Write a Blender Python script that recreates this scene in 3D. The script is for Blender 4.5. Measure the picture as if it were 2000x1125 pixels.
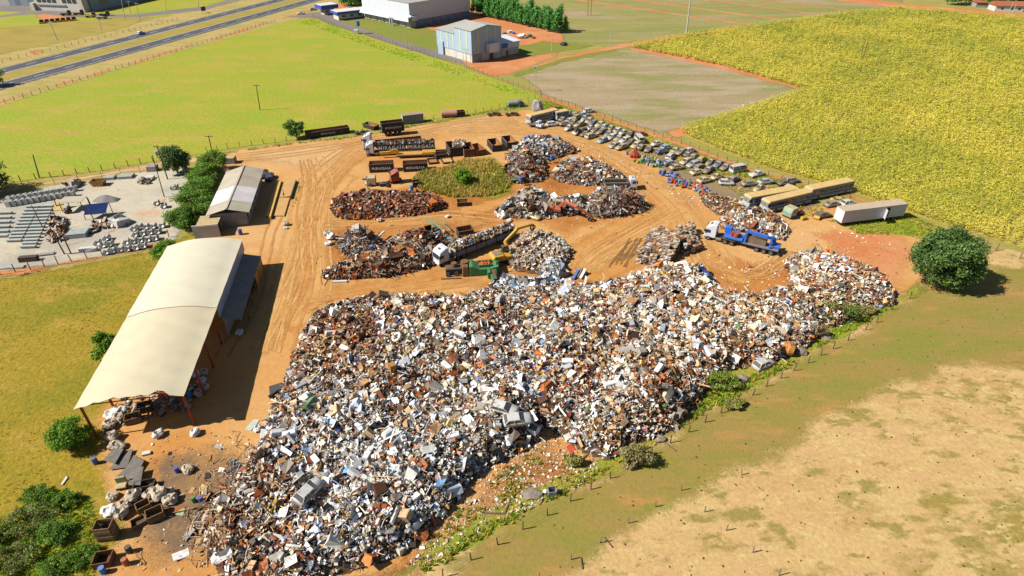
import bpy, bmesh, math, random
import numpy as np
from mathutils import Vector, Matrix, noise as mnoise
from mathutils.geometry import delaunay_2d_cdt

for o in list(bpy.data.objects): bpy.data.objects.remove(o)
SC = bpy.context.scene
COL = SC.collection
R = math.radians
random.seed(7); RNG = np.random.default_rng(7)

# ---------------------------------------------------------------- camera, sky, sun, exposure
F_PX, PITCH, CAM_H = 1170.0, R(33.9), 60.0        # photo pixels (2000 wide), drone about 60 m up
cam = bpy.data.cameras.new('Camera'); cam.sensor_width = 36; cam.lens = 36 * F_PX / 2000
cam.clip_start = 0.5; cam.clip_end = 6000
cam_ob = bpy.data.objects.new('Camera', cam); COL.objects.link(cam_ob)
cam_ob.location = (0, 0, CAM_H); cam_ob.rotation_euler = (math.pi/2 - PITCH, 0, 0)
SC.camera = cam_ob
SUN_EL, SUN_AZ = R(43.5), R(193)                     # azimuth of the sun counted from +X towards +Y (it stands to the left)
world = bpy.data.worlds.new('World'); SC.world = world; world.use_nodes = True
wn = world.node_tree; bg = wn.nodes['Background']
sky = wn.nodes.new('ShaderNodeTexSky'); sky.sky_type = 'NISHITA'; sky.sun_disc = False
sky.sun_elevation = SUN_EL; sky.sun_rotation = math.pi/2 - SUN_AZ
sky.altitude = 600; sky.air_density = 1.0; sky.dust_density = 0.6; sky.ozone_density = 1.2
wn.links.new(sky.outputs[0], bg.inputs[0]); bg.inputs[1].default_value = 0.05
sun = bpy.data.lights.new('Sun', 'SUN'); sun.energy = 5.0; sun.angle = R(0.53); sun.color = (1.0, 0.955, 0.87)
sun_ob = bpy.data.objects.new('Sun', sun); COL.objects.link(sun_ob); sun_ob.location = (-120, 40, 140)
sd = Vector((math.cos(SUN_AZ)*math.cos(SUN_EL), math.sin(SUN_AZ)*math.cos(SUN_EL), math.sin(SUN_EL)))
sun_ob.rotation_euler = (-sd).to_track_quat('-Z', 'Y').to_euler()
SC.view_settings.view_transform = 'Standard'; SC.view_settings.look = 'None'
SC.view_settings.exposure = 1.12; SC.view_settings.gamma = 1.0
SC.render.engine = 'CYCLES'
SC.cycles.max_bounces = 6; SC.cycles.transparent_max_bounces = 12

def P(x, y, z=0.0):
    """photo pixel -> point of the horizontal plane at height z"""
    u = (x-1000)/F_PX; v = (y-562.5)/F_PX
    dy = math.cos(PITCH)-v*math.sin(PITCH); dz = -math.sin(PITCH)-v*math.cos(PITCH)
    t = (z-CAM_H)/dz
    return Vector((u*t, dy*t, z))

# ---------------------------------------------------------------- materials
K = 2.15
def lin(c):
    return tuple(((v/255)/12.92 if v/255 <= .04045 else (((v/255)+.055)/1.055)**2.4) for v in c)
def alb(c, k=K):
    """colour a sunlit patch shows in the picture -> surface albedo"""
    return tuple(min(.82, v/k) for v in lin(c)) + (1,)
MATS = {}
class NT:
    def __init__(s, name):
        s.m = bpy.data.materials.new(name); s.m.use_nodes = True
        s.t = s.m.node_tree; s.b = s.t.nodes['Principled BSDF']; s.out = s.t.nodes['Material Output']
    def n(s, typ, **kw):
        nd = s.t.nodes.new(typ)
        for k, v in kw.items():
            if k in nd.inputs.keys(): nd.inputs[k].default_value = v
            else: setattr(nd, k, v)
        return nd
    def l(s, a, b): s.t.links.new(a, b)
    def pos(s):
        return s.n('ShaderNodeNewGeometry').outputs['Position']
    def noise(s, vec, scale, detail=4, rough=.55):
        nd = s.n('ShaderNodeTexNoise'); nd.inputs['Scale'].default_value = scale
        nd.inputs['Detail'].default_value = detail; nd.inputs['Roughness'].default_value = rough
        s.l(vec, nd.inputs['Vector']); return nd.outputs['Fac']
    def ramp(s, fac, stops):
        r = s.n('ShaderNodeValToRGB'); el = r.color_ramp.elements
        while len(el) < len(stops): el.new(.5)
        for e, (p, c) in zip(el, stops): e.position = p; e.color = c
        s.l(fac, r.inputs[0]); return r.outputs[0]
    def mix(s, fac, a, b, mode='MIX'):
        m = s.n('ShaderNodeMix', data_type='RGBA', blend_type=mode)
        for v, i in ((fac, 0), (a, 6), (b, 7)):
            if hasattr(v, 'is_linked'): s.l(v, m.inputs[i])
            else: m.inputs[i].default_value = v
        return m.outputs[2]
    def math(s, op, a, b=0.0, c=None):
        m = s.n('ShaderNodeMath', operation=op)
        for v, i in ((a, 0), (b, 1), (c, 2)):
            if v is None: continue
            if hasattr(v, 'is_linked'): s.l(v, m.inputs[i])
            else: m.inputs[i].default_value = v
        return m.outputs[0]
    def bump(s, h, strength, dist):
        b = s.n('ShaderNodeBump'); b.inputs['Strength'].default_value = strength; b.inputs['Distance'].default_value = dist
        s.l(h, b.inputs['Height']); s.l(b.outputs[0], s.b.inputs['Normal'])

def g(v): return (v, v, v, 1)
def mat(name, col, rough=.65, metal=0.0, var=.25, scale=1.5, bump=0.0, dust=0.0, dustcol=(190, 150, 100), rust=0.0, obj=True, spec=.5):
    """paint / metal / concrete with uneven tone, optional settled dust and rust blotches"""
    if name in MATS: return MATS[name]
    N = NT(name)
    vec = N.n('ShaderNodeTexCoord').outputs['Object'] if obj else N.pos()
    f = N.noise(vec, scale, 5, .65)
    c = col if len(col) == 4 else col + (1,)
    lo = tuple(v*(1-var) for v in c[:3])+(1,); hi = tuple(min(.85, v*(1+var*.6)) for v in c[:3])+(1,)
    base = N.ramp(f, [(.3, lo), (.7, hi)])
    if rust:
        f2 = N.noise(N.pos(), scale*1.7, 6, .7)
        k = N.ramp(f2, [(.62-rust*.3, g(0)), (.72-rust*.3, g(1))])
        base = N.mix(k, base, alb((120, 66, 34)))
    if dust:
        nz = N.n('ShaderNodeSeparateXYZ'); N.l(N.n('ShaderNodeNewGeometry').outputs['Normal'], nz.inputs[0])
        up = N.ramp(nz.outputs[2], [(.25, g(0)), (.85, g(1))])
        f3 = N.ramp(N.noise(N.pos(), .9, 5, .7), [(.3, g(.45)), (.7, g(1))])
        k = N.math('MULTIPLY', N.math('MULTIPLY', up, f3), dust)
        base = N.mix(k, base, alb(dustcol))
    N.l(base, N.b.inputs['Base Color'])
    N.b.inputs['Roughness'].default_value = rough; N.b.inputs['Metallic'].default_value = metal
    N.b.inputs['Specular IOR Level'].default_value = spec
    if bump: N.bump(N.noise(vec, scale*4, 4, .6), bump, .05)
    MATS[name] = N.m; return N.m
def corrug(name, col, axis=0, pitch=.9, rough=.5, metal=0.0, dust=.0, var=.18, dustcol=(190, 160, 110), depth=.05):
    """ribbed sheet, ribs running across local axis"""
    if name in MATS: return MATS[name]
    N = NT(name); tc = N.n('ShaderNodeTexCoord').outputs['Object']
    sx = N.n('ShaderNodeSeparateXYZ'); N.l(tc, sx.inputs[0])
    w = N.math('SINE', N.math('MULTIPLY', sx.outputs[axis], 2*math.pi/pitch))
    f = N.noise(tc, .35, 5, .6)
    c = col
    base = N.ramp(f, [(.3, tuple(v*(1-var) for v in c[:3])+(1,)), (.7, tuple(min(.85, v*(1+var*.5)) for v in c[:3])+(1,))])
    if dust:
        base = N.mix(N.math('MULTIPLY', N.ramp(N.noise(tc, .15, 6, .7), [(.4, g(0)), (.65, g(1))]), dust), base, alb(dustcol))
    N.l(base, N.b.inputs['Base Color']); N.b.inputs['Roughness'].default_value = rough; N.b.inputs['Metallic'].default_value = metal
    N.bump(w, 1.0, depth)
    MATS[name] = N.m; return N.m
def glass(name='window_glass', col=(.02, .03, .04, 1)):
    if name in MATS: return MATS[name]
    N = NT(name); N.b.inputs['Base Color'].default_value = col; N.b.inputs['Roughness'].default_value = .12
    N.b.inputs['Specular IOR Level'].default_value = .8
    MATS[name] = N.m; return N.m
def tintmat(name, rough=.6, metal=0.0, var=.35, scale=3.0, trans=0.0, spec=.4, bump=0.0):
    """colour from the mesh's own per-piece tint"""
    if name in MATS: return MATS[name]
    N = NT(name); a = N.n('ShaderNodeAttribute', attribute_name='tint')
    f = N.noise(N.pos(), scale, 4, .7)
    k = N.ramp(f, [(.3, g(1-var)), (.7, g(1+var*.3))])
    c = N.mix(1.0, a.outputs['Color'], k, 'MULTIPLY')
    N.l(c, N.b.inputs['Base Color']); N.b.inputs['Roughness'].default_value = rough; N.b.inputs['Metallic'].default_value = metal
    N.b.inputs['Specular IOR Level'].default_value = spec
    if trans:
        t = N.n('ShaderNodeBsdfTranslucent'); N.l(c, t.inputs['Color'])
        mx = N.n('ShaderNodeMixShader'); mx.inputs[0].default_value = trans
        N.l(N.b.outputs[0], mx.inputs[1]); N.l(t.outputs[0], mx.inputs[2]); N.l(mx.outputs[0], N.out.inputs['Surface'])
    MATS[name] = N.m; return N.m
def groundmat(name, layers, fine=((.75, 1.2), 2.2), bump=(.5, .15), rough=.95, extra=None, aniso=None):
    """layers: list of (scale, lo, hi, colour) painted over each other by world-space noise; soft ragged sheet edge from 'edge'"""
    N = NT(name); pos = N.pos()
    if aniso:
        mp = N.n('ShaderNodeMapping'); mp.inputs['Rotation'].default_value = (0, 0, aniso[0]); mp.inputs['Scale'].default_value = (1, aniso[1], 1)
        N.l(pos, mp.inputs[0]); apos = mp.outputs[0]
    else: apos = pos
    base = layers[0]
    for i, (sc, lo, hi, colr) in enumerate(layers[1:]):
        off = N.n('ShaderNodeVectorMath', operation='ADD'); off.inputs[1].default_value = (17.3*i, 9.1*i, 3.7*i)
        N.l(apos, off.inputs[0])
        k = N.ramp(N.noise(off.outputs[0], sc, 6, .62), [(lo, g(0)), (hi, g(1))])
        base = N.mix(k, base, colr)
    (flo, fhi), fs = fine
    k = N.ramp(N.noise(pos, fs, 5, .75), [(.28, g(flo)), (.72, g(fhi))])
    base = N.mix(1.0, base, k, 'MULTIPLY')
    if extra: base = extra(N, pos, base)
    N.l(base, N.b.inputs['Base Color']); N.b.inputs['Roughness'].default_value = rough; N.b.inputs['Specular IOR Level'].default_value = .15
    N.bump(N.noise(pos, fs*.8, 6, .7), bump[0], bump[1])
    e = N.n('ShaderNodeAttribute', attribute_name='edge')
    nz = N.noise(pos, .45, 7, .7)
    v = N.math('ADD', e.outputs['Fac'], N.math('MULTIPLY', N.math('SUBTRACT', nz, .5), 1.5))
    al = N.ramp(v, [(.2, g(0)), (.8, g(1))])
    sn = N.n('ShaderNodeVectorMath', operation='SNAP'); sn.inputs[1].default_value = (.055, .055, 50.0); N.l(pos, sn.inputs[0])
    wh = N.n('ShaderNodeTexWhiteNoise', noise_dimensions='3D'); N.l(sn.outputs[0], wh.inputs['Vector'])
    al = N.math('GREATER_THAN', N.math('ADD', N.math('MULTIPLY', al, 1.02), -.01), wh.outputs['Value'])
    tr = N.n('ShaderNodeBsdfTransparent'); mx = N.n('ShaderNodeMixShader')
    N.l(al, mx.inputs[0]); N.l(tr.outputs[0], mx.inputs[1]); N.l(N.b.outputs[0], mx.inputs[2]); N.l(mx.outputs[0], N.out.inputs['Surface'])
    MATS[name] = N.m; return N.m

# ---------------------------------------------------------------- objects
def tag(o, label=None, cat=None, group=None, kind=None):
    if label: o['label'] = label
    if cat: o['category'] = cat
    if group: o['group'] = group
    if kind: o['kind'] = kind
    return o
def thing(name, label, cat, loc=(0, 0, 0), rz=0.0, group=None):
    o = bpy.data.objects.new(name, None); COL.objects.link(o); o.empty_display_size = .3
    o.location = loc; o.rotation_euler = (0, 0, rz)
    return tag(o, label, cat, group)
def link(name, me, parent=None, m=None):
    o = bpy.data.objects.new(name, me); COL.objects.link(o)
    if parent is not None: o.parent = parent
    if m is not None: me.materials.append(m)
    return o
def copy_one(src, parent):
    c = src.copy(); COL.objects.link(c); c.parent = parent; return c
def copy_tree(root, loc, rot, label=None, group=None, cat=None):
    r = root.copy(); COL.objects.link(r); r.location = loc
    r.rotation_euler = rot if not isinstance(rot, (int, float)) else (0, 0, rot)
    tag(r, label, cat, group)
    for ch in CH.get(root.name, []):
        c = copy_one(ch, r); CH.setdefault(r.name, []).append(c)
        for gch in CH.get(ch.name, []):
            d = copy_one(gch, c); CH.setdefault(c.name, []).append(d)
    return r
CH = {}
def set_mat(o, m):
    if o.type == 'MESH' and o.material_slots:
        o.material_slots[0].link = 'OBJECT'; o.material_slots[0].material = m

class MB:
    def __init__(s): s.v = []; s.f = []
    def add(s, vs, fs):
        b = len(s.v); s.v += [tuple(p) for p in vs]; s.f += [tuple(i+b for i in q) for q in fs]; return s
    def box(s, x0, x1, y0, y1, z0, z1, tx=0, ty=0):
        """tx, ty shrink the top"""
        return s.add([(x0, y0, z0), (x1, y0, z0), (x1, y1, z0), (x0, y1, z0), (x0+tx, y0+ty, z1), (x1-tx, y0+ty, z1), (x1-tx, y1-ty, z1), (x0+tx, y1-ty, z1)],
                     [(0, 3, 2, 1), (4, 5, 6, 7), (0, 1, 5, 4), (1, 2, 6, 5), (2, 3, 7, 6), (3, 0, 4, 7)])
    def obox(s, c, size, M):
        h = [d/2 for d in size]; vs = []
        for z in (-1, 1):
            for x, y in ((-1, -1), (1, -1), (1, 1), (-1, 1)): vs.append(Vector(c) + M @ Vector((x*h[0], y*h[1], z*h[2])))
        return s.add(vs, [(0, 3, 2, 1), (4, 5, 6, 7), (0, 1, 5, 4), (1, 2, 6, 5), (2, 3, 7, 6), (3, 0, 4, 7)])
    def bar(s, p0, p1, w, h=None, up=(0, 0, 1)):
        p0 = Vector(p0); p1 = Vector(p1); d = (p1-p0); L = d.length; d.normalize(); upv = Vector(up)
        if abs(d.dot(upv)) > .98: upv = Vector((1, 0, 0))
        y = upv.cross(d).normalized(); z = d.cross(y)
        M = Matrix((d, y, z)).transposed()
        return s.obox((p0+p1)/2, (L, w, h or w), M)
    def cyl(s, p0, p1, r, n=10, r2=None, cap=True):
        p0 = Vector(p0); p1 = Vector(p1); d = (p1-p0).normalized(); r2 = r if r2 is None else r2
        a = Vector((0, 0, 1)) if abs(d.z) < .9 else Vector((1, 0, 0)); x = a.cross(d).normalized(); y = d.cross(x)
        b = len(s.v)
        for p, rr in ((p0, r), (p1, r2)):
            for i in range(n):
                t = 2*math.pi*i/n; s.v.append(tuple(p + x*math.cos(t)*rr + y*math.sin(t)*rr))
        for i in range(n): j = (i+1) % n; s.f.append((b+i, b+j, b+n+j, b+n+i))
        if cap: s.f.append(tuple(b+n-1-i for i in range(n))); s.f.append(tuple(b+n+i for i in range(n)))
        return s
    def prism(s, prof, y0, y1):
        """(x, z) outline, counter-clockwise seen from -y, pushed from y0 to y1"""
        n = len(prof); b = len(s.v)
        s.v += [(x, y0, z) for x, z in prof] + [(x, y1, z) for x, z in prof]
        s.f.append(tuple(b+i for i in range(n))); s.f.append(tuple(b+2*n-1-i for i in range(n)))
        for i in range(n): j = (i+1) % n; s.f.append((b+j, b+i, b+n+i, b+n+j))
        return s
    def loft(s, rings, cap=True):
        b = len(s.v); n = len(rings[0])
        for r in rings: s.v += [tuple(p) for p in r]
        for k in range(len(rings)-1):
            for i in range(n):
                j = (i+1) % n; s.f.append((b+k*n+i, b+k*n+j, b+(k+1)*n+j, b+(k+1)*n+i))
        if cap: s.f.append(tuple(b+n-1-i for i in range(n))); s.f.append(tuple(b+(len(rings)-1)*n+i for i in range(n)))
        return s
    def quad(s, a, b, c, d): return s.add([a, b, c, d], [(0, 1, 2, 3)])
    def mesh(s, name, m=None, smooth=False, bevel=0.0):
        me = bpy.data.meshes.new(name); me.from_pydata(s.v, [], s.f)
        if bevel:
            bm = bmesh.new(); bm.from_mesh(me); bmesh.ops.recalc_face_normals(bm, faces=bm.faces)
            ed = [e for e in bm.edges if len(e.link_faces) == 2 and e.calc_face_angle(0) > .5]
            bmesh.ops.bevel(bm, geom=ed, offset=bevel, segments=1, affect='EDGES', profile=.7); bm.to_mesh(me); bm.free()
        else:
            bm = bmesh.new(); bm.from_mesh(me); bmesh.ops.recalc_face_normals(bm, faces=bm.faces); bm.to_mesh(me); bm.free()
        if smooth: me.polygons.foreach_set('use_smooth', [True]*len(me.polygons))
        if m: me.materials.append(m)
        return me
    def build(s, name, m, parent=None, smooth=False, bevel=0.0):
        o = link(name, s.mesh(name, m, smooth, bevel), parent)
        if parent is not None: CH.setdefault(parent.name, []).append(o)
        return o
def fast_mesh(name, V, F, tint=None, m=None):
    """V (n,3), F (k,3 or 4) numpy; tint (n,3|4) per vertex"""
    me = bpy.data.meshes.new(name); nv = len(V); nf, w = F.shape
    me.vertices.add(nv); me.vertices.foreach_set('co', np.ascontiguousarray(V, np.float32).ravel())
    me.loops.add(nf*w); me.loops.foreach_set('vertex_index', np.ascontiguousarray(F, np.int32).ravel())
    me.polygons.add(nf); me.polygons.foreach_set('loop_start', np.arange(0, nf*w, w, dtype=np.int32))
    me.update(calc_edges=True); me.shade_flat()
    if tint is not None:
        t = np.ones((nv, 4), np.float32); t[:, :tint.shape[1]] = tint
        me.attributes.new('tint', 'FLOAT_COLOR', 'POINT').data.foreach_set('color', t.ravel())
    if m: me.materials.append(m)
    return me
def rotmats(n, tilt=1.0, full=True, rng=RNG):
    """random rotations; tilt 1 = any way, small = mostly upright"""
    a = rng.uniform(0, 2*np.pi, n); b = rng.normal(0, 1, (n, 2))*tilt
    ca, sa = np.cos(a), np.sin(a); z = np.zeros(n); o = np.ones(n)
    Rz = np.stack([np.stack([ca, -sa, z], -1), np.stack([sa, ca, z], -1), np.stack([z, z, o], -1)], -2)
    cx, sx = np.cos(b[:, 0]), np.sin(b[:, 0]); cy, sy = np.cos(b[:, 1]), np.sin(b[:, 1])
    Rx = np.stack([np.stack([o, z, z], -1), np.stack([z, cx, -sx], -1), np.stack([z, sx, cx], -1)], -2)
    Ry = np.stack([np.stack([cy, z, sy], -1), np.stack([z, o, z], -1), np.stack([-sy, z, cy], -1)], -2)
    return Rz @ Rx @ Ry
def joined(name, protos, idx, pos, rot, scl, col, m, parent=None, colvar=0.0):
    """many small pieces as one mesh; protos: list of (V, F) with equal face width 3"""
    Vs, Fs, Ts = [], [], []; base = 0
    scl = np.asarray(scl)
    if scl.ndim == 1: scl = np.repeat(scl[:, None], 3, 1)
    for k, (pv, pf) in enumerate(protos):
        sel = np.nonzero(idx == k)[0]
        if not len(sel): continue
        v = pv[None]*scl[sel][:, None, :]
        v = np.einsum('nij,nkj->nki', rot[sel], v) + pos[sel][:, None, :]
        n, q = v.shape[:2]
        f = pf[None] + (np.arange(n)*q)[:, None, None] + base
        Vs.append(v.reshape(-1, 3)); Fs.append(f.reshape(-1, pf.shape[1])); Ts.append(np.repeat(col[sel], q, 0)); base += n*q
    me = fast_mesh(name, np.concatenate(Vs), np.concatenate(Fs), np.concatenate(Ts), m)
    o = link(name, me, parent)
    if parent is not None: CH.setdefault(parent.name, []).append(o)
    return o
def inside(poly, x, y):
    poly = np.asarray(poly)[:, :2]; c = np.zeros(len(x), bool); n = len(poly)
    for i in range(n):
        x1, y1 = poly[i]; x2, y2 = poly[(i+1) % n]
        k = ((y1 > y) != (y2 > y))
        with np.errstate(divide='ignore', invalid='ignore'):
            xi = (x2-x1)*(y-y1)/(y2-y1)+x1
        c ^= k & (x < xi)
    return c
def dist_edge(poly, x, y):
    poly = np.asarray(poly)[:, :2]; d = np.full(len(x), 1e9); n = len(poly)
    for i in range(n):
        a = poly[i]; b = poly[(i+1) % n]; ab = b-a; L = (ab@ab)+1e-9
        t = np.clip(((x-a[0])*ab[0]+(y-a[1])*ab[1])/L, 0, 1)
        d = np.minimum(d, np.hypot(x-a[0]-t*ab[0], y-a[1]-t*ab[1]))
    return d
def W(pts): return np.array([P(*p)[:2] for p in pts])
def sheet(name, pts, z, m, feather=2.0, jitter=.5, step=4.0, world=False, kind='structure'):
    w = np.asarray(pts, float) if world else W(pts)
    out = []
    for i in range(len(w)):
        a, b = w[i], w[(i+1) % len(w)]; L = np.hypot(*(b-a)); k = max(1, int(L/step)) if step else 1
        for t in range(k):
            q = a+(b-a)*t/k
            if jitter: q = q+RNG.normal(0, jitter, 2)
            out.append(q)
    out = np.array(out); n = len(out); pts = [out]
    if feather:
        nx = np.roll(out, -1, 0); mid = []; 
        for k in (0., .5):
            a = out*(1-k)+nx*k; tg = nx-np.roll(out, 1, 0) if k == 0 else nx-out
            nr = np.stack([-tg[:, 1], tg[:, 0]], 1)/(np.hypot(tg[:, 0], tg[:, 1])[:, None]+1e-9)
            for sg in (1, -1):
                for d in (.45, 1.0): mid.append((a+nr*sg*d*feather, d*feather))
        for q, d in mid:
            ok = inside(out, q[:, 0], q[:, 1]); q = q[ok]
            if len(q): q = q[dist_edge(out, q[:, 0], q[:, 1]) > d*.85]
            if len(q): pts.append(q)
    allp = np.concatenate(pts)
    vv, ee, ff, *_ = delaunay_2d_cdt([Vector(q) for q in allp], [], [list(range(n))], 1, 1e-3)
    vv = np.array([tuple(q) for q in vv])
    ed = np.clip(dist_edge(out, vv[:, 0], vv[:, 1])/feather, 0, 1) if feather else np.ones(len(vv))
    me = bpy.data.meshes.new(name); me.from_pydata([(q[0], q[1], z) for q in vv], [], [list(f) for f in ff])
    me.attributes.new('edge', 'FLOAT', 'POINT').data.foreach_set('value', ed.astype(np.float32))
    me.materials.append(m); me.update()
    if me.polygons[0].normal.z < 0: me.flip_normals()
    o = link(name, me); tag(o, kind=kind); return o
def ribbon(name, pts, w, z, m, feather=.8, jitter=.15, world=False):
    """a band of width w along a smoothed line of photo points"""
    c = np.asarray(pts, float) if world else W(pts)
    q = []
    for i in range(len(c)-1):
        p0, p1, p2, p3 = c[max(0, i-1)], c[i], c[i+1], c[min(len(c)-1, i+2)]
        for t in np.linspace(0, 1, 6, endpoint=False):
            q.append(.5*((2*p1)+(-p0+p2)*t+(2*p0-5*p1+4*p2-p3)*t*t+(-p0+3*p1-3*p2+p3)*t**3))
    q.append(c[-1]); q = np.array(q); tg = np.gradient(q, axis=0); nr = np.stack([-tg[:, 1], tg[:, 0]], 1)/np.hypot(tg[:, 0], tg[:, 1])[:, None]
    return sheet(name, np.concatenate([q+nr*w/2, (q-nr*w/2)[::-1]]), z, m, feather, jitter, 6, world=True)
def vnoise(x, y, s, seed=0):
    """smooth value noise on arrays"""
    r = np.random.default_rng(seed+991).random((64, 64)); X = x/s; Y = y/s
    xi = np.floor(X).astype(int); yi = np.floor(Y).astype(int); fx = X-xi; fy = Y-yi
    fx = fx*fx*(3-2*fx); fy = fy*fy*(3-2*fy)
    a = r[xi % 64, yi % 64]; b = r[(xi+1) % 64, yi % 64]; c = r[xi % 64, (yi+1) % 64]; d = r[(xi+1) % 64, (yi+1) % 64]
    return (a*(1-fx)+b*fx)*(1-fy)+(c*(1-fx)+d*fx)*fy
# ================================================================ ground
def tracks(N, pos, base):
    return base
A_ = alb
m_field = groundmat('dry_meadow', [A_((178, 158, 84)), (.02, .4, .6, A_((160, 160, 78))), (.09, .5, .7, A_((196, 168, 100)))])
m_pasture = groundmat('bright_pasture', [A_((176, 174, 54)), (.03, .42, .6, A_((162, 176, 48))), (.05, .5, .66, A_((190, 174, 72))), (.12, .56, .7, A_((196, 162, 88))), (.3, .58, .75, A_((142, 174, 40))), (.6, .62, .78, A_((186, 180, 78)))], fine=((.66, 1.25), 1.3), aniso=(.35, 2.0))
m_leftgrass = groundmat('olive_grass', [A_((176, 150, 44)), (.06, .45, .62, A_((150, 142, 34))), (.14, .55, .72, A_((196, 160, 70))), (.35, .6, .8, A_((118, 124, 26))), (.25, .68, .8, A_((200, 140, 70)))], fine=((.6, 1.28), 1.6), bump=(.8, .3), aniso=(.5, 1.8))
m_front = groundmat('grazed_pasture', [A_((212, 172, 112)), (.035, .4, .52, A_((218, 178, 122))), (.06, .52, .6, A_((170, 148, 76))), (.13, .47, .56, A_((220, 184, 122))), (.18, .54, .62, A_((168, 148, 82))), (.5, .54, .66, A_((226, 196, 132))), (.35, .6, .7, A_((160, 142, 76))), (.13, .66, .74, A_((216, 146, 98)))], fine=((.74, 1.17), 1.9), bump=(.6, .15), aniso=(-.6, 1.9))
m_lane = groundmat('grazed_lane', [A_((166, 142, 74)), (.06, .45, .62, A_((148, 144, 62))), (.12, .54, .66, A_((188, 146, 82))), (.3, .58, .72, A_((142, 138, 62)))], fine=((.85, 1.1), 2.0), aniso=(.55, 3.0))
m_dirt = groundmat('orange_dirt', [A_((218, 160, 92)), (.022, .4, .62, A_((226, 178, 118))), (.06, .5, .68, A_((206, 138, 66))), (.16, .55, .75, A_((222, 166, 98))), (.5, .62, .8, A_((200, 138, 76)))], fine=((.86, 1.12), 1.4), bump=(.35, .12))
m_dirt2 = groundmat('brown_dirt', [A_((190, 122, 58)), (.07, .42, .6, A_((206, 140, 72))), (.2, .5, .7, A_((168, 104, 50))), (.6, .6, .75, A_((214, 160, 104)))], fine=((.78, 1.2), 1.8), bump=(.6, .2))
m_red = groundmat('red_earth', [A_((214, 136, 84)), (.05, .45, .65, A_((222, 158, 106))), (.2, .55, .75, A_((204, 120, 70)))], fine=((.85, 1.15), 1.5))
m_pale = groundmat('pale_track', [A_((226, 186, 138)), (.1, .45, .65, A_((212, 164, 110))), (.4, .6, .8, A_((216, 190, 150)))], fine=((.86, 1.1), 1.5))
m_asph = groundmat('asphalt', [A_((92, 92, 98)), (.05, .45, .65, A_((104, 102, 104))), (.6, .55, .75, A_((86, 86, 92)))], fine=((.9, 1.08), 3.0), bump=(.1, .03), rough=.85)
m_asph2 = groundmat('old_asphalt', [A_((140, 130, 122)), (.07, .45, .65, A_((152, 140, 128))), (.5, .6, .8, A_((128, 122, 118)))], fine=((.88, 1.1), 2.0), bump=(.15, .03), rough=.9)
m_verge = groundmat('dry_verge', [A_((198, 172, 108)), (.05, .45, .6, A_((178, 164, 88))), (.16, .55, .75, A_((214, 182, 124)))], fine=((.8, 1.15), 1.0), aniso=(1.3, 3.0))
m_median = groundmat('median_grass', [A_((182, 158, 76)), (.07, .45, .65, A_((160, 148, 64))), (.2, .6, .75, A_((196, 160, 84)))], fine=((.8, 1.15), 1.0), aniso=(1.3, 3.0))
m_lot = groundmat('olive_lot', [A_((144, 144, 60)), (.06, .45, .65, A_((130, 146, 54))), (.15, .6, .8, A_((164, 146, 78)))], fine=((.85, 1.12), 1.0))
m_stub = groundmat('stubble_field', [A_((178, 156, 120)), (.022, .44, .6, A_((150, 150, 84))), (.045, .45, .6, A_((188, 166, 136))), (.1, .56, .72, A_((154, 150, 86))), (.3, .6, .75, A_((194, 160, 120)))], fine=((.75, 1.18), 1.1), aniso=(-.2, 3.2))
m_far = groundmat('far_field', [A_((166, 156, 92)), (.02, .42, .6, A_((150, 150, 80))), (.05, .55, .7, A_((180, 166, 108))), (.012, .55, .66, A_((184, 160, 128)))], fine=((.82, 1.12), .6), aniso=(-.2, 3.0))
m_corn_soil = groundmat('corn_floor', [A_((196, 176, 80)), (.03, .45, .65, A_((184, 172, 70))), (.3, .55, .75, A_((160, 140, 64)))], fine=((.6, 1.2), 1.2))
m_grey = groundmat('pale_gravel', [A_((214, 202, 178)), (.06, .45, .6, A_((190, 182, 166))), (.12, .56, .7, A_((222, 206, 178))), (.09, .6, .74, A_((222, 170, 120))), (.4, .6, .8, A_((168, 160, 150)))], fine=((.8, 1.15), 1.6), bump=(.4, .1))
m_weed = groundmat('weedy_ground', [A_((176, 166, 62)), (.1, .42, .6, A_((150, 168, 46))), (.18, .52, .7, A_((186, 158, 72))), (.4, .6, .75, A_((98, 130, 30)))], fine=((.6, 1.3), 2.0), bump=(.9, .3))
m_oil = groundmat('oily_ground', [A_((170, 130, 86)), (.15, .4, .65, A_((128, 106, 84))), (.5, .55, .75, A_((182, 142, 92)))], fine=((.8, 1.15), 2.0))
m_wornyard = groundmat('worn_yard', [A_((160, 136, 100)), (.1, .42, .62, A_((146, 130, 104))), (.3, .55, .7, A_((178, 146, 96)))], fine=((.75, 1.2), 1.8))
m_rubble = groundmat('rubble_slope', [A_((190, 122, 66)), (.15, .45, .62, A_((210, 150, 92))), (.4, .52, .7, A_((150, 104, 54))), (.25, .6, .7, A_((134, 140, 50))), (1.0, .6, .72, A_((222, 186, 144)))], fine=((.65, 1.28), 2.6), bump=(1.0, .3))

L_ = [(-3000, -400), (3000, -400), (3000, 4000), (-3000, 4000)]
sheet('ground', L_, -.03, m_field, feather=0, jitter=0, step=0, world=True)
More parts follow.
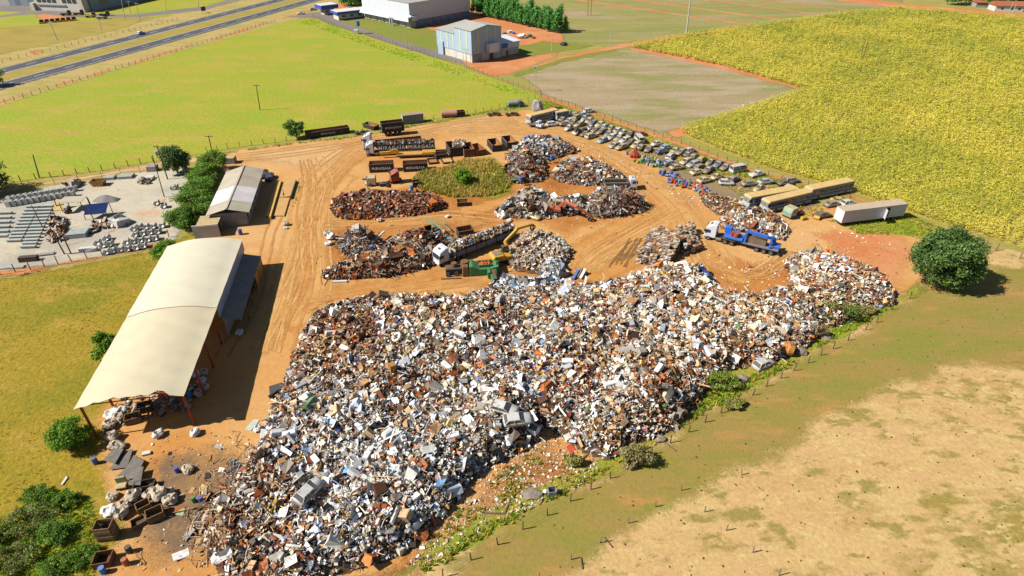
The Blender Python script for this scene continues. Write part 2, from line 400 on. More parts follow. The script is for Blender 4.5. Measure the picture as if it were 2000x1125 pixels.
# highway, parallel to the line through two photo points
HA, HB = P(0, 161), P(500, 26); hu = (HB-HA).normalized(); hn = Vector((-hu.y, hu.x, 0))
def hw(s, o): q = HA+hu*s+hn*o; return (q.x, q.y)
def strip(name, s0, s1, o0, o1, z, m, feather=0, jitter=0, step=0):
    return sheet(name, [hw(s0, o0), hw(s1, o0), hw(s1, o1), hw(s0, o1)], z, m, feather, jitter, step, world=True)
strip('verge', -300, 700, -34, 44, -.022, m_verge, 3, .6, 8)
strip('median_strip', -300, 700, -1, 12, -.014, m_median, 1.0, .2, 8)
far_road = strip('highway', -300, 700, 10.4, 20.6, .004, m_asph, .12, 0, 0)
near_road = strip('highway', -300, 700, -10.4, .3, .004, m_asph, .12, 0, 0)
m_line = mat('road_paint', alb((225, 225, 225)), .8, var=.12, obj=False)
def marking(o0, dash, parent, w=.22):
    mb = MB(); s = -120
    while s < 330:
        L = 4.5 if dash else 460
        a, b, c, d = hw(s, o0-w/2), hw(s+L, o0-w/2), hw(s+L, o0+w/2), hw(s, o0+w/2)
        mb.quad((*a, .009), (*b, .009), (*c, .009), (*d, .009)); s += 13 if dash else 1000
    mb.build('lane_marking', m_line, parent)
for o_, d_, p_, w_ in ((19.3, 0, far_road, .18), (15.6, 1, far_road, .2), (11.2, 0, far_road, .34), (-.5, 0, near_road, .3), (-4.4, 1, near_road, .2), (-8.0, 0, near_road, .18)):
    marking(o_, d_, p_, w_*1.5)
for q in ([(52, 101), (70, 97), (92, 99), (78, 105), (68, 107)],):
    sheet('bare_earth', q, -.008, m_red, 1.5, .6)
for s0_, s1_ in ((-30, -8), (2, 26), (34, 70), (84, 128), (140, 190)): strip('earth_strip', s0_, s1_, -25.6, -22.0, -.012, m_red, 1.7, .6, 5)
# pastures and fields
sheet('pasture', [(-60, 222), (0, 205), (250, 129), (560, 41), (610, 33), (642, 46), (760, 83), (900, 128), (1050, 184), (1062, 192), (1010, 205), (960, 216), (830, 236), (690, 262), (560, 277), (445, 292), (350, 308), (200, 334), (0, 360), (-120, 380)], -.004, m_pasture, 1.2, .25)
sheet('far_field', [(925, -40), (1700, -60), (1775, 10), (1640, 28), (1500, 46), (1340, 68), (1222, 87), (1100, 84), (1090, 66), (1000, 20)], -.006, m_far, 2.5, .8)
for a, b, w in (((1100, -4), (1478, 50), 4.5), ((1205, -5), (1545, 41), 4.5), ((1350, -5), (1620, 31), 4), ((1455, -4), (1690, 23), 3.6), ((1150, 2), (1300, 18), 1.6)):
    p0, p1 = P(*a), P(*b); d = (p1-p0).normalized(); nn = Vector((-d.y, d.x, 0))*w/2
    sheet('earth_strip', [tuple((p0+nn)[:2]), tuple((p1+nn)[:2]), tuple((p1-nn)[:2]), tuple((p0-nn)[:2])], .004, m_red, .8, .25, 8, world=True)
sheet('dirt_road', [(1560, -12), (1640, -10), (1775, 8), (2010, 28), (2200, 50), (2200, 58), (2005, 36), (1770, 17), (1650, 4)], .008, m_red, 1.2, .3, 8)
sheet('fallow_field', [(1000, 142), (1060, 128), (1215, 94), (1300, 103), (1400, 126), (1565, 174), (1500, 198), (1330, 254), (1290, 262), (1060, 186)], -.002, m_stub, 2.0, .5)
sheet('earth_track', [(1040, 126), (1120, 104), (1215, 84), (1340, 66), (1480, 47), (1484, 51), (1350, 72), (1235, 91), (1160, 106), (1060, 132)], .002, m_red, 1.6, .5)
sheet('earth_strip', [(1225, 91), (1320, 104), (1420, 127), (1565, 171), (1565, 177), (1410, 136), (1300, 112), (1230, 98)], .006, m_red, 1.4, .4)
sheet('earth_patch', [(1290, 262), (1335, 246), (1360, 255), (1325, 275)], .004, m_red, 1.4, .4)
sheet('corn_soil', [(1222, 92), (1340, 69), (1500, 47), (1640, 28), (1762, 15), (2000, 34), (2300, 62), (2500, 650), (2000, 489), (1800, 427), (1660, 377), (1500, 332), (1325, 264), (1328, 251), (1500, 197), (1570, 174), (1400, 127)], .0, m_corn_soil, 1.0, .3)
# works area
sheet('lot_grass', [(630, 36), (700, 30), (735, 25), (860, 62), (870, 105), (800, 90), (700, 60)], -.002, m_lot, 1.0, .3)
sheet('red_yard', [(600, 20), (735, -6), (920, 0), (925, 20), (1100, 66), (1105, 80), (1060, 92), (1100, 95), (1090, 110), (1000, 146), (960, 150), (905, 128), (850, 62), (805, 55), (730, 28), (690, 26), (650, 20)], -.008, m_red, 1.5, .4)
sheet('grass_patch', [(1000, 92), (1060, 80), (1180, 88), (1120, 98), (1040, 112), (1000, 108)], .002, m_lot, 2, .5)
sheet('grass_patch', [(1000, 145), (1100, 112), (1200, 95), (1210, 100), (1100, 124), (1010, 152)], .006, m_lot, 2, .5)
sheet('service_road', [(560, 34), (606, 24), (640, 24), (662, 33), (650, 36), (700, 52), (760, 74), (830, 94), (868, 98), (905, 116), (908, 126), (860, 116), (800, 98), (730, 74), (640, 46), (622, 36)], .006, m_asph2, .7, .15)
sheet('service_road', [(-60, 40), (0, 30), (60, 20), (130, 28), (180, 27), (260, 28), (400, 12), (470, -8), (500, -8), (400, 20), (270, 34), (140, 34), (60, 28), (0, 34), (-60, 48)], .0, m_asph2, .8, .2)
sheet('works_apron', [(-80, 30), (-20, -20), (120, -30), (170, 24), (120, 27), (60, 24), (0, 22), (-40, 34)], -.002, m_asph2, .8, .2)
sheet('works_meadow', [(-200, 70), (-60, 30), (0, 20), (230, 20), (330, -10), (520, -20), (460, 6), (250, 44), (120, 70), (0, 100), (-150, 140)], -.014, m_pasture, 2, .5)
sheet('tall_verge', [(-100, 72), (0, 55), (150, 42), (300, 28), (250, 54), (100, 88), (0, 106), (-100, 128)], -.006, m_median, 2, .5)
sheet('red_yard', [(66, 30), (90, 27), (120, 31), (150, 36), (145, 42), (85, 46), (78, 38)], .002, m_red, 1, .3)
# the scrapyard
YARD = [(425, 330), (440, 302), (470, 290), (560, 279), (690, 266), (830, 241), (960, 220), (1030, 210), (1110, 225), (1230, 268), (1330, 300), (1480, 352), (1600, 396), (1770, 436), (1870, 465), (1790, 570), (1690, 625), (1500, 740), (1290, 865), (1070, 985), (900, 1070), (780, 1150), (160, 1170), (190, 1050), (200, 960), (170, 880), (180, 800), (300, 560), (380, 480), (410, 430), (430, 400)]
sheet('dirt_yard', YARD, .004, m_dirt, 2.5, .7)
sheet('brown_patch', [(640, 375), (900, 345), (960, 350), (1010, 290), (1100, 300), (1210, 350), (1270, 370), (1240, 420), (1120, 470), (1010, 440), (880, 470), (860, 530), (700, 560), (620, 560), (610, 480), (640, 430)], .008, m_dirt2, 4, 1.0)
sheet('brown_patch', [(900, 560), (1040, 500), (1200, 520), (1310, 560), (1400, 500), (1540, 500), (1600, 470), (1780, 560), (1600, 620), (1300, 640), (1000, 620)], .008, m_dirt2, 4, 1.0)
sheet('brown_patch', [(1560, 450), (1700, 440), (1800, 470), (1785, 560), (1730, 580), (1640, 520)], .012, m_red, 4, 1.0)
sheet('worn_patch', [(1040, 228), (1120, 228), (1240, 275), (1340, 310), (1480, 360), (1640, 400), (1560, 420), (1460, 410), (1380, 376), (1280, 330), (1160, 270)], .008, m_wornyard, 3, .8)
sheet('oily_patch', [(300, 880), (430, 830), (520, 850), (540, 930), (480, 1010), (460, 1150), (230, 1150), (235, 1070), (260, 990)], .008, m_oil, 5, 1.0)
sheet('straw_patch', [(795, 352), (830, 328), (870, 322), (905, 308), (965, 306), (1005, 345), (1010, 378), (960, 390), (880, 394), (810, 376)], .03, m_weed, 3, .8)
sheet('rubble_slope', [(1060, 830), (1120, 880), (1200, 900), (1180, 940), (1050, 980), (960, 1030), (880, 1080), (800, 1140), (700, 1140), (820, 1040), (900, 960), (1000, 890)], .012, m_rubble, 3, .8)
sheet('weed_strip', [(1790, 540), (1810, 572), (1690, 643), (1600, 690), (1490, 756), (1370, 822), (1270, 884), (1150, 952), (1060, 1005), (950, 1065), (850, 1130), (740, 1160), (830, 1060), (950, 985), (1070, 930), (1190, 880), (1280, 840), (1390, 730), (1550, 680), (1630, 600), (1740, 585)], .016, m_weed, 1.4, .5)
sheet('weed_strip', [(1620, 425), (1700, 405), (1790, 420), (1880, 460), (1850, 480), (1760, 460), (1680, 458)], .016, m_weed, 2.5, .7)
sheet('weed_strip', [(1060, 190), (1330, 285), (1480, 335), (1660, 385), (1650, 396), (1450, 345), (1320, 305), (1100, 222), (1040, 210)], .012, m_weed, 1.6, .5)
sheet('earth_path', [(1052, 184), (1070, 188), (1330, 276), (1500, 340), (1665, 380), (1775, 425), (1850, 450), (1845, 456), (1770, 431), (1655, 385), (1490, 345), (1320, 282), (1056, 191)], .02, m_red, .7, .2)
sheet('front_pasture', [(1790, 578), (1860, 520), (1960, 480), (2100, 520), (2300, 700), (2300, 1500), (600, 1600), (780, 1120), (900, 1040), (1010, 980), (1110, 925), (1230, 860), (1330, 795), (1460, 730), (1570, 665), (1670, 615), (1760, 560)], .0, m_front, 1.2, .3)
sheet('grazed_lane', [(1880, 530), (2000, 500), (2250, 560), (2250, 760), (1960, 730), (1760, 760), (1620, 840), (1490, 930), (1360, 1000), (1230, 1075), (1100, 1150), (980, 1260), (680, 1240), (810, 1120), (930, 1048), (1040, 988), (1130, 935), (1250, 868), (1350, 806), (1470, 740), (1580, 676), (1780, 560)], .008, m_lane, 3, 1.0)
sheet('earth_path', [(1290, 965), (1310, 962), (1250, 1010), (1150, 1065), (1090, 1110), (1040, 1150), (1010, 1150), (1080, 1100), (1150, 1055)], .016, m_red, 2.2, .5)
# left side
sheet('left_meadow', [(-400, 620), (0, 538), (150, 515), (300, 484), (350, 462), (420, 440), (470, 470), (400, 620), (260, 800), (240, 880), (250, 960), (250, 1040), (240, 1180), (-300, 1300)], .002, m_leftgrass, 2.5, .6)
sheet('weed_strip', [(60, 1000), (130, 950), (200, 960), (215, 1050), (190, 1150), (0, 1150), (20, 1060)], .01, m_weed, 3, .8)
sheet('precast_yard', [(-200, 420), (0, 384), (90, 362), (200, 345), (360, 322), (385, 370), (370, 430), (335, 482), (300, 486), (150, 512), (0, 534), (-200, 580)], -.002, m_grey, 1.5, .4)
sheet('dirt_lane', [(-200, 398), (0, 368), (120, 352), (350, 310), (440, 298), (440, 310), (352, 322), (200, 345), (60, 364), (0, 384), (-200, 420)], .002, m_pale, .8, .2)
sheet('earth_strip', [(-50, 534), (100, 512), (300, 474), (330, 462), (335, 484), (220, 502), (0, 545)], .002, m_red, 1.6, .4)
sheet('earth_strip', [(100, 480), (170, 466), (260, 432), (300, 395), (330, 380), (330, 400), (280, 430), (200, 460), (120, 490)], .006, m_red, 2.5, .5)

# wheel tracks worn pale and dark into the yard
m_trk = groundmat('track_pale', [A_((226, 172, 104)), (.2, .45, .65, A_((216, 160, 92)))], fine=((.9, 1.08), 1.4), bump=(.3, .1))
m_trk2 = groundmat('track_orange', [A_((210, 146, 74)), (.2, .45, .65, A_((220, 162, 94)))], fine=((.88, 1.1), 1.4), bump=(.4, .15))
m_trk3 = groundmat('yard_pale', [A_((226, 184, 132)), (.08, .45, .65, A_((218, 172, 116)))], fine=((.9, 1.08), 1.2), bump=(.3, .1))
sheet('pale_earth', [(470, 296), (700, 270), (950, 225), (1030, 228), (1010, 262), (850, 262), (690, 300), (620, 340), (540, 320), (460, 320)], .012, m_trk3, 6, 1.2)
for k, (pts, w, mm) in enumerate([
    ([(560, 660), (600, 560), (590, 480), (610, 420), (640, 360), (690, 310), (760, 280)], 5, m_trk2), ([(580, 640), (625, 560), (620, 470), (650, 390), (690, 340)], 3, m_trk), ([(500, 700), (540, 600), (560, 500), (575, 430), (600, 360)], 3, m_trk),
    ([(600, 590), (700, 575), (820, 560), (900, 540), (960, 555)], 7, m_trk2), ([(620, 600), (720, 583), (840, 572), (930, 560)], 2.5, m_trk),
    ([(900, 250), (1050, 255), (1150, 290), (1240, 340), (1300, 390), (1340, 440), (1360, 500)], 8, m_trk), ([(1060, 262), (1160, 305), (1250, 360), (1290, 410), (1300, 470)], 2.5, m_trk2),
    ([(1290, 400), (1200, 450), (1120, 500), (1160, 540), (1240, 500)], 5, m_trk2), ([(1330, 420), (1240, 460), (1180, 490), (1130, 530)], 3, m_trk), ([(880, 420), (960, 400), (1020, 380)], 5, m_trk2), ([(640, 440), (760, 435), (880, 428), (960, 440)], 5, m_trk2), ([(1350, 470), (1420, 530), (1480, 560)], 5, m_trk2)]):
    ribbon('wheel_track', pts, w*1.6, .016+.001*k, mm, w*.7, .2)

m_rut = groundmat('rut_dark', [A_((202, 140, 76)), (.4, .4, .6, A_((214, 158, 92)))], fine=((.88, 1.1), 2.0), bump=(.5, .15))
m_rutp = groundmat('rut_pale', [A_((226, 178, 114)), (.4, .4, .6, A_((216, 160, 94)))], fine=((.9, 1.08), 2.0), bump=(.4, .1))
m_rutb = groundmat('rut_brown', [A_((140, 104, 62)), (.4, .45, .65, A_((160, 120, 72)))], fine=((.85, 1.1), 2.0), bump=(.6, .2))
rr_ = random.Random(4); zr = .034
ROUTES = [([(520, 690), (560, 580), (585, 500), (600, 430), (640, 350), (720, 290), (850, 262)], 6, 3.4), ([(560, 640), (600, 560), (605, 480), (600, 420), (610, 360), (600, 310)], 4, 2.6), ([(600, 600), (720, 580), (850, 560), (930, 548)], 4, 1.4), ([(880, 252), (1040, 255), (1150, 292), (1240, 345), (1300, 400), (1345, 460), (1370, 520)], 6, 2.4), ([(1320, 405), (1230, 450), (1150, 500), (1120, 535)], 6, 1.8), ([(640, 438), (760, 434), (880, 425), (980, 436)], 5, 1.0), ([(460, 310), (600, 292), (760, 268), (900, 240), (1010, 238)], 3, 2.0), ([(1380, 520), (1480, 545), (1560, 500)], 4, 1.4)]
for pts_, n_, sp_ in ROUTES:
    base_ = W(pts_); tg_ = np.gradient(base_, axis=0); nr_ = np.stack([-tg_[:, 1], tg_[:, 0]], 1)/np.hypot(tg_[:, 0], tg_[:, 1])[:, None]
    for k in range(n_):
        o_ = rr_.gauss(0, sp_); mm = m_rutp if rr_.random() < .5 else m_rut; d_ = np.array([[rr_.gauss(0, .5), rr_.gauss(0, .5)] for _ in base_])
        for g_ in (-.95, .95): ribbon('wheel_rut', base_+nr_*(o_+g_)+d_, .75, zr, mm, .34, .05, world=True); zr += .0002
for k in range(6): ribbon('wheel_rut', [(1190+k*8+rr_.uniform(-6, 6), 518+rr_.uniform(-12, 6)), (1208+k*7+rr_.uniform(-3, 3), 495), (1230+k*5+rr_.uniform(-6, 6), 470+rr_.uniform(-6, 12))], rr_.uniform(.5, .8), zr, m_rutb, .3, .05); zr += .0002
# ================================================================ buildings
def local(o, ux):
    """thing origin + direction of its x axis -> rz"""
    return math.atan2(ux[1], ux[0])
m_steel_red = mat('red_oxide_steel', alb((176, 70, 34)), .7)
m_roof = corrug('cream_roof_sheet', alb((240, 226, 190)), 1, .5, .35, dust=.18, dustcol=(226, 200, 150), var=.07, depth=.012)
m_roof2 = corrug('pale_roof_sheet', alb((246, 236, 206)), 1, .5, .35, dust=.12, dustcol=(230, 208, 164), var=.06, depth=.012)
m_bluewall = corrug('blue_white_cladding', alb((170, 186, 214)), 1, .8, .45, depth=.05)
m_fibro = corrug('grey_fibre_cement', alb((140, 132, 126)), 1, .7, .8, dust=.4, depth=.05)
m_fibro_pale = corrug('pale_fibre_cement', alb((206, 194, 170)), 0, .45, .8, dust=.35, dustcol=(170, 150, 120), depth=.018)
m_fibro_white = corrug('white_fibre_cement', alb((235, 225, 222)), 0, .45, .7, depth=.015)
m_plaster = mat('grimy_plaster', alb((176, 168, 160)), .9, var=.3, scale=.8)
m_plaster_w = mat('white_plaster', alb((232, 226, 216)), .9, var=.15, scale=.6)
m_white_panel = corrug('white_cladding', alb((238, 242, 252)), 0, 1.2, .45, var=.06, depth=.03)
m_paleblue = corrug('pale_blue_cladding', alb((188, 208, 232)), 1, 1.1, .45, var=.08, depth=.04)
m_paleblue_x = corrug('pale_blue_cladding_x', alb((188, 208, 232)), 0, 1.1, .45, var=.08, depth=.04)
m_trans = mat('translucent_strip', alb((222, 230, 196)), .5, var=.08)
m_block = mat('pale_block_wall', alb((226, 216, 200)), .9, var=.14, scale=.6)
m_bluefascia = mat('blue_fascia', alb((46, 92, 200)), .5, var=.1)
m_groof = corrug('grey_metal_roof', alb((196, 192, 182)), 0, 1.2, .5, var=.1, depth=.03)
m_conc = mat('concrete', alb((206, 204, 196)), .9, var=.25, scale=1.2, bump=.2)
m_wood = mat('weathered_wood', alb((128, 104, 78)), .9, var=.35, scale=3)
m_darkwood = mat('dark_wood', alb((92, 72, 56)), .9, var=.35, scale=3)
m_black = mat('black_rubber', alb((44, 42, 42)), .85, var=.3)
m_gl = glass()

# --- main shed: barrel roof on red columns, right wall clad above a lean-to
sh = thing('open_shed', 'long open steel shed with cream barrel roof beside the biggest scrap heap', 'shed', (-42.4, 56.2, 0), math.atan2(-.185, -.983))
# local x runs left across the shed (0..12.2), local -y runs away from the camera
SL, SWd, EZ = 41.0, 12.2, 5.8
def arch(x): t = x/SWd; return EZ + .95*(1-(2*t-1)**2)*(1.0) + .0*t
def barrel(y0, y1, dz, name, m, torn=False):
    mb = MB(); nx = 16; ny = max(2, int(abs(y1-y0)/1.0))
    for s, off in ((1, 0.0), (-1, -.06)):
        b = len(mb.v)
        for j in range(ny+1):
            for i in range(nx+1):
                x = -.35+(SWd+.7)*i/nx; yy = y0+(y1-y0)*j/ny
                if torn and j == 0: yy += (0, -.15, .05, -.3, .0, -.1, -.35, .05, -.1, 0, -.25, -.05, -.9, -.8, -.1, -.05, 0)[16-i]
                mb.v.append((x, yy, arch(min(max(x, 0), SWd))+dz+off+.03*math.sin(yy*1.7+x)))
        for j in range(ny):
            for i in range(nx):
                q = (b+j*(nx+1)+i, b+j*(nx+1)+i+1, b+(j+1)*(nx+1)+i+1, b+(j+1)*(nx+1)+i)
                mb.f.append(q if s > 0 else q[::-1])
    me = bpy.data.meshes.new(name); me.from_pydata(mb.v, [], mb.f); me.materials.append(m)
    me.polygons.foreach_set('use_smooth', [True]*len(me.polygons))
    o = link(name, me, sh)
barrel(.4, -19.6, 0, 'roof_sheet', m_roof, torn=True); barrel(-19.2, -SL, .09, 'roof_sheet', m_roof2)
for k in range(8):
    y = -.3-k*(SL-.6)/7
    for x in (.1, SWd-.1): MB().box(x-.13, x+.13, y-.1, y+.1, 0, EZ-.06).build('column', m_steel_red, sh)
    mb = MB(); pts = [(x, arch(x)-.25) for x in np.linspace(.1, SWd-.1, 9)]
    for (xa, za), (xb, zb) in zip(pts[:-1], pts[1:]): mb.bar((xa, y, za), (xb, y, zb), .14, .22)
    mb.bar((.1, y, EZ-.1), (SWd-.1, y, EZ-.1), .1)
    mb.build('truss', m_steel_red, sh)
MB().box(-.22, -.1, -SL+.05, -19.6, 3.7, EZ-.08).build('wall_cladding', m_bluewall, sh)
MB().box(.3, SWd-.3, -SL+.1, -SL+.3, 0, EZ-.2).build('end_wall', m_plaster, sh)
mb = MB(); mb.add([(-.25, -19.5, 3.75), (-.25, -SL+1.6, 3.75), (-3.2, -SL+1.6, 2.95), (-3.2, -19.5, 2.95), (-.25, -19.5, 3.68), (-.25, -SL+1.6, 3.68), (-3.2, -SL+1.6, 2.88), (-3.2, -19.5, 2.88)], [(0, 1, 2, 3), (7, 6, 5, 4), (0, 3, 7, 4), (1, 5, 6, 2), (3, 2, 6, 7), (0, 4, 5, 1)]).build('lean_to_roof', m_fibro, sh)
for k in range(6): MB().box(-3.1, -2.96, -19.8-k*3.9-.08, -19.8-k*3.9+.08, 0, 2.9).build('lean_to_post', m_wood, sh)
MB().box(-.6, -.4, -SL+1.8, -19.8, 0, 3.5).build('side_wall', m_plaster, sh)
MB().box(-3.06, -2.92, -SL+1.7, -SL+8, .0, 2.8).build('lean_to_panel', mat('ochre_panel', alb((214, 150, 40)), .7), sh)

# --- office with gable fibre-cement roof
o0 = P(482, 414, 3.2); o1 = P(511, 331, 3.2); ou = (o1-o0); OL = ou.length; ou.normalize()
of = thing('office_building', 'low office with patched pale gable roof beside the weighbridge', 'building', (o0.x, o0.y, 0), math.atan2(ou.y, ou.x))
OWd = 7.6
MB().box(.3, OL-.3, .4, OWd-.4, 0, 3.15).build('wall', m_plaster, of)
def slope(x0, x1, y0, z0, y1, z1, m, t=.08, name='roof_sheet'):
    MB().add([(x0, y0, z0), (x1, y0, z0), (x1, y1, z1), (x0, y1, z1), (x0, y0, z0-t), (x1, y0, z0-t), (x1, y1, z1-t), (x0, y1, z1-t)], [(0, 1, 2, 3), (7, 6, 5, 4), (0, 4, 5, 1), (1, 5, 6, 2), (2, 6, 7, 3), (3, 7, 4, 0)]).build(name, m, of)
for x0, x1, m, dz in ((-.3, 4.4, m_fibro_pale, .03), (4.2, OL*.52, m_fibro_white, .06), (OL*.52, OL+.3, m_fibro_pale, .02)):
    slope(x0, x1, -.5, 3.2+dz, OWd/2, 4.35+dz, m); slope(x0, x1, OWd/2, 4.35+dz, OWd+.5, 3.2+dz, m)
MB().bar((-.3, OWd/2, 4.42), (OL+.3, OWd/2, 4.42), .35, .12).build('ridge_cap', m_fibro_pale, of)
for k in range(7):
    x = 1.5+k*(OL-3)/6
    w = MB().box(x-.55, x+.55, .36, .42, 1.0, 2.2).build('window' if k not in (2, 4) else 'door', m_gl if k not in (2, 4) else m_steel_red, of)
for x in (-.15, .0): pass
MB().prism([(0, 0), (.3, 0), (.3, 3.1), (0, 3.1)], .4, OWd-.4)
st = thing('flat_store', 'small flat-roofed block store tucked behind the cream shed', 'building', P(428, 462), math.atan2(ou.y, ou.x))
MB().box(.1, 4.6, 0.1, 3.6, 0, 2.5).build('wall', m_plaster, st); MB().box(-.2, 4.9, -.3, 3.9, 2.5, 2.66).build('roof', mat('tan_slab', alb((206, 178, 130)), .9), st)
MB().box(-.1, .1, -.4, 4.6, 0, 2.9).build('parapet_wall', m_plaster_w, st)
MB().box(2, 3, .04, .1, 0, 2.0).build('door', m_darkwood, st)

# --- weighbridge
wb = thing('weighbridge', 'long ochre weighbridge deck with low side kerbs beside the office', 'weighbridge', (0, 0, 0))
m_deck = mat('ochre_deck', alb((222, 172, 84)), .9, var=.2, scale=.6, obj=False)
m_deck2 = mat('dusty_slab', alb((214, 166, 96)), .95, var=.15, scale=.5, obj=False)
def slab(pts, z0, z1, name, m, parent):
    w = [P(x, y, z1) for x, y in pts]; n = len(w)
    return MB().add([(p.x, p.y, z0) for p in w]+[(p.x, p.y, z1) for p in w], [tuple(range(n-1, -1, -1)), tuple(range(n, 2*n))]+[(i, (i+1) % n, n+(i+1) % n, n+i) for i in range(n)]).build(name, m, parent)
slab([(540, 354), (546, 353), (525, 422), (517, 421)], 0, .38, 'walkway', m_deck, wb)
slab([(546.3, 352), (549.5, 352), (528.5, 423), (525.3, 423)], 0, .75, 'kerb', mat('yellow_kerb', alb((230, 184, 90)), .9), wb)
slab([(552, 352), (577, 352), (566, 385), (543, 385)], 0, .3, 'deck_plate', m_deck2, wb); slab([(542.7, 386), (565.6, 386), (555, 421), (532, 421)], 0, .29, 'deck_plate', m_deck2, wb)
slab([(577.3, 351), (579, 351), (568, 385.5), (566.5, 385.5)], 0, .55, 'kerb', m_darkwood, wb)

# --- big white hall and other works
c0 = P(802, 55); cr = P(921, 33)-c0; hallL = cr.length; cr.normalize()
hall = thing('factory_hall', 'big white factory hall with pale blue skirt beyond the pasture', 'building', c0, math.atan2(cr.y, cr.x))
MB().box(0, 42, 0, 40, 3.4, 11.6).build('wall_cladding', m_white_panel, hall); MB().box(.3, 41.7, .3, 39.7, 0, 3.4).build('plinth_wall', m_block, hall)
mb = MB(); mb.add([(-.3, -.3, 11.6), (42.3, -.3, 11.6), (42.3, 40.3, 11.6), (-.3, 40.3, 11.6), (-.3, 20, 13.0), (42.3, 20, 13.0)], [(0, 1, 5, 4), (4, 5, 2, 3), (0, 4, 3), (1, 2, 5), (3, 2, 1, 0)]).build('roof', m_groof, hall)
MB().box(10, 32, 19, 21, 12.9, 13.9).build('roof_vent', m_white_panel, hall)
mb = MB(); mb.add([(-.05, 40, 6.0), (-.05, -1.6, 6.0), (-2.4, -1.6, 3.3), (-2.4, 40, 3.3), (-.05, 40, 3.3), (-.05, -1.6, 3.3)], [(0, 1, 2, 3), (1, 5, 2), (0, 3, 4), (3, 2, 5, 4)]).build('side_canopy', m_paleblue, hall)
MB().box(-2.3, 3.6, -1.6, -.05, 3.35, 5.4).build('entrance_canopy', m_white_panel, hall)
for k in range(7): MB().box(4+k*5.4, 8.8+k*5.4, -.06, .29, .3, 3.2).build('window', mat('blue_grey_glazing', alb((120, 150, 190)), .3), hall)
for k in range(6): MB().box(-.06, .29, 4+k*6, 8.6+k*6, .4, 2.8).build('wall_panel', m_block, hall)
for dy in (11, 13): MB().cyl((-2.8, dy, 0), (-2.8, dy, 4.2), .35, 10).build('tank', m_plaster_w, hall)

b0 = P(922, 123.5); br = P(979, 112)-b0; br.normalize()
bb = thing('processing_building', 'pale blue tall gabled works building with vertical translucent strips', 'building', b0, math.atan2(br.y, br.x))
GW, GL = 15.6, 24.5
m_bl = m_paleblue
mb = MB(); mb.add([(0, 0, 3.2), (GW, 0, 3.2), (GW, 0, 12.2), (GW/2, 0, 13.6), (0, 0, 12.2)], [(0, 1, 2, 3, 4)]); mb.add([(0, 11.5, 3.2), (GW, 11.5, 3.2), (GW, 11.5, 12.2), (GW/2, 11.5, 13.6), (0, 11.5, 12.2)], [(4, 3, 2, 1, 0)])
mb.add([(0, 0, 3.2), (0, 0, 12.2), (0, 11.5, 12.2), (0, 11.5, 3.2)], [(0, 1, 2, 3)]); mb.add([(GW, 0, 3.2), (GW, 0, 12.2), (GW, 11.5, 12.2), (GW, 11.5, 3.2)], [(3, 2, 1, 0)]); mb.build('tall_wall', m_paleblue_x, bb)
MB().box(.02, GW-.02, 11.55, GL, 3.2, 9.6).build('low_wall', m_paleblue, bb)
MB().box(.25, GW-.25, .25, GL-.2, 0, 3.2).build('plinth_wall', m_block, bb)
for x0, z0, x1, z1 in ((-.35, 12.15, GW/2, 13.65), (GW/2, 13.65, GW+.35, 12.15)):
    MB().add([(x0, -.4, z0), (x1, -.4, z1), (x1, 11.8, z1), (x0, 11.8, z0), (x0, -.4, z0+.12), (x1, -.4, z1+.12), (x1, 11.8, z1+.12), (x0, 11.8, z0+.12)], [(0, 3, 2, 1), (4, 5, 6, 7), (0, 1, 5, 4), (1, 2, 6, 5), (2, 3, 7, 6), (3, 0, 4, 7)]).build('roof', m_groof, bb)
MB().add([(-.3, 11.85, 9.65), (GW+.3, 11.85, 11.4), (GW+.3, GL+.3, 11.4), (-.3, GL+.3, 9.65), (-.3, 11.85, 9.8), (GW+.3, 11.85, 11.5), (GW+.3, GL+.3, 11.5), (-.3, GL+.3, 9.8)], [(0, 3, 2, 1), (4, 5, 6, 7), (0, 1, 5, 4), (1, 2, 6, 5), (2, 3, 7, 6), (3, 0, 4, 7)]).build('low_roof', m_groof, bb)
for y, zt in ((3.2, 12), (7.6, 12), (12.4, 9.4), (16.6, 9.4), (21, 9.4)): MB().box(-.06, -.01, y-.45, y+.45, 3.3, zt).build('translucent_strip', m_trans, bb)
for x in (3.4, 7.8, 12.2): MB().box(x-.35, x+.35, -.06, -.01, 3.3, 12.6 if x == 7.8 else 12.2).build('translucent_strip', m_trans, bb)
for y in (1.2, 6.2, 11.2): MB().box(.15, .26, y, y+4.2, .2, 2.9).build('wall_panel', m_plaster_w, bb)
MB().box(-.5, -.05, 19.4, 23.2, 0, 5.4).build('sliding_door', m_paleblue, bb)
MB().box(7.4, 12.2, -2.6, -.1, 3.3, 6.8).build('porch_box', m_white_panel, bb); MB().box(9.4, 11.2, -.05, .2, 0, 2.6).build('door', mat('dark_door', alb((96, 84, 88)), .7), bb)
MB().box(1, 5.2, -.02, .2, 0, 3.0).build('roller_door', mat('grey_shutter', alb((150, 160, 176)), .5), bb)
MB().box(GW+.02, GW+10.5, .6, 10, 3.0, 5.2).build('wing_cladding', m_white_panel, bb); MB().box(GW+.3, GW+10.2, .8, 9.8, 0, 3.0).build('wing_wall', m_block, bb)
MB().add([(GW, .2, 5.3), (GW+10.9, .2, 5.3), (GW+10.9, 10.3, 6.2), (GW, 10.3, 6.2), (GW, .2, 5.2), (GW+10.9, .2, 5.2), (GW+10.9, 10.3, 6.1), (GW, 10.3, 6.1)], [(0, 1, 2, 3), (7, 6, 5, 4), (0, 4, 5, 1), (1, 5, 6, 2), (2, 6, 7, 3), (3, 7, 4, 0)]).build('wing_roof', m_white_panel, bb)
MB().box(GW+.05, GW+3.6, .1, .58, 3.4, 5.1).build('blue_panel', m_bluefascia, bb); MB().box(GW+3.2, GW+4.3, .7, .79, 0, 2.2).build('red_door', mat('red_door', alb((190, 60, 60)), .6), bb)

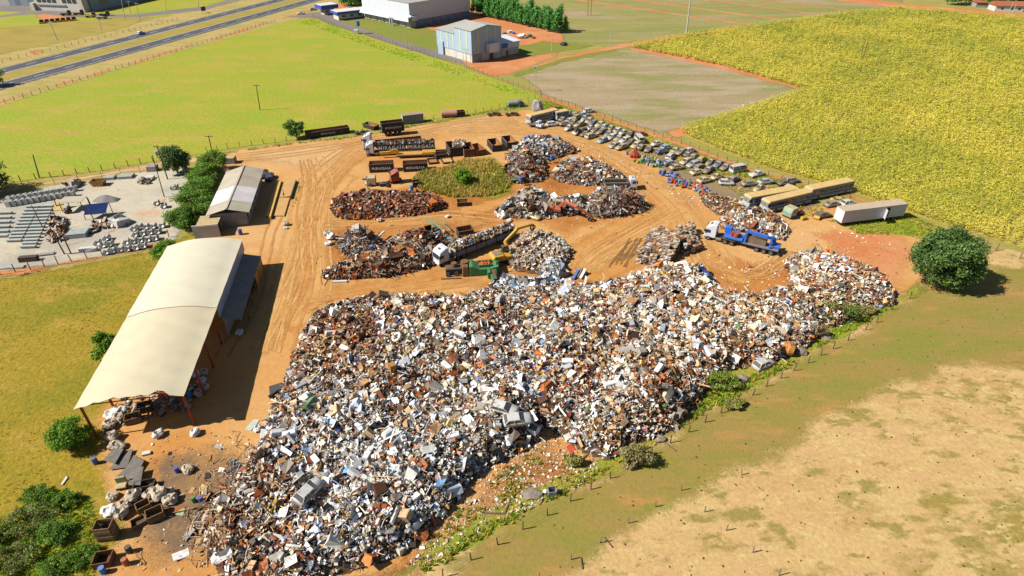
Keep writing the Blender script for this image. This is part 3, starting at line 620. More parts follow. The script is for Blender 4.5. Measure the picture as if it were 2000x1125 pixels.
g0 = P(634, 29); gt = thing('gatehouse', 'small white gatehouse under a wide flat blue-edged roof', 'gatehouse', g0, R(40))
MB().box(0, 6, 0, 4.5, 0, 3.0).build('wall', m_plaster_w, gt); MB().box(-2.2, 8, -2, 6.5, 3.0, 5.0).build('fascia', m_bluefascia, gt); MB().box(-2.1, 7.9, -1.9, 6.4, 5.0, 5.1).build('roof', m_plaster_w, gt)
MB().box(-.05, .0, .8, 3.6, 1.0, 2.2).build('window', m_gl, gt); MB().box(1.0, 2.6, -.05, 0, 1.0, 2.2).build('window', m_gl, gt)
l0 = P(662, 40); lu = P(731, 32)-l0; ln = thing('low_canteen', 'long low white block with blue-edged flat roof by the works lawn', 'building', l0, math.atan2(lu.y, lu.x))
LL = lu.length
MB().box(0, LL, 0, 7, 0, 3.0).build('wall', m_plaster_w, ln); MB().box(-1.0, LL+.6, -1.2, 8, 3.0, 4.2).build('fascia', m_bluefascia, ln); MB().box(-.9, LL+.5, -1.1, 7.9, 4.2, 4.3).build('roof', m_plaster_w, ln)
MB().box(.2, LL-.2, -.04, 0, .02, .5).build('skirting', m_bluefascia, ln)
for k in range(4): MB().box(2+k*4.5, 4+k*4.5, -.05, -.01, 1.4, 2.3).build('window', m_gl, ln)

f0 = P(74, 20); fu = P(170, 24)-f0; FL = fu.length; fu.normalize()
fa = thing('roadside_factory', 'white factory front with dark window bands across the highway', 'building', f0, math.atan2(fu.y, fu.x))
MB().box(0, FL, 0, 30, 0, 9).build('wall', m_plaster_w, fa); MB().box(FL-3, FL, -1.2, -.02, 0, 8.4).build('end_pier', m_block, fa)
for k in range(9):
    if k in (4,): continue
    f = MB().box(2.0+k*3.4, 4.6+k*3.4, -.12, -.02, 4.4, 7.4).build('window', m_gl, fa)
MB().box(1.5, FL*.62, -.5, -.02, 2.9, 3.5).build('ledge', mat('grey_ledge', alb((170, 176, 180)), .8), fa); MB().box(-2.5, -.1, -1.5, 6, 0, 4).build('planter', m_block, fa)
MB().box(FL-20, FL+1.5, 3, 90, 0, 8).build('side_hall', mat('blue_grey_cladding', alb((150, 166, 184)), .6), fa); MB().box(FL-.4, FL+2.2, 2.6, 90.4, 8.0, 8.4).build('roof', m_groof, fa)
for k in range(4): MB().box(FL+1.5, FL+1.6, 10+k*16, 16+k*16, 3, 6).build('window', m_gl if k % 2 == 0 else m_plaster_w, fa)
f1 = P(20, 12); fb = thing('grey_warehouse', 'pale grey warehouse with corrugated sides left of the white factory', 'building', f1, math.atan2(fu.y, fu.x)+.15)
MB().box(0, 26, 0, 20, 0, 9).build('wall', mat('grey_blue_cladding', alb((176, 190, 200)), .6), fb); MB().box(-32, -.1, 2, 22, 0, 9).build('annex_wall', m_plaster_w, fb); MB().box(-.3, 26.3, -.3, 20.3, 9, 9.3).build('roof', m_groof, fb)
for k in range(3): MB().box(4+k*8, 7+k*8, -.06, -.01, 1, 5).build('roller_door', mat('grey_shutter', alb((150, 160, 176)), .5), fb)

h0 = P(1942, 22); hs = thing('farmhouse', 'small white farmhouse with red tiled roof among trees', 'house', h0, R(-8))
MB().box(0, 20, 0, 8, 0, 3).build('wall', m_plaster_w, hs); m_tile = corrug('red_tiles', alb((190, 104, 66)), 0, .5, .9, depth=.06)
MB().add([(-.5, -.6, 3), (20.5, -.6, 3), (20.5, 8.6, 3), (-.5, 8.6, 3), (-.5, 4, 5), (20.5, 4, 5)], [(0, 1, 5, 4), (4, 5, 2, 3), (0, 4, 3), (1, 2, 5), (3, 2, 1, 0)]).build('roof', m_tile, hs)
MB().box(15, 17.4, -.06, -.01, 0, 2.2).build('door', m_bluefascia, hs)
for x in (3, 8, 12): MB().box(x, x+1.4, -.06, -.01, 1, 2.1).build('window', m_gl, hs)
h1 = P(1905, 14); hb = thing('farm_outbuilding', 'low farm outbuilding with faded red roof behind the hedge', 'building', h1, R(-8))
MB().box(0, 14, 0, 6, 0, 2.6).build('wall', m_plaster, hb); MB().add([(-.5, -.6, 2.6), (14.5, -.6, 2.6), (14.5, 6.6, 2.6), (-.5, 6.6, 2.6), (-.5, 3, 4.2), (14.5, 3, 4.2)], [(0, 1, 5, 4), (4, 5, 2, 3), (0, 4, 3), (1, 2, 5), (3, 2, 1, 0)]).build('roof', m_tile, hb)

# ================================================================ poles and fences
def top_of(base, tp):
    """where the ray through a pole's top pixel meets the upright plane through its foot"""
    u = (tp[0]-1000)/F_PX; v = (tp[1]-562.5)/F_PX
    d = Vector((u, math.cos(PITCH)-v*math.sin(PITCH), -math.sin(PITCH)-v*math.cos(PITCH))); t = base.y/d.y
    return Vector((u*t, base.y, CAM_H+d.z*t))
def pole(b, t, label, kind='wood', arm=True, r=.16, box=False, group=None, lamp=False):
    pb = P(*b); pt = top_of(pb, t)-pb
    th = thing('utility_pole', label, 'pole', pb, 0, group)
    MB().cyl((0, 0, 0), pt, r, 8, r*.7).build('shaft', m_wood if kind == 'wood' else m_conc, th)
    if arm:
        a = pt*.96; MB().bar(a+Vector((-1.1, .2, 0)), a+Vector((1.1, -.2, 0)), .12, .14).build('crossarm', m_darkwood if kind == 'wood' else m_conc, th)
        for s in (-.95, 0, .95): MB().cyl(a+Vector((s, 0, .06)), a+Vector((s, 0, .32)), .07, 6).build('insulator', m_plaster_w, th)
    if box: MB().cyl(pt*.78+Vector((-.5, -.3, -.5)), pt*.78+Vector((-.5, -.3, .6)), .38, 10).build('transformer', mat('transformer_grey', alb((186, 200, 210)), .5), th)
    if lamp: MB().box(-.9, .9, -.3, .3, -.12, .12).build('lamp_head', m_conc, th).location = pt
    return th
pole((77, 347), (64, 302), 'leaning dark wooden pole at the pasture fence over the precast yard', arm=False)
pole((508, 215), (500, 165), 'lone wooden pole with long shadow standing in the green pasture')
pole((327.5, 350), (306, 284), 'wooden pole carrying a grey transformer beside the dark round tree', box=True)
pole((321, 385), (297.5, 303), 'slim bare wooden pole in front of the transformer pole', arm=False, r=.12)
pole((126, 496), (97, 443), 'twin leaning pole with a stub at the precast yard fence', arm=False, r=.14)
pole((139, 496), (117.5, 449), 'leaning wooden pole propped beside its twin at the yard fence', arm=False, r=.14)
pole((86, 449), (61, 400), 'slim pole standing between rows of concrete beams', arm=False, r=.1)
pole((415, 300), (407, 265), 'wooden crossarm pole rising behind the tree row')
pole((186, 436), (170, 400), 'thin grey post holding up the blue tarpaulin', arm=False, r=.1)
pole((113, 430), (101, 410), 'short dark post by the concrete mixer', arm=False, r=.12)
pole((113, 409), (105, 389), 'short dark post beside the ochre board stand', arm=False, r=.12)
pole((177, 400), (171, 386), 'short black post at the tarpaulin corner', arm=False, r=.12)
pole((1046, 179), (1046, 130), 'white concrete pole at the corner of the fallow field', 'conc', lamp=True, arm=False)
pole((1192, 91), (1193, 57), 'white concrete pole at the meeting of the red tracks', 'conc')
pole((1340, 69), (1349, -4), 'very tall pale concrete mast at the corn edge', 'conc', arm=False, r=.42)
pole((1680, 116), (1691, 73), 'slim pole of the pair standing in the corn', arm=False, group='pole pair in the corn'); pole((1685, 116), (1698, 70), 'slim pole of the pair standing in the corn', arm=False, group='pole pair in the corn')
pole((1148, 31), (1149, -8), 'thin pole of the pair in the far field', arm=False, group='pole pair in the far field'); pole((1154, 30), (1156, -8), 'thin pole of the pair in the far field', arm=False, group='pole pair in the far field')
pole((1077, 108), (1078, 71), 'pale pole beside the green gully behind the works', 'conc')
pole((911, 133), (910, 95), 'concrete pole at the asphalt end before the tall gabled works', 'conc')
pole((794, 99), (791, 59), 'pale pole halfway along the works road', 'conc', arm=False)
pole((1969, 30), (1979, 4), 'white pole of the pair near the farmhouse', 'conc', arm=False, group='pole pair by the farmhouse'); pole((1975, 30), (1985, 8), 'white pole of the pair near the farmhouse', 'conc', arm=False, group='pole pair by the farmhouse')
pole((1762, 13), (1766, -6), 'white pole at the far tip of the corn', 'conc', arm=False)
pole((112, 78), (98, 44), 'concrete lamp pole on the highway verge near the yellow implements', 'conc', lamp=True, arm=False)
for b, t in (((199, 60), (191, 31)), ((245, 37), (235, -8)), ((274, 41), (265, 5)), ((255, 25), (250, 2)), ((325, 21), (322, -8)), ((388, 14), (386, -12))):
    pole(b, t, 'concrete pole in the line before the roadside factory', 'conc', group='poles along the factory side of the highway')
tw = thing('water_tower', 'small blue water tank on a thin post by the works road', 'water tank', P(699, 66)); tp = top_of(P(699, 66), (698.5, 46))-P(699, 66)
MB().cyl((0, 0, 0), tp, .22, 8).build('post', m_conc, tw); MB().cyl(tp-Vector((0, 0, 1)), tp+Vector((0, 0, 1.2)), .95, 12).build('tank', mat('tank_blue', alb((90, 140, 190)), .5), tw)
MB().box(-1.8, .4, -1, 1, 0, 1.8).build('base_hut', m_plaster_w, tw)

post_me = {}
def fence(name, pts, gap, h, r, label, cat='fence', m=None, wires=3, px=True, lean=.04, only=None):
    w = [P(*p) for p in pts] if px else [Vector((p[0], p[1], 0)) for p in pts]
    th = thing(name, label, cat, w[0]); o0 = w[0]
    m = m or m_darkwood; key = (h, r, m.name)
    if key not in post_me: post_me[key] = MB().cyl((0, 0, -.2), (0, 0, h), r, 6, r*.9).mesh('post', m)
    sp = []
    if only: sp = [P(*p) for p in only]
    else:
        for a, b in zip(w[:-1], w[1:]):
            n = max(1, round((b-a).length/gap)); sp += [a+(b-a)*i/n for i in range(n)]
        sp.append(w[-1])
    for q in sp:
        o = link('post', post_me[key], th); o.location = q-o0; o.rotation_euler = (random.gauss(0, lean), random.gauss(0, lean), random.random()*6)
        o.scale = (1, 1, random.uniform(.88, 1.1))
    mb = MB()
    for k in range(wires):
        z = h*(.3+.65*k/max(1, wires-1))
        for a, b in zip(sp[:-1], sp[1:]): mb.bar(a-o0+Vector((0, 0, z)), b-o0+Vector((0, 0, z)), .012)
    if wires: mb.build('wires', mat('fence_wire', alb((110, 104, 96)), .6), th)
    return th
def hwpx(s0, s1, o): return [hw(s0, o), hw(s1, o)]
fence('wire_fence', hwpx(-25, 130, -26.2), 3.2, 1.5, .11, 'post and wire fence between highway verge and green pasture', m=mat('grey_post', alb((150, 134, 112)), .9), px=False)
fence('wire_fence', hwpx(-10, 120, 27.5), 3.6, 1.4, .11, 'post and wire fence on the factory side of the highway', m=MATS['grey_post'], px=False)
fence('wire_fence', [(-20, 363), (100, 346), (200, 333), (348, 309)], 2.8, 1.5, .1, 'post and wire fence along the pale lane above the precast yard')
fence('wire_fence', [(405, 297), (445, 290), (560, 275), (690, 262), (830, 236), (960, 215), (1058, 190)], 3.0, 1.4, .08, 'post and wire fence between pasture and the black skips')
fence('mesh_fence', [(612, 34), (642, 47), (760, 84), (900, 129), (1056, 186)], 3.2, 1.7, .07, 'dark mesh fence along the works road side of the pasture', m=mat('grey_metal_post', alb((130, 124, 118)), .6), wires=6)
fence('wire_fence', [(1058, 190), (1330, 281), (1500, 345), (1660, 387)], 3.2, 1.5, .08, 'post and wire fence beside the red path behind the wrecked cars')
fence('wire_fence', [(1776, 584), (850, 1130)], 3, 1.35, .075, 'old post and wire fence along the weedy edge of the main heap', only=[(1870, 520), (1830, 550), (1776, 584), (1742, 605), (1712, 630), (1690, 644), (1656, 665), (1627, 681), (1603, 694), (1578, 709), (1551, 724), (1525, 739), (1497, 755), (1470, 772), (1440, 789), (1408, 807), (1377, 825), (1345, 844), (1309, 865), (1272, 887), (1232, 910), (1192, 934), (1154, 956), (1114, 979), (1069, 1007), (1021, 1034), (972, 1064), (920, 1094), (865, 1128)], wires=2)
fence('wire_fence', [(1448, 928), (1050, 1125)], 3, 1.2, .07, 'broken row of bare posts crossing the grazed lane', m=MATS['grey_post'], only=[(1448, 928), (1330, 958), (1280, 990), (1227, 1022), (1171, 1060), (1115, 1093), (1052, 1130)], wires=0)
fence('wire_fence', [(1330, 958), (1530, 1125)], 3, 1.2, .07, 'short row of leaning posts on the dry front pasture', m=MATS['grey_post'], only=[(1376, 1000), (1418, 1036), (1470, 1079), (1521, 1124)], wires=0)
fence('wire_fence', [(-30, 541), (60, 527), (140, 511), (230, 494), (310, 470), (330, 463)], 2.6, 1.8, .09, 'wooden post fence between precast yard and olive meadow', m=m_wood)
fence('wire_fence', [(60, 366), (200, 349), (310, 331)], 4.5, 1.9, .06, 'row of slim posts between the lane and the precast yard', m=MATS['grey_metal_post'], wires=0)
fence('wire_fence', [(1870, 455), (1945, 490), (2040, 520)], 4, 1.5, .1, 'post and wire fence at the corn corner beyond the big tree', m=m_wood)
# ================================================================ trees, shrubs, crops, weeds
m_leaf = tintmat('foliage', .7, var=.3, scale=.8, trans=.38, spec=.25)
m_straw = tintmat('crop_leaf', .8, var=.2, scale=.3, trans=.42, spec=.15)
m_bark = mat('bark', alb((112, 92, 72)), .95, var=.35, scale=2)
LEAF_GAIN = 2.6
def leafmesh(blobs, n, size, cols, rng, shell=.75, flat=.35):
    """n bent leaf sprays spread through blobs (centre, radii); returns one mesh"""
    w = np.array([b[1][0]*b[1][1]*b[1][2] for b in blobs])**.67; w /= w.sum()
    k = rng.choice(len(blobs), n, p=w); C = np.array([b[0] for b in blobs])[k]; Rr = np.array([b[1] for b in blobs])[k]
    d = rng.normal(0, 1, (n, 3)); d /= np.linalg.norm(d, axis=1)[:, None]
    r = np.where(rng.random(n) < shell, rng.uniform(.78, 1.06, n), rng.uniform(.2, .8, n))
    pos = C+d*Rr*r[:, None]+rng.normal(0, .16, (n, 3))*Rr.mean(1)[:, None]
    nrm = d*.7+rng.normal(0, .6, (n, 3)); nrm[:, 2] += flat; nrm /= np.linalg.norm(nrm, axis=1)[:, None]
    a = np.cross(nrm, rng.normal(0, 1, (n, 3))); a /= np.linalg.norm(a, axis=1)[:, None]; b = np.cross(nrm, a)
    s = size*rng.uniform(.6, 1.4, n)[:, None]
    V = np.stack([pos-a*s*.9, pos-b*s*.42+nrm*s*.12, pos+a*s*.9, pos+b*s*.42+nrm*s*.12], 1)
    cc = np.array([c[:3] for c in cols]); ci = rng.integers(0, len(cc), n)
    bl = rng.uniform(.82, 1.18, len(blobs))[k]
    col = cc[ci]*rng.uniform(.75, 1.25, n)[:, None]*bl[:, None]*LEAF_GAIN
    return V.reshape(-1, 3), np.arange(n*4).reshape(-1, 4), np.repeat(col, 4, 0)
GREEN = [alb(c) for c in ((74, 104, 40), (92, 120, 44), (58, 86, 36), (110, 132, 58))]
BRIGHT = [alb(c) for c in ((106, 140, 34), (84, 122, 30), (124, 152, 44), (66, 104, 28))]
DARK = [alb(c) for c in ((62, 88, 44), (80, 104, 54), (48, 72, 36), (98, 118, 70))]
EUCA = [alb(c) for c in ((64, 120, 52), (84, 140, 60), (48, 98, 44), (102, 150, 74))]
SCRUB = [alb(c) for c in ((132, 128, 66), (112, 118, 50), (150, 136, 84), (96, 104, 44))]
DEAD = [alb(c) for c in ((142, 122, 92), (120, 102, 78), (158, 140, 108))]
def blobs_round(rx, ry, rz, z0, n, rng, sub=.42):
    out = []
    for i in range(n):
        d = rng.normal(0, 1, 3); d /= np.linalg.norm(d); d[2] = d[2]*1.0-.08
        r = rng.uniform(.45, .8); s = sub*rng.uniform(.65, 1.25)
        out.append(((d[0]*rx*r, d[1]*ry*r, z0+rz+d[2]*rz*r), (rx*s, ry*s, rz*s*.85)))
    return out
def trunk_mb(h, r, spread, n, rng, z1):
    mb = MB(); mb.cyl((0, 0, -.2), (rng.normal(0, .1), rng.normal(0, .1), h), r, 8, r*.7)
    for i in range(n):
        a = rng.uniform(0, 6.28); d = Vector((math.cos(a)*spread*rng.uniform(.4, 1), math.sin(a)*spread*rng.uniform(.4, 1), z1*rng.uniform(.55, .95)))
        s = Vector((0, 0, h*rng.uniform(.6, 1))); m = s.lerp(d, .5)+Vector((0, 0, .3)); mb.cyl(s, m, r*.5, 6, r*.33); mb.cyl(m, d, r*.33, 5, r*.1)
    return mb
def tree(name, label, cat, loc, r, h, n, leaf, cols, seed, trunk_h=1.5, tr=.22, nb=14, group=None, low=.12, sub=.42, rz=0, shell=.75):
    rng = np.random.default_rng(seed)
    th = thing(name, label, cat, loc, rz, group)
    rx, ry = r if isinstance(r, tuple) else (r, r)
    bl = blobs_round(rx, ry, h*(1-low)/2, h*low, nb, rng, sub)
    V, F, T = leafmesh(bl, n, leaf, cols, rng, shell)
    V[:, 2] = np.maximum(V[:, 2], .05)
    o = link('crown', fast_mesh('crown', V, F, T, m_leaf), th); CH.setdefault(th.name, []).append(o)
    trunk_mb(trunk_h, tr, max(rx, ry)*.7, 7, rng, h*.85).build('trunk', m_bark, th)
    return th
# the big tree at the corner of the yard
tree('broadleaf_tree', 'big round dark green tree with wide shadow at the yard corner', 'tree', P(1832, 556), (6.6, 6.3), 12.6, 34000, .25, GREEN+DARK, 3, 2.0, .45, 90, sub=.22, low=.0, shell=.6)
# tree row beside the precast yard
tree('broadleaf_tree', 'dark round tree beside the transformer pole', 'tree', P(348, 338), 3.5, 7.4, 9000, .24, DARK, 4, 1.2, .25, 36, low=.0, sub=.3, shell=.6)
for i, (px, r, h, lab) in enumerate([((418, 336), (3.8, 5.0), 5.6, 'bushy green tree at the lane end of the hedge row'), ((400, 360), (4.2, 5.2), 5.4, 'bushy green tree in the hedge row behind the office gable'), ((392, 385), (4.2, 5.0), 5.2, 'bushy green tree in the hedge row by the white roof patch'),
        ((382, 412), (4.2, 5.0), 5.0, 'bushy green tree in the hedge row next to the flat store'), ((364, 440), (4.4, 4.4), 4.8, 'spreading green tree ending the hedge row above the beam stacks'), ((392, 430), (3.2, 4.0), 4.2, 'lower green tree leaning against the flat store wall')]):
    tree('broadleaf_tree', lab, 'tree', P(*px), r, h, 7000, .22, BRIGHT+GREEN, 20+i, 1.0, .18, 40, low=.0, sub=.28, shell=.55)
tree('shrub', 'low green shrub at the far left foot of the cream shed', 'shrub', P(325, 500), (2.4, 3.2), 3.0, 3600, .2, BRIGHT, 31, .6, .1, 22, low=0, sub=.3)
tree('shrub', 'narrow green shrub half hidden under the left roof edge', 'shrub', P(205, 690), (1.6, 3.0), 3.4, 1800, .26, BRIGHT, 32, .6, .1, 8, low=0)
tree('small_tree', 'feathery bright green tree by the near left shed corner', 'tree', P(150, 870), (3.0, 2.8), 4.4, 9000, .15, BRIGHT, 33, 1.0, .14, 36, low=.0, sub=.27, shell=.5)
tree('small_tree', 'small round tree standing alone at the pasture fence', 'tree', P(580, 270), 3.1, 6.0, 5000, .22, GREEN, 34, 1.2, .16, 24, low=.08, sub=.28, shell=.6)
tree('shrub', 'bright green bush in the tall dry grass island', 'shrub', P(906, 358), 2.5, 4.4, 4200, .22, BRIGHT, 35, .8, .14, 26, low=.0, sub=.3, shell=.55)
for i, (px, r, h, cols, lab) in enumerate([((1632, 625), (4.6, 2.6), 3.6, SCRUB+GREEN, 'wide olive shrub growing on the right flank of the main heap'), ((1582, 655), (3.0, 1.8), 3.0, DEAD, 'grey leafless scrub below the olive shrub on the heap'), ((1405, 755), (3.2, 2.0), 2.6, BRIGHT+SCRUB, 'green weedy bush at the foot of the steep heap face'), ((1345, 765), (2.2, 1.6), 2.2, DEAD, 'grey dry scrub clinging to the shaded heap foot'),
        ((1238, 905), (2.4, 1.7), 3.2, SCRUB+DEAD, 'dry olive bush by the fence below the main heap'), ((1120, 905), (1.4, 1.0), 1.6, SCRUB, 'straw coloured weed clump near the grey open box'), ((1690, 612), (1.8, 1.2), 1.6, DEAD+SCRUB, 'low dry scrub beside the right end of the main heap'), ((1435, 795), (2.0, 1.0), 1.2, SCRUB, 'low olive weeds under the bare boulder')]):
    tree('shrub', lab, 'shrub', P(*px), r, h, 3400, .17, cols, 50+i, .4, .07, 24, low=0, sub=.3, shell=.5)
for i, (px, r, h, lab) in enumerate([((60, 1030), (3.4, 3.0), 2.4, 'twiggy green shrub on the olive meadow edge'), ((30, 1100), (3.2, 2.6), 2.2, 'twiggy green shrub at the meadow corner with thin branches'), ((130, 985), (1.8, 1.6), 1.6, 'low bright weeds behind the pile of pale sacks'), ((165, 1090), (1.8, 1.6), 1.0, 'lush green grass clump beside the rusty bin'), ((110, 1050), (2.4, 2.2), 1.8, 'leafy weed clump between the twiggy shrub and the wooden bin'), ((80, 975), (2.4, 2.0), 1.6, 'loose green bush above the twiggy shrub on the meadow'), ((120, 1110), (2.6, 2.0), 1.4, 'dense dark green weeds left of the rusty bin'), ((-10, 1050), (2.6, 2.4), 2.2, 'tangled shrub at the outer meadow edge')]):
    tree('shrub', lab, 'shrub', P(*px), r, h, 3600, .12, BRIGHT+GREEN+(SCRUB+DEAD if i < 2 else []), 70+i, .4, .04, 30, low=0, sub=.26, shell=.25)
# trees standing left of the frame whose shade falls on the lane and the highway verge
tree('broadleaf_tree', 'tall dark tree beside the lane west of the precast yard', 'tree', P(-30, 380), (6.0, 5.5), 9, 6000, .35, DARK, 81, 2, .3, 18)
tree('broadleaf_tree', 'small roadside tree in the highway median', 'tree', P(-6, 168), 3.6, 6, 2000, .35, GREEN, 82, 2, .2, 12)
# eucalyptus rows, copies of three grown trees
eu = []
for k in range(3):
    rng = np.random.default_rng(90+k)
    bl = [((rng.normal(0, .5), rng.normal(0, .5), z), (1.5*(1-.35*i/8)*rng.uniform(.8, 1.2),)*2+(1.3,)) for i, z in enumerate(np.linspace(2.4, 8.6, 9))]
    V, F, T = leafmesh(bl, 900, .42, EUCA, rng, .7)
    eu.append((fast_mesh('crown', V, F, T, m_leaf), MB().cyl((0, 0, -.2), (0, 0, 7.5), .14, 6, .05).mesh('trunk', m_bark)))
def euca(q, s, label, group, k):
    th = thing('eucalyptus_tree', label, 'tree', q, random.random()*6, group); th.scale = (s, s, s*random.uniform(.9, 1.15))
    link('crown', eu[k][0], th); link('trunk', eu[k][1], th)
a, b = P(927, 28), P(1093, 66)
for row in range(2):
    for i in range(23):
        q = a.lerp(b, (i+.5*row)/22.5)+Vector((2.4*row+random.uniform(-.5, .5), 3.0*row+random.uniform(-.5, .5), 0))
        euca(q, random.uniform(.85, 1.2), 'slim eucalyptus in the %s row behind the red works yard' % ('nearer' if row == 0 else 'farther'), 'eucalyptus trees, %s row' % ('nearer' if row == 0 else 'farther'), random.randrange(3))
for i in range(12):
    q = P(668+i*4.2, 11+random.uniform(-2, 3)); euca(q, random.uniform(1.0, 1.4), 'dark bushy tree in the clump behind the gatehouse', 'trees behind the gatehouse', random.randrange(3))
for i in range(26):
    q = P(1850+i*9+random.uniform(-4, 4), 12+i*.7+random.uniform(-9, -2)); euca(q, random.uniform(1.1, 1.7), 'green tree in the farm grove behind the red-roofed farmhouse', 'farm grove trees', random.randrange(3))

# ---------------------------------------------------------------- corn
CORN = [(1224, 92), (1340, 69), (1500, 47), (1640, 28), (1762, 15.5), (2000, 36), (2330, 66), (2330, 590), (2000, 487), (1800, 425), (1660, 375), (1500, 330), (1327, 262), (1330, 252), (1500, 198), (1574, 175), (1400, 127)]
def blade(rng, n, h, L, w):
    V = []; Fc = []
    for i in range(n):
        a = rng.uniform(0, 6.28); c, s = math.cos(a), math.sin(a); z = h*rng.uniform(.35, .95); l = L*rng.uniform(.7, 1.2); dr = rng.uniform(-.15, .5)*l
        px, py = -s*w/2, c*w/2; b = len(V)
        V += [(px, py, z), (-px, -py, z), (c*l*.55-px, s*l*.55-py, z+.18*l), (c*l*.55+px, s*l*.55+py, z+.18*l), (c*l, s*l, z-dr)]
        Fc += [(b, b+1, b+2), (b, b+2, b+3), (b+3, b+2, b+4)]
    b = len(V); V += [(-.03, 0, 0), (.03, 0, 0), (0, .02, h*1.1)]; Fc += [(b, b+1, b+2)]
    return np.array(V, float), np.array(Fc)
cp = W(CORN); rng = np.random.default_rng(5)
cornp = [blade(rng, 4, 1.75, .62, .16) for _ in range(6)]
bb0, bb1 = cp.min(0), cp.max(0)
rowd = Vector((math.cos(-.42), math.sin(-.42))); U = np.array([rowd.x, rowd.y]); Vv = np.array([-rowd.y, rowd.x])
cen = cp.mean(0); ext = 420
pts = []
rows = np.arange(-ext, ext, .85)
for rr in rows:
    t = np.arange(-ext, ext, .55); p = cen+U*t[:, None]+Vv*rr; pts.append(p)
pts = np.concatenate(pts); pts = pts[(pts > bb0).all(1) & (pts < bb1).all(1)]
pts += rng.normal(0, .12, pts.shape)
u_ = pts[:, 0]/np.maximum(pts[:, 1], 1); dist = np.hypot(pts[:, 0], pts[:, 1])
keep = (u_ < 1.16) & (rng.random(len(pts)) < np.clip((150/dist)**1.15, .2, 1)*np.where(u_ > .93, .5, 1))
pts = pts[keep]; pts = pts[inside(cp, pts[:, 0], pts[:, 1])]
dist = np.hypot(pts[:, 0], pts[:, 1]); n = len(pts)
sc = np.clip((dist/150)**.6, 1, 1.8)*rng.uniform(.85, 1.15, n)
zs = rng.uniform(.85, 1.15, n)
colr = np.array([alb(c)[:3] for c in ((216, 200, 84), (196, 188, 70), (226, 210, 112), (176, 178, 66), (150, 160, 62), (226, 204, 128))])
mixn = vnoise(pts[:, 0], pts[:, 1], 26, 3)*.6+vnoise(pts[:, 0], pts[:, 1], 7, 4)*.4
pr = rng.random(n)*.62+(mixn-.5)*.8+.4
ci = np.where(pr > .93, 4, np.where(pr > .8, 3, np.where(pr > .5, 1, np.where(pr > .25, 0, np.where(pr > .12, 2, 5)))))
col = colr[ci]*rng.uniform(.85, 1.12, n)[:, None]*2.0
pos = np.c_[pts, np.zeros(n)]
print('corn plants', n)
co = joined('corn_field', cornp, rng.integers(0, 6, n), pos, rotmats(n, .06, rng=rng), np.c_[sc, sc, zs], col, m_straw)
tag(co, 'ripening yellow corn standing in a large field', 'corn', kind='stuff')

# ---------------------------------------------------------------- grass tufts
def tuft(rng, n=7, h=.6):
    V = []; Fc = []
    for i in range(n):
        a = rng.uniform(0, 6.28); c, s = math.cos(a), math.sin(a); l = h*rng.uniform(.6, 1.1); o = rng.uniform(.1, .5)*h; w = .09*h/.6; b = len(V)
        ox, oy = rng.normal(0, .12, 2)
        V += [(ox-s*w, oy+c*w, 0), (ox+s*w, oy-c*w, 0), (ox+c*o, oy+s*o, l)]; Fc.append((b, b+1, b+2))
    return np.array(V), np.array(Fc)
tufts = [tuft(rng) for _ in range(5)]
def grass(name, label, poly, dens, size, cols, seed, clump=6, thr=.45, px=True):
    rng = np.random.default_rng(seed); w = W(poly); lo, hi = w.min(0), w.max(0); n = int(dens*np.prod(hi-lo))
    q = rng.uniform(lo, hi, (n, 2)); q = q[inside(w, q[:, 0], q[:, 1])]
    k = vnoise(q[:, 0], q[:, 1], clump, seed)*.65+vnoise(q[:, 0], q[:, 1], clump/3, seed+1)*.35
    k2 = np.clip(dist_edge(w, q[:, 0], q[:, 1])/1.5, 0, 1); q = q[(k*k2 > thr*rng.uniform(.6, 1.3, len(q)))]; n = len(q)
    cc = np.array([c[:3] for c in cols]); ci = np.clip(((vnoise(q[:, 0], q[:, 1], clump*1.7, seed+2)*1.2-.1+rng.normal(0, .18, n))*len(cc)).astype(int), 0, len(cc)-1)
    gn = 1.65 if name == 'tall_grass' else 2.2
    o = joined(name, tufts, rng.integers(0, 5, n), np.c_[q, np.zeros(n)], rotmats(n, .15, rng=rng), size*rng.uniform(.5, 1.4, n), cc[ci]*rng.uniform(.75, 1.2, n)[:, None]*gn, m_leaf)
    tag(o, label, 'grass', kind='stuff'); return o
STRAW = [alb(c) for c in ((206, 180, 92), (186, 168, 72), (160, 154, 58), (214, 190, 110))]
LUSH = [alb(c) for c in ((150, 160, 44), (124, 156, 40), (176, 168, 60), (98, 136, 34))]
grass('tall_grass', 'tall straw coloured grass island in the middle of the yard', [(800, 350), (830, 330), (870, 325), (905, 312), (960, 310), (1000, 345), (1005, 375), (960, 385), (880, 388), (815, 372)], 9, 1.5, STRAW+LUSH[:1], 11, 5, .22)
WS = [(1790, 555), (1795, 580), (1690, 640), (1600, 690), (1490, 754), (1370, 820), (1270, 882), (1150, 950), (1060, 1003), (950, 1062), (850, 1130), (740, 1135), (840, 1075), (960, 1005), (1080, 950), (1200, 895), (1290, 850), (1400, 745), (1560, 695), (1640, 615), (1740, 590)]
grass('weeds', 'green and straw weeds along the fence below the main heap', WS, 16, .75, LUSH+STRAW[1:3], 12, 4, .3)
grass('weeds', 'sparse weeds on the rubble slope below the main heap', [(1060, 850), (1120, 885), (1180, 930), (1050, 970), (960, 1020), (880, 1070), (800, 1110), (820, 1050), (900, 965), (1000, 895)], 7, .7, LUSH+STRAW[2:3], 13, 3, .55)
grass('weeds', 'green weeds around the white trailer box', [(1610, 430), (1700, 405), (1790, 422), (1880, 455), (1850, 482), (1760, 462), (1680, 462)], 9, .6, LUSH, 14, 4, .35)
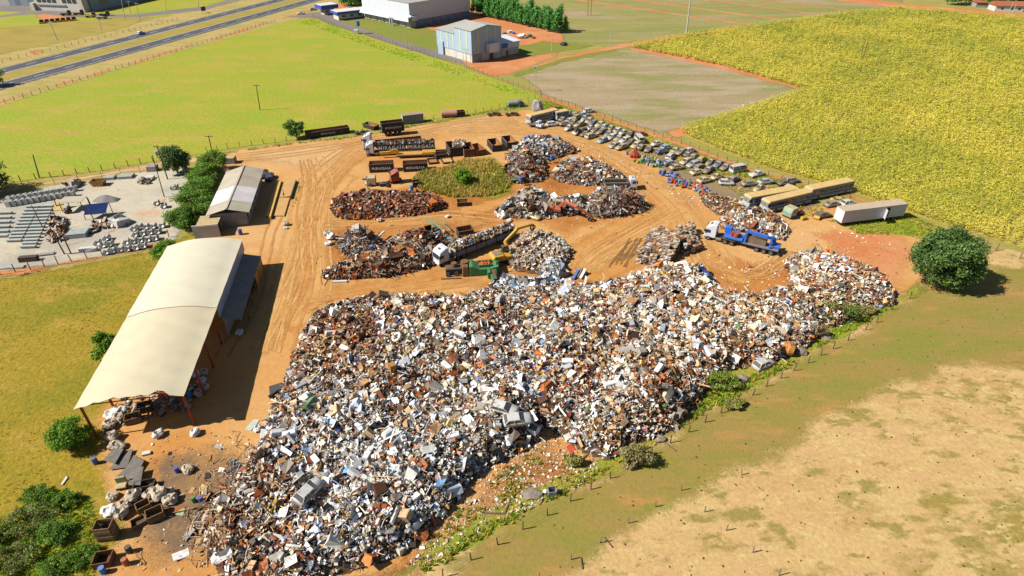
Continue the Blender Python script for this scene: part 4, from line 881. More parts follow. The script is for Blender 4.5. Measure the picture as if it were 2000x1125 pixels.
grass('weeds', 'dry weeds among the wrecked buses and cars', [(1060, 235), (1200, 262), (1380, 318), (1480, 350), (1640, 395), (1600, 425), (1540, 425), (1480, 400), (1400, 365), (1300, 330), (1180, 280)], 6, .65, STRAW+LUSH[:2], 15, 5, .42)
grass('weeds', 'dry grass strip along the red path by the corn', [(1062, 192), (1330, 284), (1480, 337), (1660, 385), (1650, 395), (1450, 348), (1400, 345), (1320, 303), (1100, 222), (1045, 208)], 7, .7, LUSH+STRAW, 16, 4, .3)
grass('weeds', 'weeds under the pasture fence behind the skips', [(440, 296), (560, 278), (690, 264), (830, 238), (960, 214), (1050, 195), (1035, 210), (960, 222), (830, 246), (690, 272), (560, 286), (450, 302)], 6, .7, LUSH+STRAW, 17, 4, .36)
grass('weeds', 'lush weeds and grass at the lower left meadow edge', [(0, 1000), (100, 940), (190, 950), (215, 1040), (195, 1150), (-60, 1150)], 22, .5, LUSH+[alb((88, 150, 30))], 18, 4, .36)
grass('weeds', 'rough olive grass on the meadow left of the cream shed', [(-30, 560), (300, 495), (330, 500), (190, 800), (110, 880), (120, 960), (0, 1010), (-60, 1000)], 4, .34, STRAW[:3], 19, 7, .6)
grass('weeds', 'weeds beside the weighbridge deck', [(578, 352), (595, 355), (590, 385), (575, 415), (560, 420), (567, 386)], 8, .5, LUSH, 20, 2, .4)
grass('weeds', 'bright grass along the works road edge of the pasture', [(575, 42), (612, 36), (760, 88), (900, 132), (1050, 188), (1000, 185), (850, 135), (700, 85)], 1.6, .8, [alb(c) for c in ((168, 196, 40), (140, 190, 34), (184, 194, 60))], 21, 9, .4)
# ================================================================ scrap heaps
m_scrap = tintmat('scrap', .55, var=.4, scale=2.2, spec=.4)
m_metal = tintmat('scrap_metal', .4, .55, var=.3, scale=2.5)
def tri(V, F):
    out = []
    for f in F:
        for i in range(1, len(f)-1): out.append((f[0], f[i], f[i+1]))
    return np.array(V, float), np.array(out)
def mbt(mb): return tri(mb.v, mb.f)
def protos(seed):
    r = np.random.default_rng(seed); out = {}
    def jit(vf, a): return vf[0]+r.normal(0, a, vf[0].shape), vf[1]
    def sheetp(nx, ny, amp):
        V = [(x/nx-.5, (y/ny-.5)*r.uniform(.6, 1), r.normal(0, amp)) for y in range(ny+1) for x in range(nx+1)]
        F = [(y*(nx+1)+x, y*(nx+1)+x+1, (y+1)*(nx+1)+x+1, (y+1)*(nx+1)+x) for y in range(ny) for x in range(nx)]
        v, f = tri(V, F); v[:, :2] += r.normal(0, .06, (len(v), 2)); return v, f
    out['sheet'] = [sheetp(2, 2, .13) for _ in range(5)]+[sheetp(3, 1, .15) for _ in range(3)]
    out['panel'] = [jit(mbt(MB().box(-.5, .5, -.35, .35, -.02, .02)), .02) for _ in range(2)]
    out['box'] = [jit(mbt(MB().box(-.5, .5, -.32, .32, -.28, .28)), .05) for _ in range(4)]
    def openb():
        v, f = mbt(MB().box(-.5, .5, -.35, .35, -.3, .3)); return v+r.normal(0, .04, v.shape), f[[0, 1, 4, 5, 6, 7, 8, 9, 10, 11]]
    out['open'] = [openb() for _ in range(3)]
    out['bar'] = [jit(mbt(MB().box(-1, 1, -.045, .045, -.045, .045)), .02) for _ in range(2)]
    def wire():
        p = [Vector((-1, 0, 0)), Vector((-.3, r.normal(0, .35), r.normal(.1, .2))), Vector((.4, r.normal(0, .35), r.normal(.1, .2))), Vector((1, 0, 0))]
        mb = MB()
        for a, b in zip(p[:-1], p[1:]): mb.cyl(a, b, .035, 3, cap=False)
        return mbt(mb)
    out['wire'] = [wire() for _ in range(5)]
    out['tube'] = [mbt(MB().cyl((-.5, 0, 0), (.5, 0, 0), .12, 6)), mbt(MB().cyl((-.4, 0, 0), (.4, 0, 0), .3, 8))]
    def lump():
        bm = bmesh.new(); bmesh.ops.create_icosphere(bm, subdivisions=1, radius=.45); V = np.array([v.co for v in bm.verts]); F = [tuple(v.index for v in f.verts) for f in bm.faces]; bm.free()
        V *= r.uniform(.65, 1.2, (len(V), 1)); return tri(V, F)
    out['lump'] = [lump() for _ in range(6)]
    def curl():
        n = 5; V = []; 
        for i in range(n): t = i/(n-1)*2.4-1.2; V += [(-.5, math.sin(t)*.4, math.cos(t)*.4), (.5, math.sin(t)*.4, math.cos(t)*.4)]
        return tri(V, [(2*i, 2*i+1, 2*i+3, 2*i+2) for i in range(n-1)])
    out['curl'] = [jit(curl(), .05) for _ in range(4)]
    def ell():
        a = r.uniform(.5, 1.3); return tri([(-.5, -.5, 0), (.5, -.5, 0), (.5, 0, 0), (-.5, 0, 0), (.5, .5*math.cos(a), .5*math.sin(a)), (-.5, .5*math.cos(a), .5*math.sin(a))], [(0, 1, 2, 3), (3, 2, 4, 5)])
    out['ell'] = [jit(ell(), .05) for _ in range(4)]
    def ring():
        mb = MB(); n = 8
        for i in range(n):
            a, b = 6.283*i/n, 6.283*(i+1)/n; mb.bar((.36*math.cos(a), .36*math.sin(a), 0), (.36*math.cos(b), .36*math.sin(b), 0), .16, .2)
        return mbt(mb)
    out['ring'] = [ring()]
    return out
PR = protos(3)
COLS = dict(white=(240, 236, 228), cream=(230, 214, 184), light=(208, 200, 188), grey=(162, 154, 144), mid=(130, 118, 104), dark=(74, 62, 52), black=(34, 33, 36), tan=(206, 164, 112), beige=(190, 160, 122), wood=(170, 124, 72), rust=(178, 100, 46), rust2=(140, 74, 36), drust=(96, 58, 36), orange=(220, 120, 46), ice=(206, 216, 230), sky=(120, 160, 206), blue=(46, 88, 170), red=(186, 56, 44), yellow=(228, 184, 60), green=(92, 128, 84), brown=(120, 86, 58), pink=(206, 150, 140))
PAL = {
 'cool': dict(white=30, light=16, ice=18, grey=10, cream=8, mid=6, dark=5, sky=2.5, blue=1.2, beige=5, rust=2),
 'mixed': dict(white=22, cream=16, light=11, grey=7, mid=5, dark=5, black=2, tan=11, beige=9, wood=6, rust=8, rust2=5, drust=3, orange=2, ice=5, sky=1.2, blue=.7, red=.8, yellow=.9, green=.5, pink=.8),
 'brownish': dict(white=6, cream=8, light=6, grey=7, mid=8, dark=8, tan=14, beige=12, wood=14, rust=9, rust2=7, drust=6, orange=2, yellow=1, brown=10),
 'rust': dict(rust=20, rust2=22, drust=20, orange=8, dark=12, black=8, brown=8, light=2, white=1.2, tan=4),
 'steel': dict(brown=14, mid=14, grey=12, dark=12, drust=10, rust2=8, rust=6, light=6, tan=6, white=4, green=2, blue=.8, sky=1.2),
 'alu': dict(ice=22, light=22, white=18, grey=16, mid=8, dark=4, sky=4, cream=3),
 'pale': dict(white=9, cream=16, beige=20, tan=18, light=10, grey=7, rust=5, dark=5, rust2=4, pink=1, brown=5),
 'darkmix': dict(dark=12, mid=14, grey=13, brown=14, black=4, light=10, white=8, beige=10, tan=6, rust2=6, blue=.7, sky=.9, ice=2),
}
def pick(pal, n, rng):
    ks = list(PAL[pal]); w = np.array([PAL[pal][k] for k in ks], float); w /= w.sum()
    return np.array([alb(COLS[k])[:3] for k in ks])[rng.choice(len(ks), n, p=w)]
def smooth01(t): t = np.clip(t, 0, 1); return t*t*(3-2*t)
class Heap:
    """mound from a photo outline: rises from its edge at 'slope' up to 'top' with lumps and extra bumps (px, radius, height)"""
    def __init__(s, poly, top, slope=.75, lump=.35, seed=0, bumps=(), world=False):
        s.w = np.asarray(poly, float) if world else W(poly); s.top, s.slope, s.lump, s.seed = top, slope, lump, seed
        s.b = [(P(*p[:2]), r, h) for p, r, h in bumps]
    def h(s, x, y):
        x = np.asarray(x, float); y = np.asarray(y, float)
        d = dist_edge(s.w, x, y)*np.where(inside(s.w, x, y), 1, -1)
        d = d+(vnoise(x, y, 3.1, s.seed)-.5)*1.6*np.clip(d/2, 0, 1)
        top = s.top*(.55+.9*vnoise(x, y, 9, s.seed+5))
        for c, r, hh in s.b: top = top+hh*np.exp(-((x-c.x)**2+(y-c.y)**2)/(r*r))
        z = top*(1-np.exp(-np.maximum(d, 0)*s.slope/np.maximum(top, .3)*1.3))
        z = z+s.lump*(vnoise(x, y, 2.0, s.seed+9)-.4)*np.clip(d/2, 0, 1)+s.lump*.6*(vnoise(x, y, .9, s.seed+11)-.4)*np.clip(d/1.5, 0, 1)
        return np.where(d > 0, np.maximum(z, .0), -.15)
    def pts(s, n, rng, edge=0.0):
        lo, hi = s.w.min(0), s.w.max(0); out = []; c = 0
        while c < n:
            q = rng.uniform(lo, hi, (n*2, 2)); q = q[inside(s.w, q[:, 0], q[:, 1])]
            if edge: q = q[dist_edge(s.w, q[:, 0], q[:, 1]) > edge]
            out.append(q); c += len(q)
        return np.concatenate(out)[:n]
    def core(s, name, m, parent=None, res=.6):
        lo, hi = s.w.min(0)-.6, s.w.max(0)+.6; nx, ny = ((hi-lo)/res).astype(int)+1
        X, Y = np.meshgrid(lo[0]+np.arange(nx)*res, lo[1]+np.arange(ny)*res); Z = s.h(X.ravel(), Y.ravel())
        V = np.c_[X.ravel(), Y.ravel(), Z]; i = np.arange(nx*ny).reshape(ny, nx)
        F = np.stack([i[:-1, :-1], i[:-1, 1:], i[1:, 1:], i[1:, :-1]], -1).reshape(-1, 4)
        F = F[(Z[F] > -.1).any(1)]
        me = fast_mesh(name, V, F, None, m); o = link(name, me, parent)
        if parent is not None: CH.setdefault(parent.name, []).append(o)
        return o
m_core = groundmat('heap_soil', [A_((120, 92, 66)), (.3, .4, .6, A_((92, 74, 60))), (.6, .5, .7, A_((150, 112, 74)))], fine=((.6, 1.3), 3.0), bump=(1.0, .3))
for nd in m_core.node_tree.nodes:                        # opaque: no feathered edge on mounds
    if nd.type == 'MIX_SHADER': m_core.node_tree.links.remove(nd.inputs[0].links[0]); nd.inputs[0].default_value = 1
def strew(name, H, n, kinds, pal, size, seed, parent=None, m=None, tilt=.7, lift=.12, palfn=None, poly=None, gain=1.55):
    """n small pieces lying over heap H as one mesh"""
    rng = np.random.default_rng(seed); q = H.pts(n, rng) if poly is None else poly
    n = len(q); z = H.h(q[:, 0], q[:, 1]); z = np.maximum(z, 0)
    flat = []; idx = np.zeros(n, int); ks = list(kinds); w = np.array([kinds[k] for k in ks], float); w /= w.sum(); kk = rng.choice(len(ks), n, p=w); base = 0
    for i, k in enumerate(ks):
        m_ = kk == i; idx[m_] = base+rng.integers(0, len(PR[k]), m_.sum()); flat += PR[k]; base += len(PR[k])
    s = size*np.exp(rng.normal(0, .42, n)); s = np.clip(s, size*.35, size*2.6)
    col = pick(pal, n, rng)
    if palfn is not None:
        for p2, mask in palfn(q, rng): col[mask] = pick(p2, mask.sum(), rng)
    col = np.minimum(col*rng.uniform(.7, 1.15, n)[:, None]*gain, .8)
    pos = np.c_[q, z+s*lift+rng.uniform(0, .25, n)*np.minimum(1, z)]
    o = joined(name, flat, idx, pos, rotmats(n, tilt, rng=rng), np.c_[s, s*rng.uniform(.7, 1.2, n), s*rng.uniform(.7, 1.3, n)], col, m or m_scrap, parent)
    if parent is None: o['kind'] = 'stuff'
    else: o['kind'] = 'stuff'
    return o
ALLK = dict(sheet=26, panel=10, box=12, open=6, bar=10, wire=8, tube=6, lump=10, curl=12, ell=12, ring=1.5)
BIG = [(395, 1025), (425, 985), (455, 960), (480, 905), (512, 860), (530, 800), (560, 745), (572, 700), (590, 655), (612, 620), (650, 600), (720, 590), (800, 585), (890, 588), (960, 572), (1060, 562), (1150, 560), (1225, 548), (1260, 530), (1300, 520), (1375, 530), (1395, 560), (1420, 580), (1480, 585), (1530, 570), (1545, 545), (1530, 512), (1560, 497), (1615, 500), (1660, 520), (1710, 545), (1748, 575), (1742, 598), (1690, 606), (1640, 640), (1600, 640), (1578, 680), (1510, 708), (1430, 722), (1375, 770), (1320, 838), (1270, 858), (1225, 872), (1190, 900), (1140, 882), (1090, 845), (1062, 832), (1050, 862), (1000, 892), (945, 918), (905, 962), (862, 1015), (815, 1062), (760, 1095), (640, 1130), (560, 1170), (450, 1170), (425, 1100), (400, 1060)]
hb_ = Heap(BIG, 2.3, 1.25, .75, 1, bumps=(((1005, 850), 4.5, 3.2), ((1285, 800), 5, 3.4), ((520, 950), 8, -1.1), ((600, 690), 6, -.9), ((500, 1080), 6, -.9), ((870, 930), 6, 1.2), ((740, 1010), 7, .8), ((1230, 690), 9, 1.5), ((960, 720), 10, 1.0), ((700, 760), 8, .6), ((1560, 625), 6, 1.3), ((1640, 560), 7, 1.0), ((1050, 600), 8, -.8), ((1480, 620), 6, -.6), ((1420, 690), 6, 1.2)))
big = thing('scrap_heap', 'huge mixed scrap metal heap filling the front of the yard', 'scrap heap', (0, 0, 0))
hb_.core('mound', m_core, big)
def pf_big(q, rng):
    px = lambda c, r: np.exp(-(((q[:, 0]-P(*c).x)**2+(q[:, 1]-P(*c).y)**2)/(r*r))) > rng.random(len(q))*1.0
    nz = vnoise(q[:, 0], q[:, 1], 7, 77)
    r0 = rng.random(len(q))
    return [('brownish', (nz > .68) & (r0 < .7)), ('alu', (nz < .25) & (r0 < .45)), ('rust', (vnoise(q[:, 0], q[:, 1], 5, 78) > .78) & (r0 < .6)),
            ('brownish', px((470, 960), 7)), ('brownish', px((500, 1060), 5)), ('brownish', px((620, 690), 8)), ('rust', px((700, 660), 6) & (r0 < .6)), ('steel', px((980, 650), 6) & (r0 < .7)), ('alu', px((1010, 560), 6)), ('brownish', px((560, 800), 5)), ('rust', px((540, 1090), 3)), ('cool', px((840, 930), 13) & (r0 < .65)), ('cool', px((690, 1020), 10) & (r0 < .6)), ('cool', px((1000, 760), 9) & (r0 < .5)), ('cool', px((640, 860), 8) & (r0 < .5))]
strew('large_debris', hb_, 3800, dict(sheet=26, panel=18, box=16, open=10, ell=24, ring=1.5), 'mixed', .74, 101, big, palfn=pf_big, tilt=.6)
strew('fine_debris', hb_, 54000, ALLK, 'mixed', .34, 102, big, palfn=pf_big)
strew('rods_and_wire', hb_, 3600, dict(bar=30, wire=60, tube=8), 'brownish', .8, 103, big, palfn=pf_big, tilt=.45)
qs = np.random.default_rng(9).normal(0, 1, (900, 2))*[2.6, 4.0]+np.array(P(455, 975)[:2])
strew('wooden_laths', hb_, 0, dict(bar=60, panel=20, wire=40), 'brownish', .6, 104, big, poly=qs, tilt=.35)

def mid_heap(label, poly, top, n, pal, size, seed, kinds=ALLK, slope=.8, bumps=(), rods=0, palfn=None, tilt=.7, m=None, cat='scrap heap', name='scrap_heap'):
    H = Heap(poly, top, slope, .5, seed, bumps)
    th = thing(name, label, cat, (0, 0, 0)); H.core('mound', m_core, th)
    strew('debris', H, n, kinds, pal, size, seed*7+1, th, palfn=palfn, tilt=tilt, m=m, gain=1.15 if pal == 'rust' else 1.4)
    if seed != 17: strew('large_debris', H, max(20, n//14), dict(sheet=26, panel=16, box=14, open=10, ell=18, tube=6, ring=2), pal, size*2.0, seed*7+3, th, palfn=palfn, tilt=.5, gain=1.3)
    if rods: strew('rods_and_wire', H, rods, dict(bar=30, wire=70), 'steel', .9, seed*7+2, th, tilt=.4)
    return H
H_rust = mid_heap('long low heap of small rusty castings below the red cab', [(645, 408), (650, 392), (690, 380), (720, 376), (800, 378), (850, 384), (872, 400), (868, 410), (820, 420), (740, 428), (680, 430), (655, 424)], 1.3, 6500, 'rust', .36, 11, dict(lump=30, box=20, tube=14, ring=6, sheet=14, curl=10, ell=10))
H_c = mid_heap('steep pile of rods and tangled scrap near the pale sacks', [(660, 478), (690, 458), (715, 452), (735, 470), (742, 490), (735, 508), (700, 510), (672, 496)], 2.4, 2000, 'steel', .45, 12, rods=700)
H_d = mid_heap('wide brown pile of rusty plates, pipes and rods beside the loaded trailer', [(665, 520), (700, 515), (745, 490), (775, 470), (830, 458), (880, 462), (890, 485), (858, 512), (835, 525), (770, 540), (690, 545), (640, 548), (630, 536)], 1.9, 4200, 'brownish', .5, 13, rods=800, palfn=lambda q, rng: [('rust', rng.random(len(q)) < .5)], bumps=(((830, 490), 5, 1.2),))
H_e = mid_heap('tall tangled heap of wire and steel behind the tall grass', [(985, 330), (992, 305), (1015, 285), (1040, 275), (1080, 276), (1120, 290), (1130, 297), (1090, 308), (1060, 320), (1070, 345), (1055, 356), (1010, 360), (992, 350)], 2.4, 4600, 'steel', .48, 14, rods=900, bumps=(((1010, 330), 3.2, 2.2),), palfn=lambda q, rng: [('alu', (q[:, 1] > P(1000, 305).y) & (rng.random(len(q)) < .5)), ('rust', (q[:, 1] < P(1000, 335).y) & (rng.random(len(q)) < .3))])
H_f = mid_heap('long mixed heap behind the white tipper lorry', [(1075, 345), (1100, 320), (1140, 312), (1180, 325), (1215, 345), (1222, 352), (1195, 362), (1130, 362), (1090, 356)], 1.7, 3600, 'steel', .45, 15, rods=400, palfn=lambda q, rng: [('mixed', rng.random(len(q)) < .4)])
H_g = mid_heap('mixed heap of bales and bags under the orange excavator', [(970, 420), (985, 402), (1010, 385), (1040, 372), (1066, 380), (1080, 395), (1140, 388), (1150, 420), (1105, 422), (1060, 428), (1000, 426)], 1.9, 2600, 'darkmix', .55, 16, bumps=(((1045, 395), 4, 1.0),), palfn=lambda q, rng: [('alu', (q[:, 0] < P(995, 410).x) & (rng.random(len(q)) < .7))])
H_h = mid_heap('dark matted block of bundled wire with a rusty end', [(1146, 418), (1152, 392), (1172, 380), (1212, 382), (1235, 388), (1258, 402), (1250, 416), (1205, 424), (1170, 426)], 2.9, 2200, 'darkmix', .6, 17, dict(wire=60, sheet=10, lump=10, curl=16, box=6), 1.6, palfn=lambda q, rng: [('rust', (q[:, 0] > P(1205, 400).x) & (rng.random(len(q)) < .6)), ('steel', (q[:, 0] < P(1205, 400).x) & (rng.random(len(q)) < .5))], rods=700)
H_k = mid_heap('small glittering heap of aluminium beside the baled scrap', [(1052, 545), (1058, 522), (1080, 512), (1098, 520), (1100, 540), (1085, 550)], 2.0, 700, 'alu', .5, 18, m=m_metal)
H_m = mid_heap('low spread of pale rubble and bricks along the car rows', [(1360, 372), (1400, 380), (1445, 395), (1500, 425), (1480, 432), (1440, 425), (1400, 420), (1372, 398)], .3, 1300, 'brownish', .28, 19)
H_n = mid_heap('loose heap of pale junk behind the white lorry cab', [(1405, 430), (1430, 415), (1480, 410), (1520, 425), (1540, 450), (1530, 470), (1490, 462), (1440, 452), (1410, 447)], 1.2, 2600, 'brownish', .45, 20, palfn=lambda q, rng: [('mixed', rng.random(len(q)) < .5)], rods=250)
H_p = mid_heap('flat silvery spread of crushed cans on the heap edge', [(950, 575), (965, 552), (1000, 545), (1060, 548), (1110, 550), (1130, 560), (1080, 572), (1000, 580)], .6, 1800, 'alu', .45, 21)
# loose litter trodden into the dirt
def litter(label, poly, n, pal, size, seed):
    rng = np.random.default_rng(seed); H = Heap(poly, .05, .3, 0, seed); H.h = lambda x, y: np.zeros(len(np.atleast_1d(x)))
    o = strew('litter', H, n, dict(sheet=20, lump=20, ell=10, wire=10, curl=8, box=6), pal, size, seed, tilt=.3, lift=.1); tag(o, label, 'litter')
litter('scattered scraps on the brown dirt around the middle heaps', [(600, 440), (650, 370), (900, 350), (1060, 290), (1230, 350), (1270, 420), (1160, 480), (1000, 440), (880, 460), (860, 545), (620, 560)], 900, 'pale', .2, 41)
litter('scattered scraps between the blue lorry and the main heap', [(1380, 480), (1430, 520), (1560, 480), (1640, 520), (1620, 590), (1420, 590), (1380, 540)], 700, 'mixed', .22, 42)
litter('broken brick and rubble bits on the slope below the heap', [(1060, 830), (1180, 900), (1150, 945), (1000, 1010), (880, 1080), (780, 1120), (860, 1020), (950, 920)], 2000, 'pale', .2, 43)
litter('small scraps on the oily ground by the sack pile', [(240, 880), (420, 830), (500, 860), (440, 1000), (420, 1110), (230, 1120)], 350, 'brownish', .18, 44)
litter('scraps strewn along the road edge by the wrecked cars', [(1140, 280), (1250, 330), (1350, 380), (1380, 400), (1365, 410), (1240, 350), (1130, 296)], 420, 'pale', .24, 45)
litter('bits of rubbish on the red ground before the white trailer', [(1560, 440), (1640, 440), (1780, 480), (1760, 560), (1660, 520), (1560, 480)], 260, 'pale', .2, 46)
litter('waste lying under the cream shed roof', [(230, 760), (330, 700), (360, 720), (390, 760), (370, 800), (280, 820), (220, 840)], 500, 'darkmix', .5, 47)
# ================================================================ vehicles and yard equipment
def text_mesh(body, size, m, ext=.01):
    cu = bpy.data.curves.new('lettering', 'FONT'); cu.body = body; cu.size = size; cu.extrude = ext; cu.align_x = 'CENTER'; cu.space_character = 1.25; cu.offset = .03*size
    ob = bpy.data.objects.new('lettering', cu); COL.objects.link(ob)
    dg = bpy.context.evaluated_depsgraph_get(); me = bpy.data.meshes.new_from_object(ob.evaluated_get(dg))
    bpy.data.objects.remove(ob); bpy.data.curves.remove(cu); me.materials.clear(); me.materials.append(m); me.name = 'lettering'; return me
m_sign = mat('faded_white_paint', alb((240, 236, 228)), .8, var=.12, scale=4)
m_wtruck = mat('white_truck_paint', alb((238, 240, 248)), .35, var=.06, dust=.25)
m_chassis = mat('chassis_black', alb((54, 50, 50)), .7, dust=.35)
m_rim = mat('wheel_rim', alb((150, 136, 124)), .5, .2)
m_blue = mat('crane_blue', alb((36, 118, 222)), .4, var=.12, dust=.12)
m_skip = mat('black_skip', alb((62, 54, 52)), .75, var=.3, rust=.12, dust=.3, dustcol=(120, 96, 76))
m_skip_in = mat('rusty_inside', alb((196, 124, 64)), .9, var=.3, rust=.2)
m_rustp = mat('rusty_plate', alb((176, 104, 52)), .9, var=.4, rust=.5)
m_yel = mat('machine_yellow', alb((236, 172, 32)), .5, var=.15, dust=.3)
m_org = mat('faded_orange', alb((206, 96, 56)), .6, var=.2, dust=.5, dustcol=(214, 150, 100))
m_grn = mat('machine_green', alb((44, 140, 84)), .5, var=.2, dust=.25)
m_trough = mat('bare_steel', alb((150, 128, 108)), .5, .25, var=.3, rust=.1)
TY = {}
def wheel(th, x, y, r=.5, w=.34, z=None):
    k = (r, w)
    if k not in TY: TY[k] = (MB().cyl((0, -w/2, 0), (0, w/2, 0), r, 14).mesh('tyre', m_black, False, .04), MB().cyl((0, -w/2-.02, 0), (0, w/2+.02, 0), r*.52, 10).mesh('rim', m_rim))
    o = link('wheel', TY[k][0], th); o.location = (x, y, r if z is None else z); CH.setdefault(th.name, []).append(o)
    q = link('rim', TY[k][1], o); CH.setdefault(o.name, []).append(q); return o
def axle(th, x, half=1.05, r=.5, w=.36):
    for s in (-1, 1): wheel(th, x, s*half, r, w)
def coe_cab(th, x0, m, h=3.6, fair=True, w=1.22, L=2.25):
    top = [(x0+L-.35, h-.55), (x0+.7, h), (x0, h)] if fair else [(x0+L-.3, h-.1), (x0+L-.6, h), (x0, h)]
    MB().prism([(x0, .75), (x0+L, .75), (x0+L+.06, 1.5), (x0+L-.12, 2.55)]+top, -w, w).build('cab', m, th, bevel=.07)
    g0, g1 = (x0+L+.05, 1.62), (x0+L-.13, 2.52)
    MB().quad((g0[0]+.02, -w+.16, g0[1]), (g0[0]+.02, w-.16, g0[1]), (g1[0]+.03, w-.2, g1[1]), (g1[0]+.03, -w+.2, g1[1])).build('windscreen', m_gl, th)
    for s in (-1, 1):
        MB().box(x0+L-1.15, x0+L-.32, s*(w+.012)-.008, s*(w+.012)+.008, 1.7, 2.4).build('side_window', m_gl, th)
        MB().box(x0+L-.15, x0+L+.1, s*(w+.2)-.12, s*(w+.2)+.12, 1.9, 2.5).build('mirror', m_chassis, th)
    MB().box(x0+L-.1, x0+L+.16, -w+.05, w-.05, .4, .95).build('bumper', m, th, bevel=.04)
    MB().box(x0+L-1.2, x0+L-.75, -.32, .32, h-.3 if fair else h, h-.18 if fair else h+.04).build('roof_hatch', m_chassis, th)
def tractor(th, x0, m, axles=2):
    coe_cab(th, x0, m)
    MB().box(x0-4.2, x0+2.2, -.45, .45, .62, .95).build('chassis', m_chassis, th)
    axle(th, x0+1.35); 
    for k in range(axles): axle(th, x0-2.0-k*1.3)
    for s in (-1, 1):
        MB().cyl((x0-1.2, s*.95, .65), (x0-.1, s*.95, .65), .34, 10).build('fuel_tank', m_trough, th)
        MB().box(x0-3.9, x0-1.4, s*1.05-.2, s*1.05+.2, 1.08, 1.13).build('mudguard', m_chassis, th)
def line_thing(name, label, cat, rear, front, z=0):
    a, b = P(*rear), P(*front); d = b-a
    return thing(name, label, cat, a, math.atan2(d.y, d.x)), d.length
# --- white lorry with blue side-lifting trailer
near_r, near_f = P(1508, 500.5), P(1372, 466.5); d = (near_f-near_r).normalized(); side = Vector((-d.y, d.x, 0)); L = (near_f-near_r).length
if side.y < 0: side = -side
t = thing('crane_lorry', 'white lorry with bright blue lifting crane trailer carrying a grey trough', 'lorry', near_r+side*1.25, math.atan2(d.y, d.x))
tractor(t, L-2.4, m_wtruck)
MB().box(-.6, L-4.4, -.5, .5, .85, 1.15).build('trailer_frame', m_chassis, t); MB().box(-.8, L-7.6, -1.25, 1.25, 1.15, 1.32).build('trailer_deck', mat('blue_grey_deck', alb((120, 122, 140)), .7, dust=.4), t)
MB().box(L-7.6, L-3.9, -1.25, 1.25, 1.4, 1.9).build('gooseneck', m_blue, t, bevel=.06)
MB().box(L-5.0, L-3.7, -1.2, -.1, 1.9, 3.3).build('equipment_box', m_blue, t, bevel=.06); MB().box(L-6.6, L-5.3, -1.1, .2, 1.9, 2.5).build('equipment_box', m_blue, t, bevel=.05)
MB().cyl((L-5.4, .6, 1.9), (L-5.4, .6, 2.7), .34, 10).build('red_drum', mat('red_paint', alb((206, 50, 36)), .6), t); MB().cyl((L-6.2, .7, 1.9), (L-6.2, .7, 2.8), .55, 12).build('winch', m_rustp, t)
for x in (0.4, 1.75, 3.1): axle(t, x)
MB().prism([(1.8, 1.35), (L-8.2, 1.35), (L-8.2, 2.35), (1.8, 2.35)], -.95, .55).build('trough_core', mat('trough_dark', alb((96, 80, 66)), .9), t)
for y0, y1 in ((-1.0, -.93), (.53, .6)): MB().box(1.75, L-8.15, y0, y1, 1.33, 2.85).build('trough_wall', m_trough, t)
for x0 in (1.7, L-8.2): MB().box(x0, x0+.07, -.93, .53, 1.33, 2.85).build('trough_end', m_trough, t)
for xx, nm in ((L-8.0, 'crane_tower'), (.9, 'crane_tower')):
    mb = MB()
    for s in (-.95, .95): mb.bar((xx, s, 1.3), (xx, s*.8, 3.2), .32, .4)
    mb.bar((xx, -.95, 3.1), (xx, .95, 3.1), .35, .4); mb.bar((xx, -1.0, 1.5), (xx-.2, -1.5, .5), .22); mb.build(nm, m_blue, t)
mb = MB(); mb.bar((L-8.4, .95, 3.9), (1.6, .95, 3.6), .5, .6); mb.bar((1.7, .95, 3.6), (.5, .2, 3.3), .5, .55); mb.bar((.5, .2, 3.4), (.2, -.2, 1.6), .45, .5); mb.build('crane_boom', m_blue, t, bevel=.05)
MB().bar((L-8.0, .95, 3.0), (L-8.3, .95, 3.9), .3).build('boom_post', m_blue, t); MB().box(-.9, .2, -1.2, .6, 1.32, 1.9).build('rear_base', m_blue, t, bevel=.05)
MB().box(L-7.3, L-5.6, -1.27, -1.255, 1.48, 1.82).build('company_decal', mat('decal_white', alb((214, 206, 214)), .6), t)
MB().box(-1.1, -.82, -1.2, 1.2, .5, .8).build('rear_bumper', m_chassis, t)

# --- white lorry with long drop-side trailer full of bales
near_r, near_f = P(1006, 466), P(858, 524); d = (near_f-near_r).normalized(); side = Vector((-d.y, d.x, 0)); L = (near_f-near_r).length
if side.y < 0: side = -side
t = thing('bale_lorry', 'white lorry pulling a long blue-grey sided trailer stacked with crushed bales', 'lorry', near_r+side*1.25, math.atan2(d.y, d.x))
tractor(t, L-2.4, m_wtruck)
m_tside = mat('blue_grey_side', alb((120, 128, 168)), .6, dust=.15)
TL = L-3.9
MB().box(-.1, TL, -1.25, 1.25, 1.05, 1.25).build('trailer_bed', m_chassis, t)
for s in (-1, 1): MB().box(-.1, TL, s*1.27-.04, s*1.27+.04, 1.0, 2.05).build('side_board', m_tside, t)
for k in range(7):
    for s in (-1, 1): MB().box(TL*k/6-.06, TL*k/6+.06, s*1.34-.04, s*1.34+.04, .95, 2.3).build('stake', m_chassis, t)
MB().box(TL, TL+.1, -1.25, 1.25, 1.05, 2.6).build('headboard', mat('pale_headboard', alb((206, 200, 190)), .7), t)
for x in (.9, 2.2, 3.5): axle(t, x)
LH = Heap([(0, 0), (1, 0), (1, 1), (0, 1)], 1, world=True); M4 = Matrix.Translation(near_r+side*1.25) @ Matrix.Rotation(math.atan2(d.y, d.x), 4, 'Z')
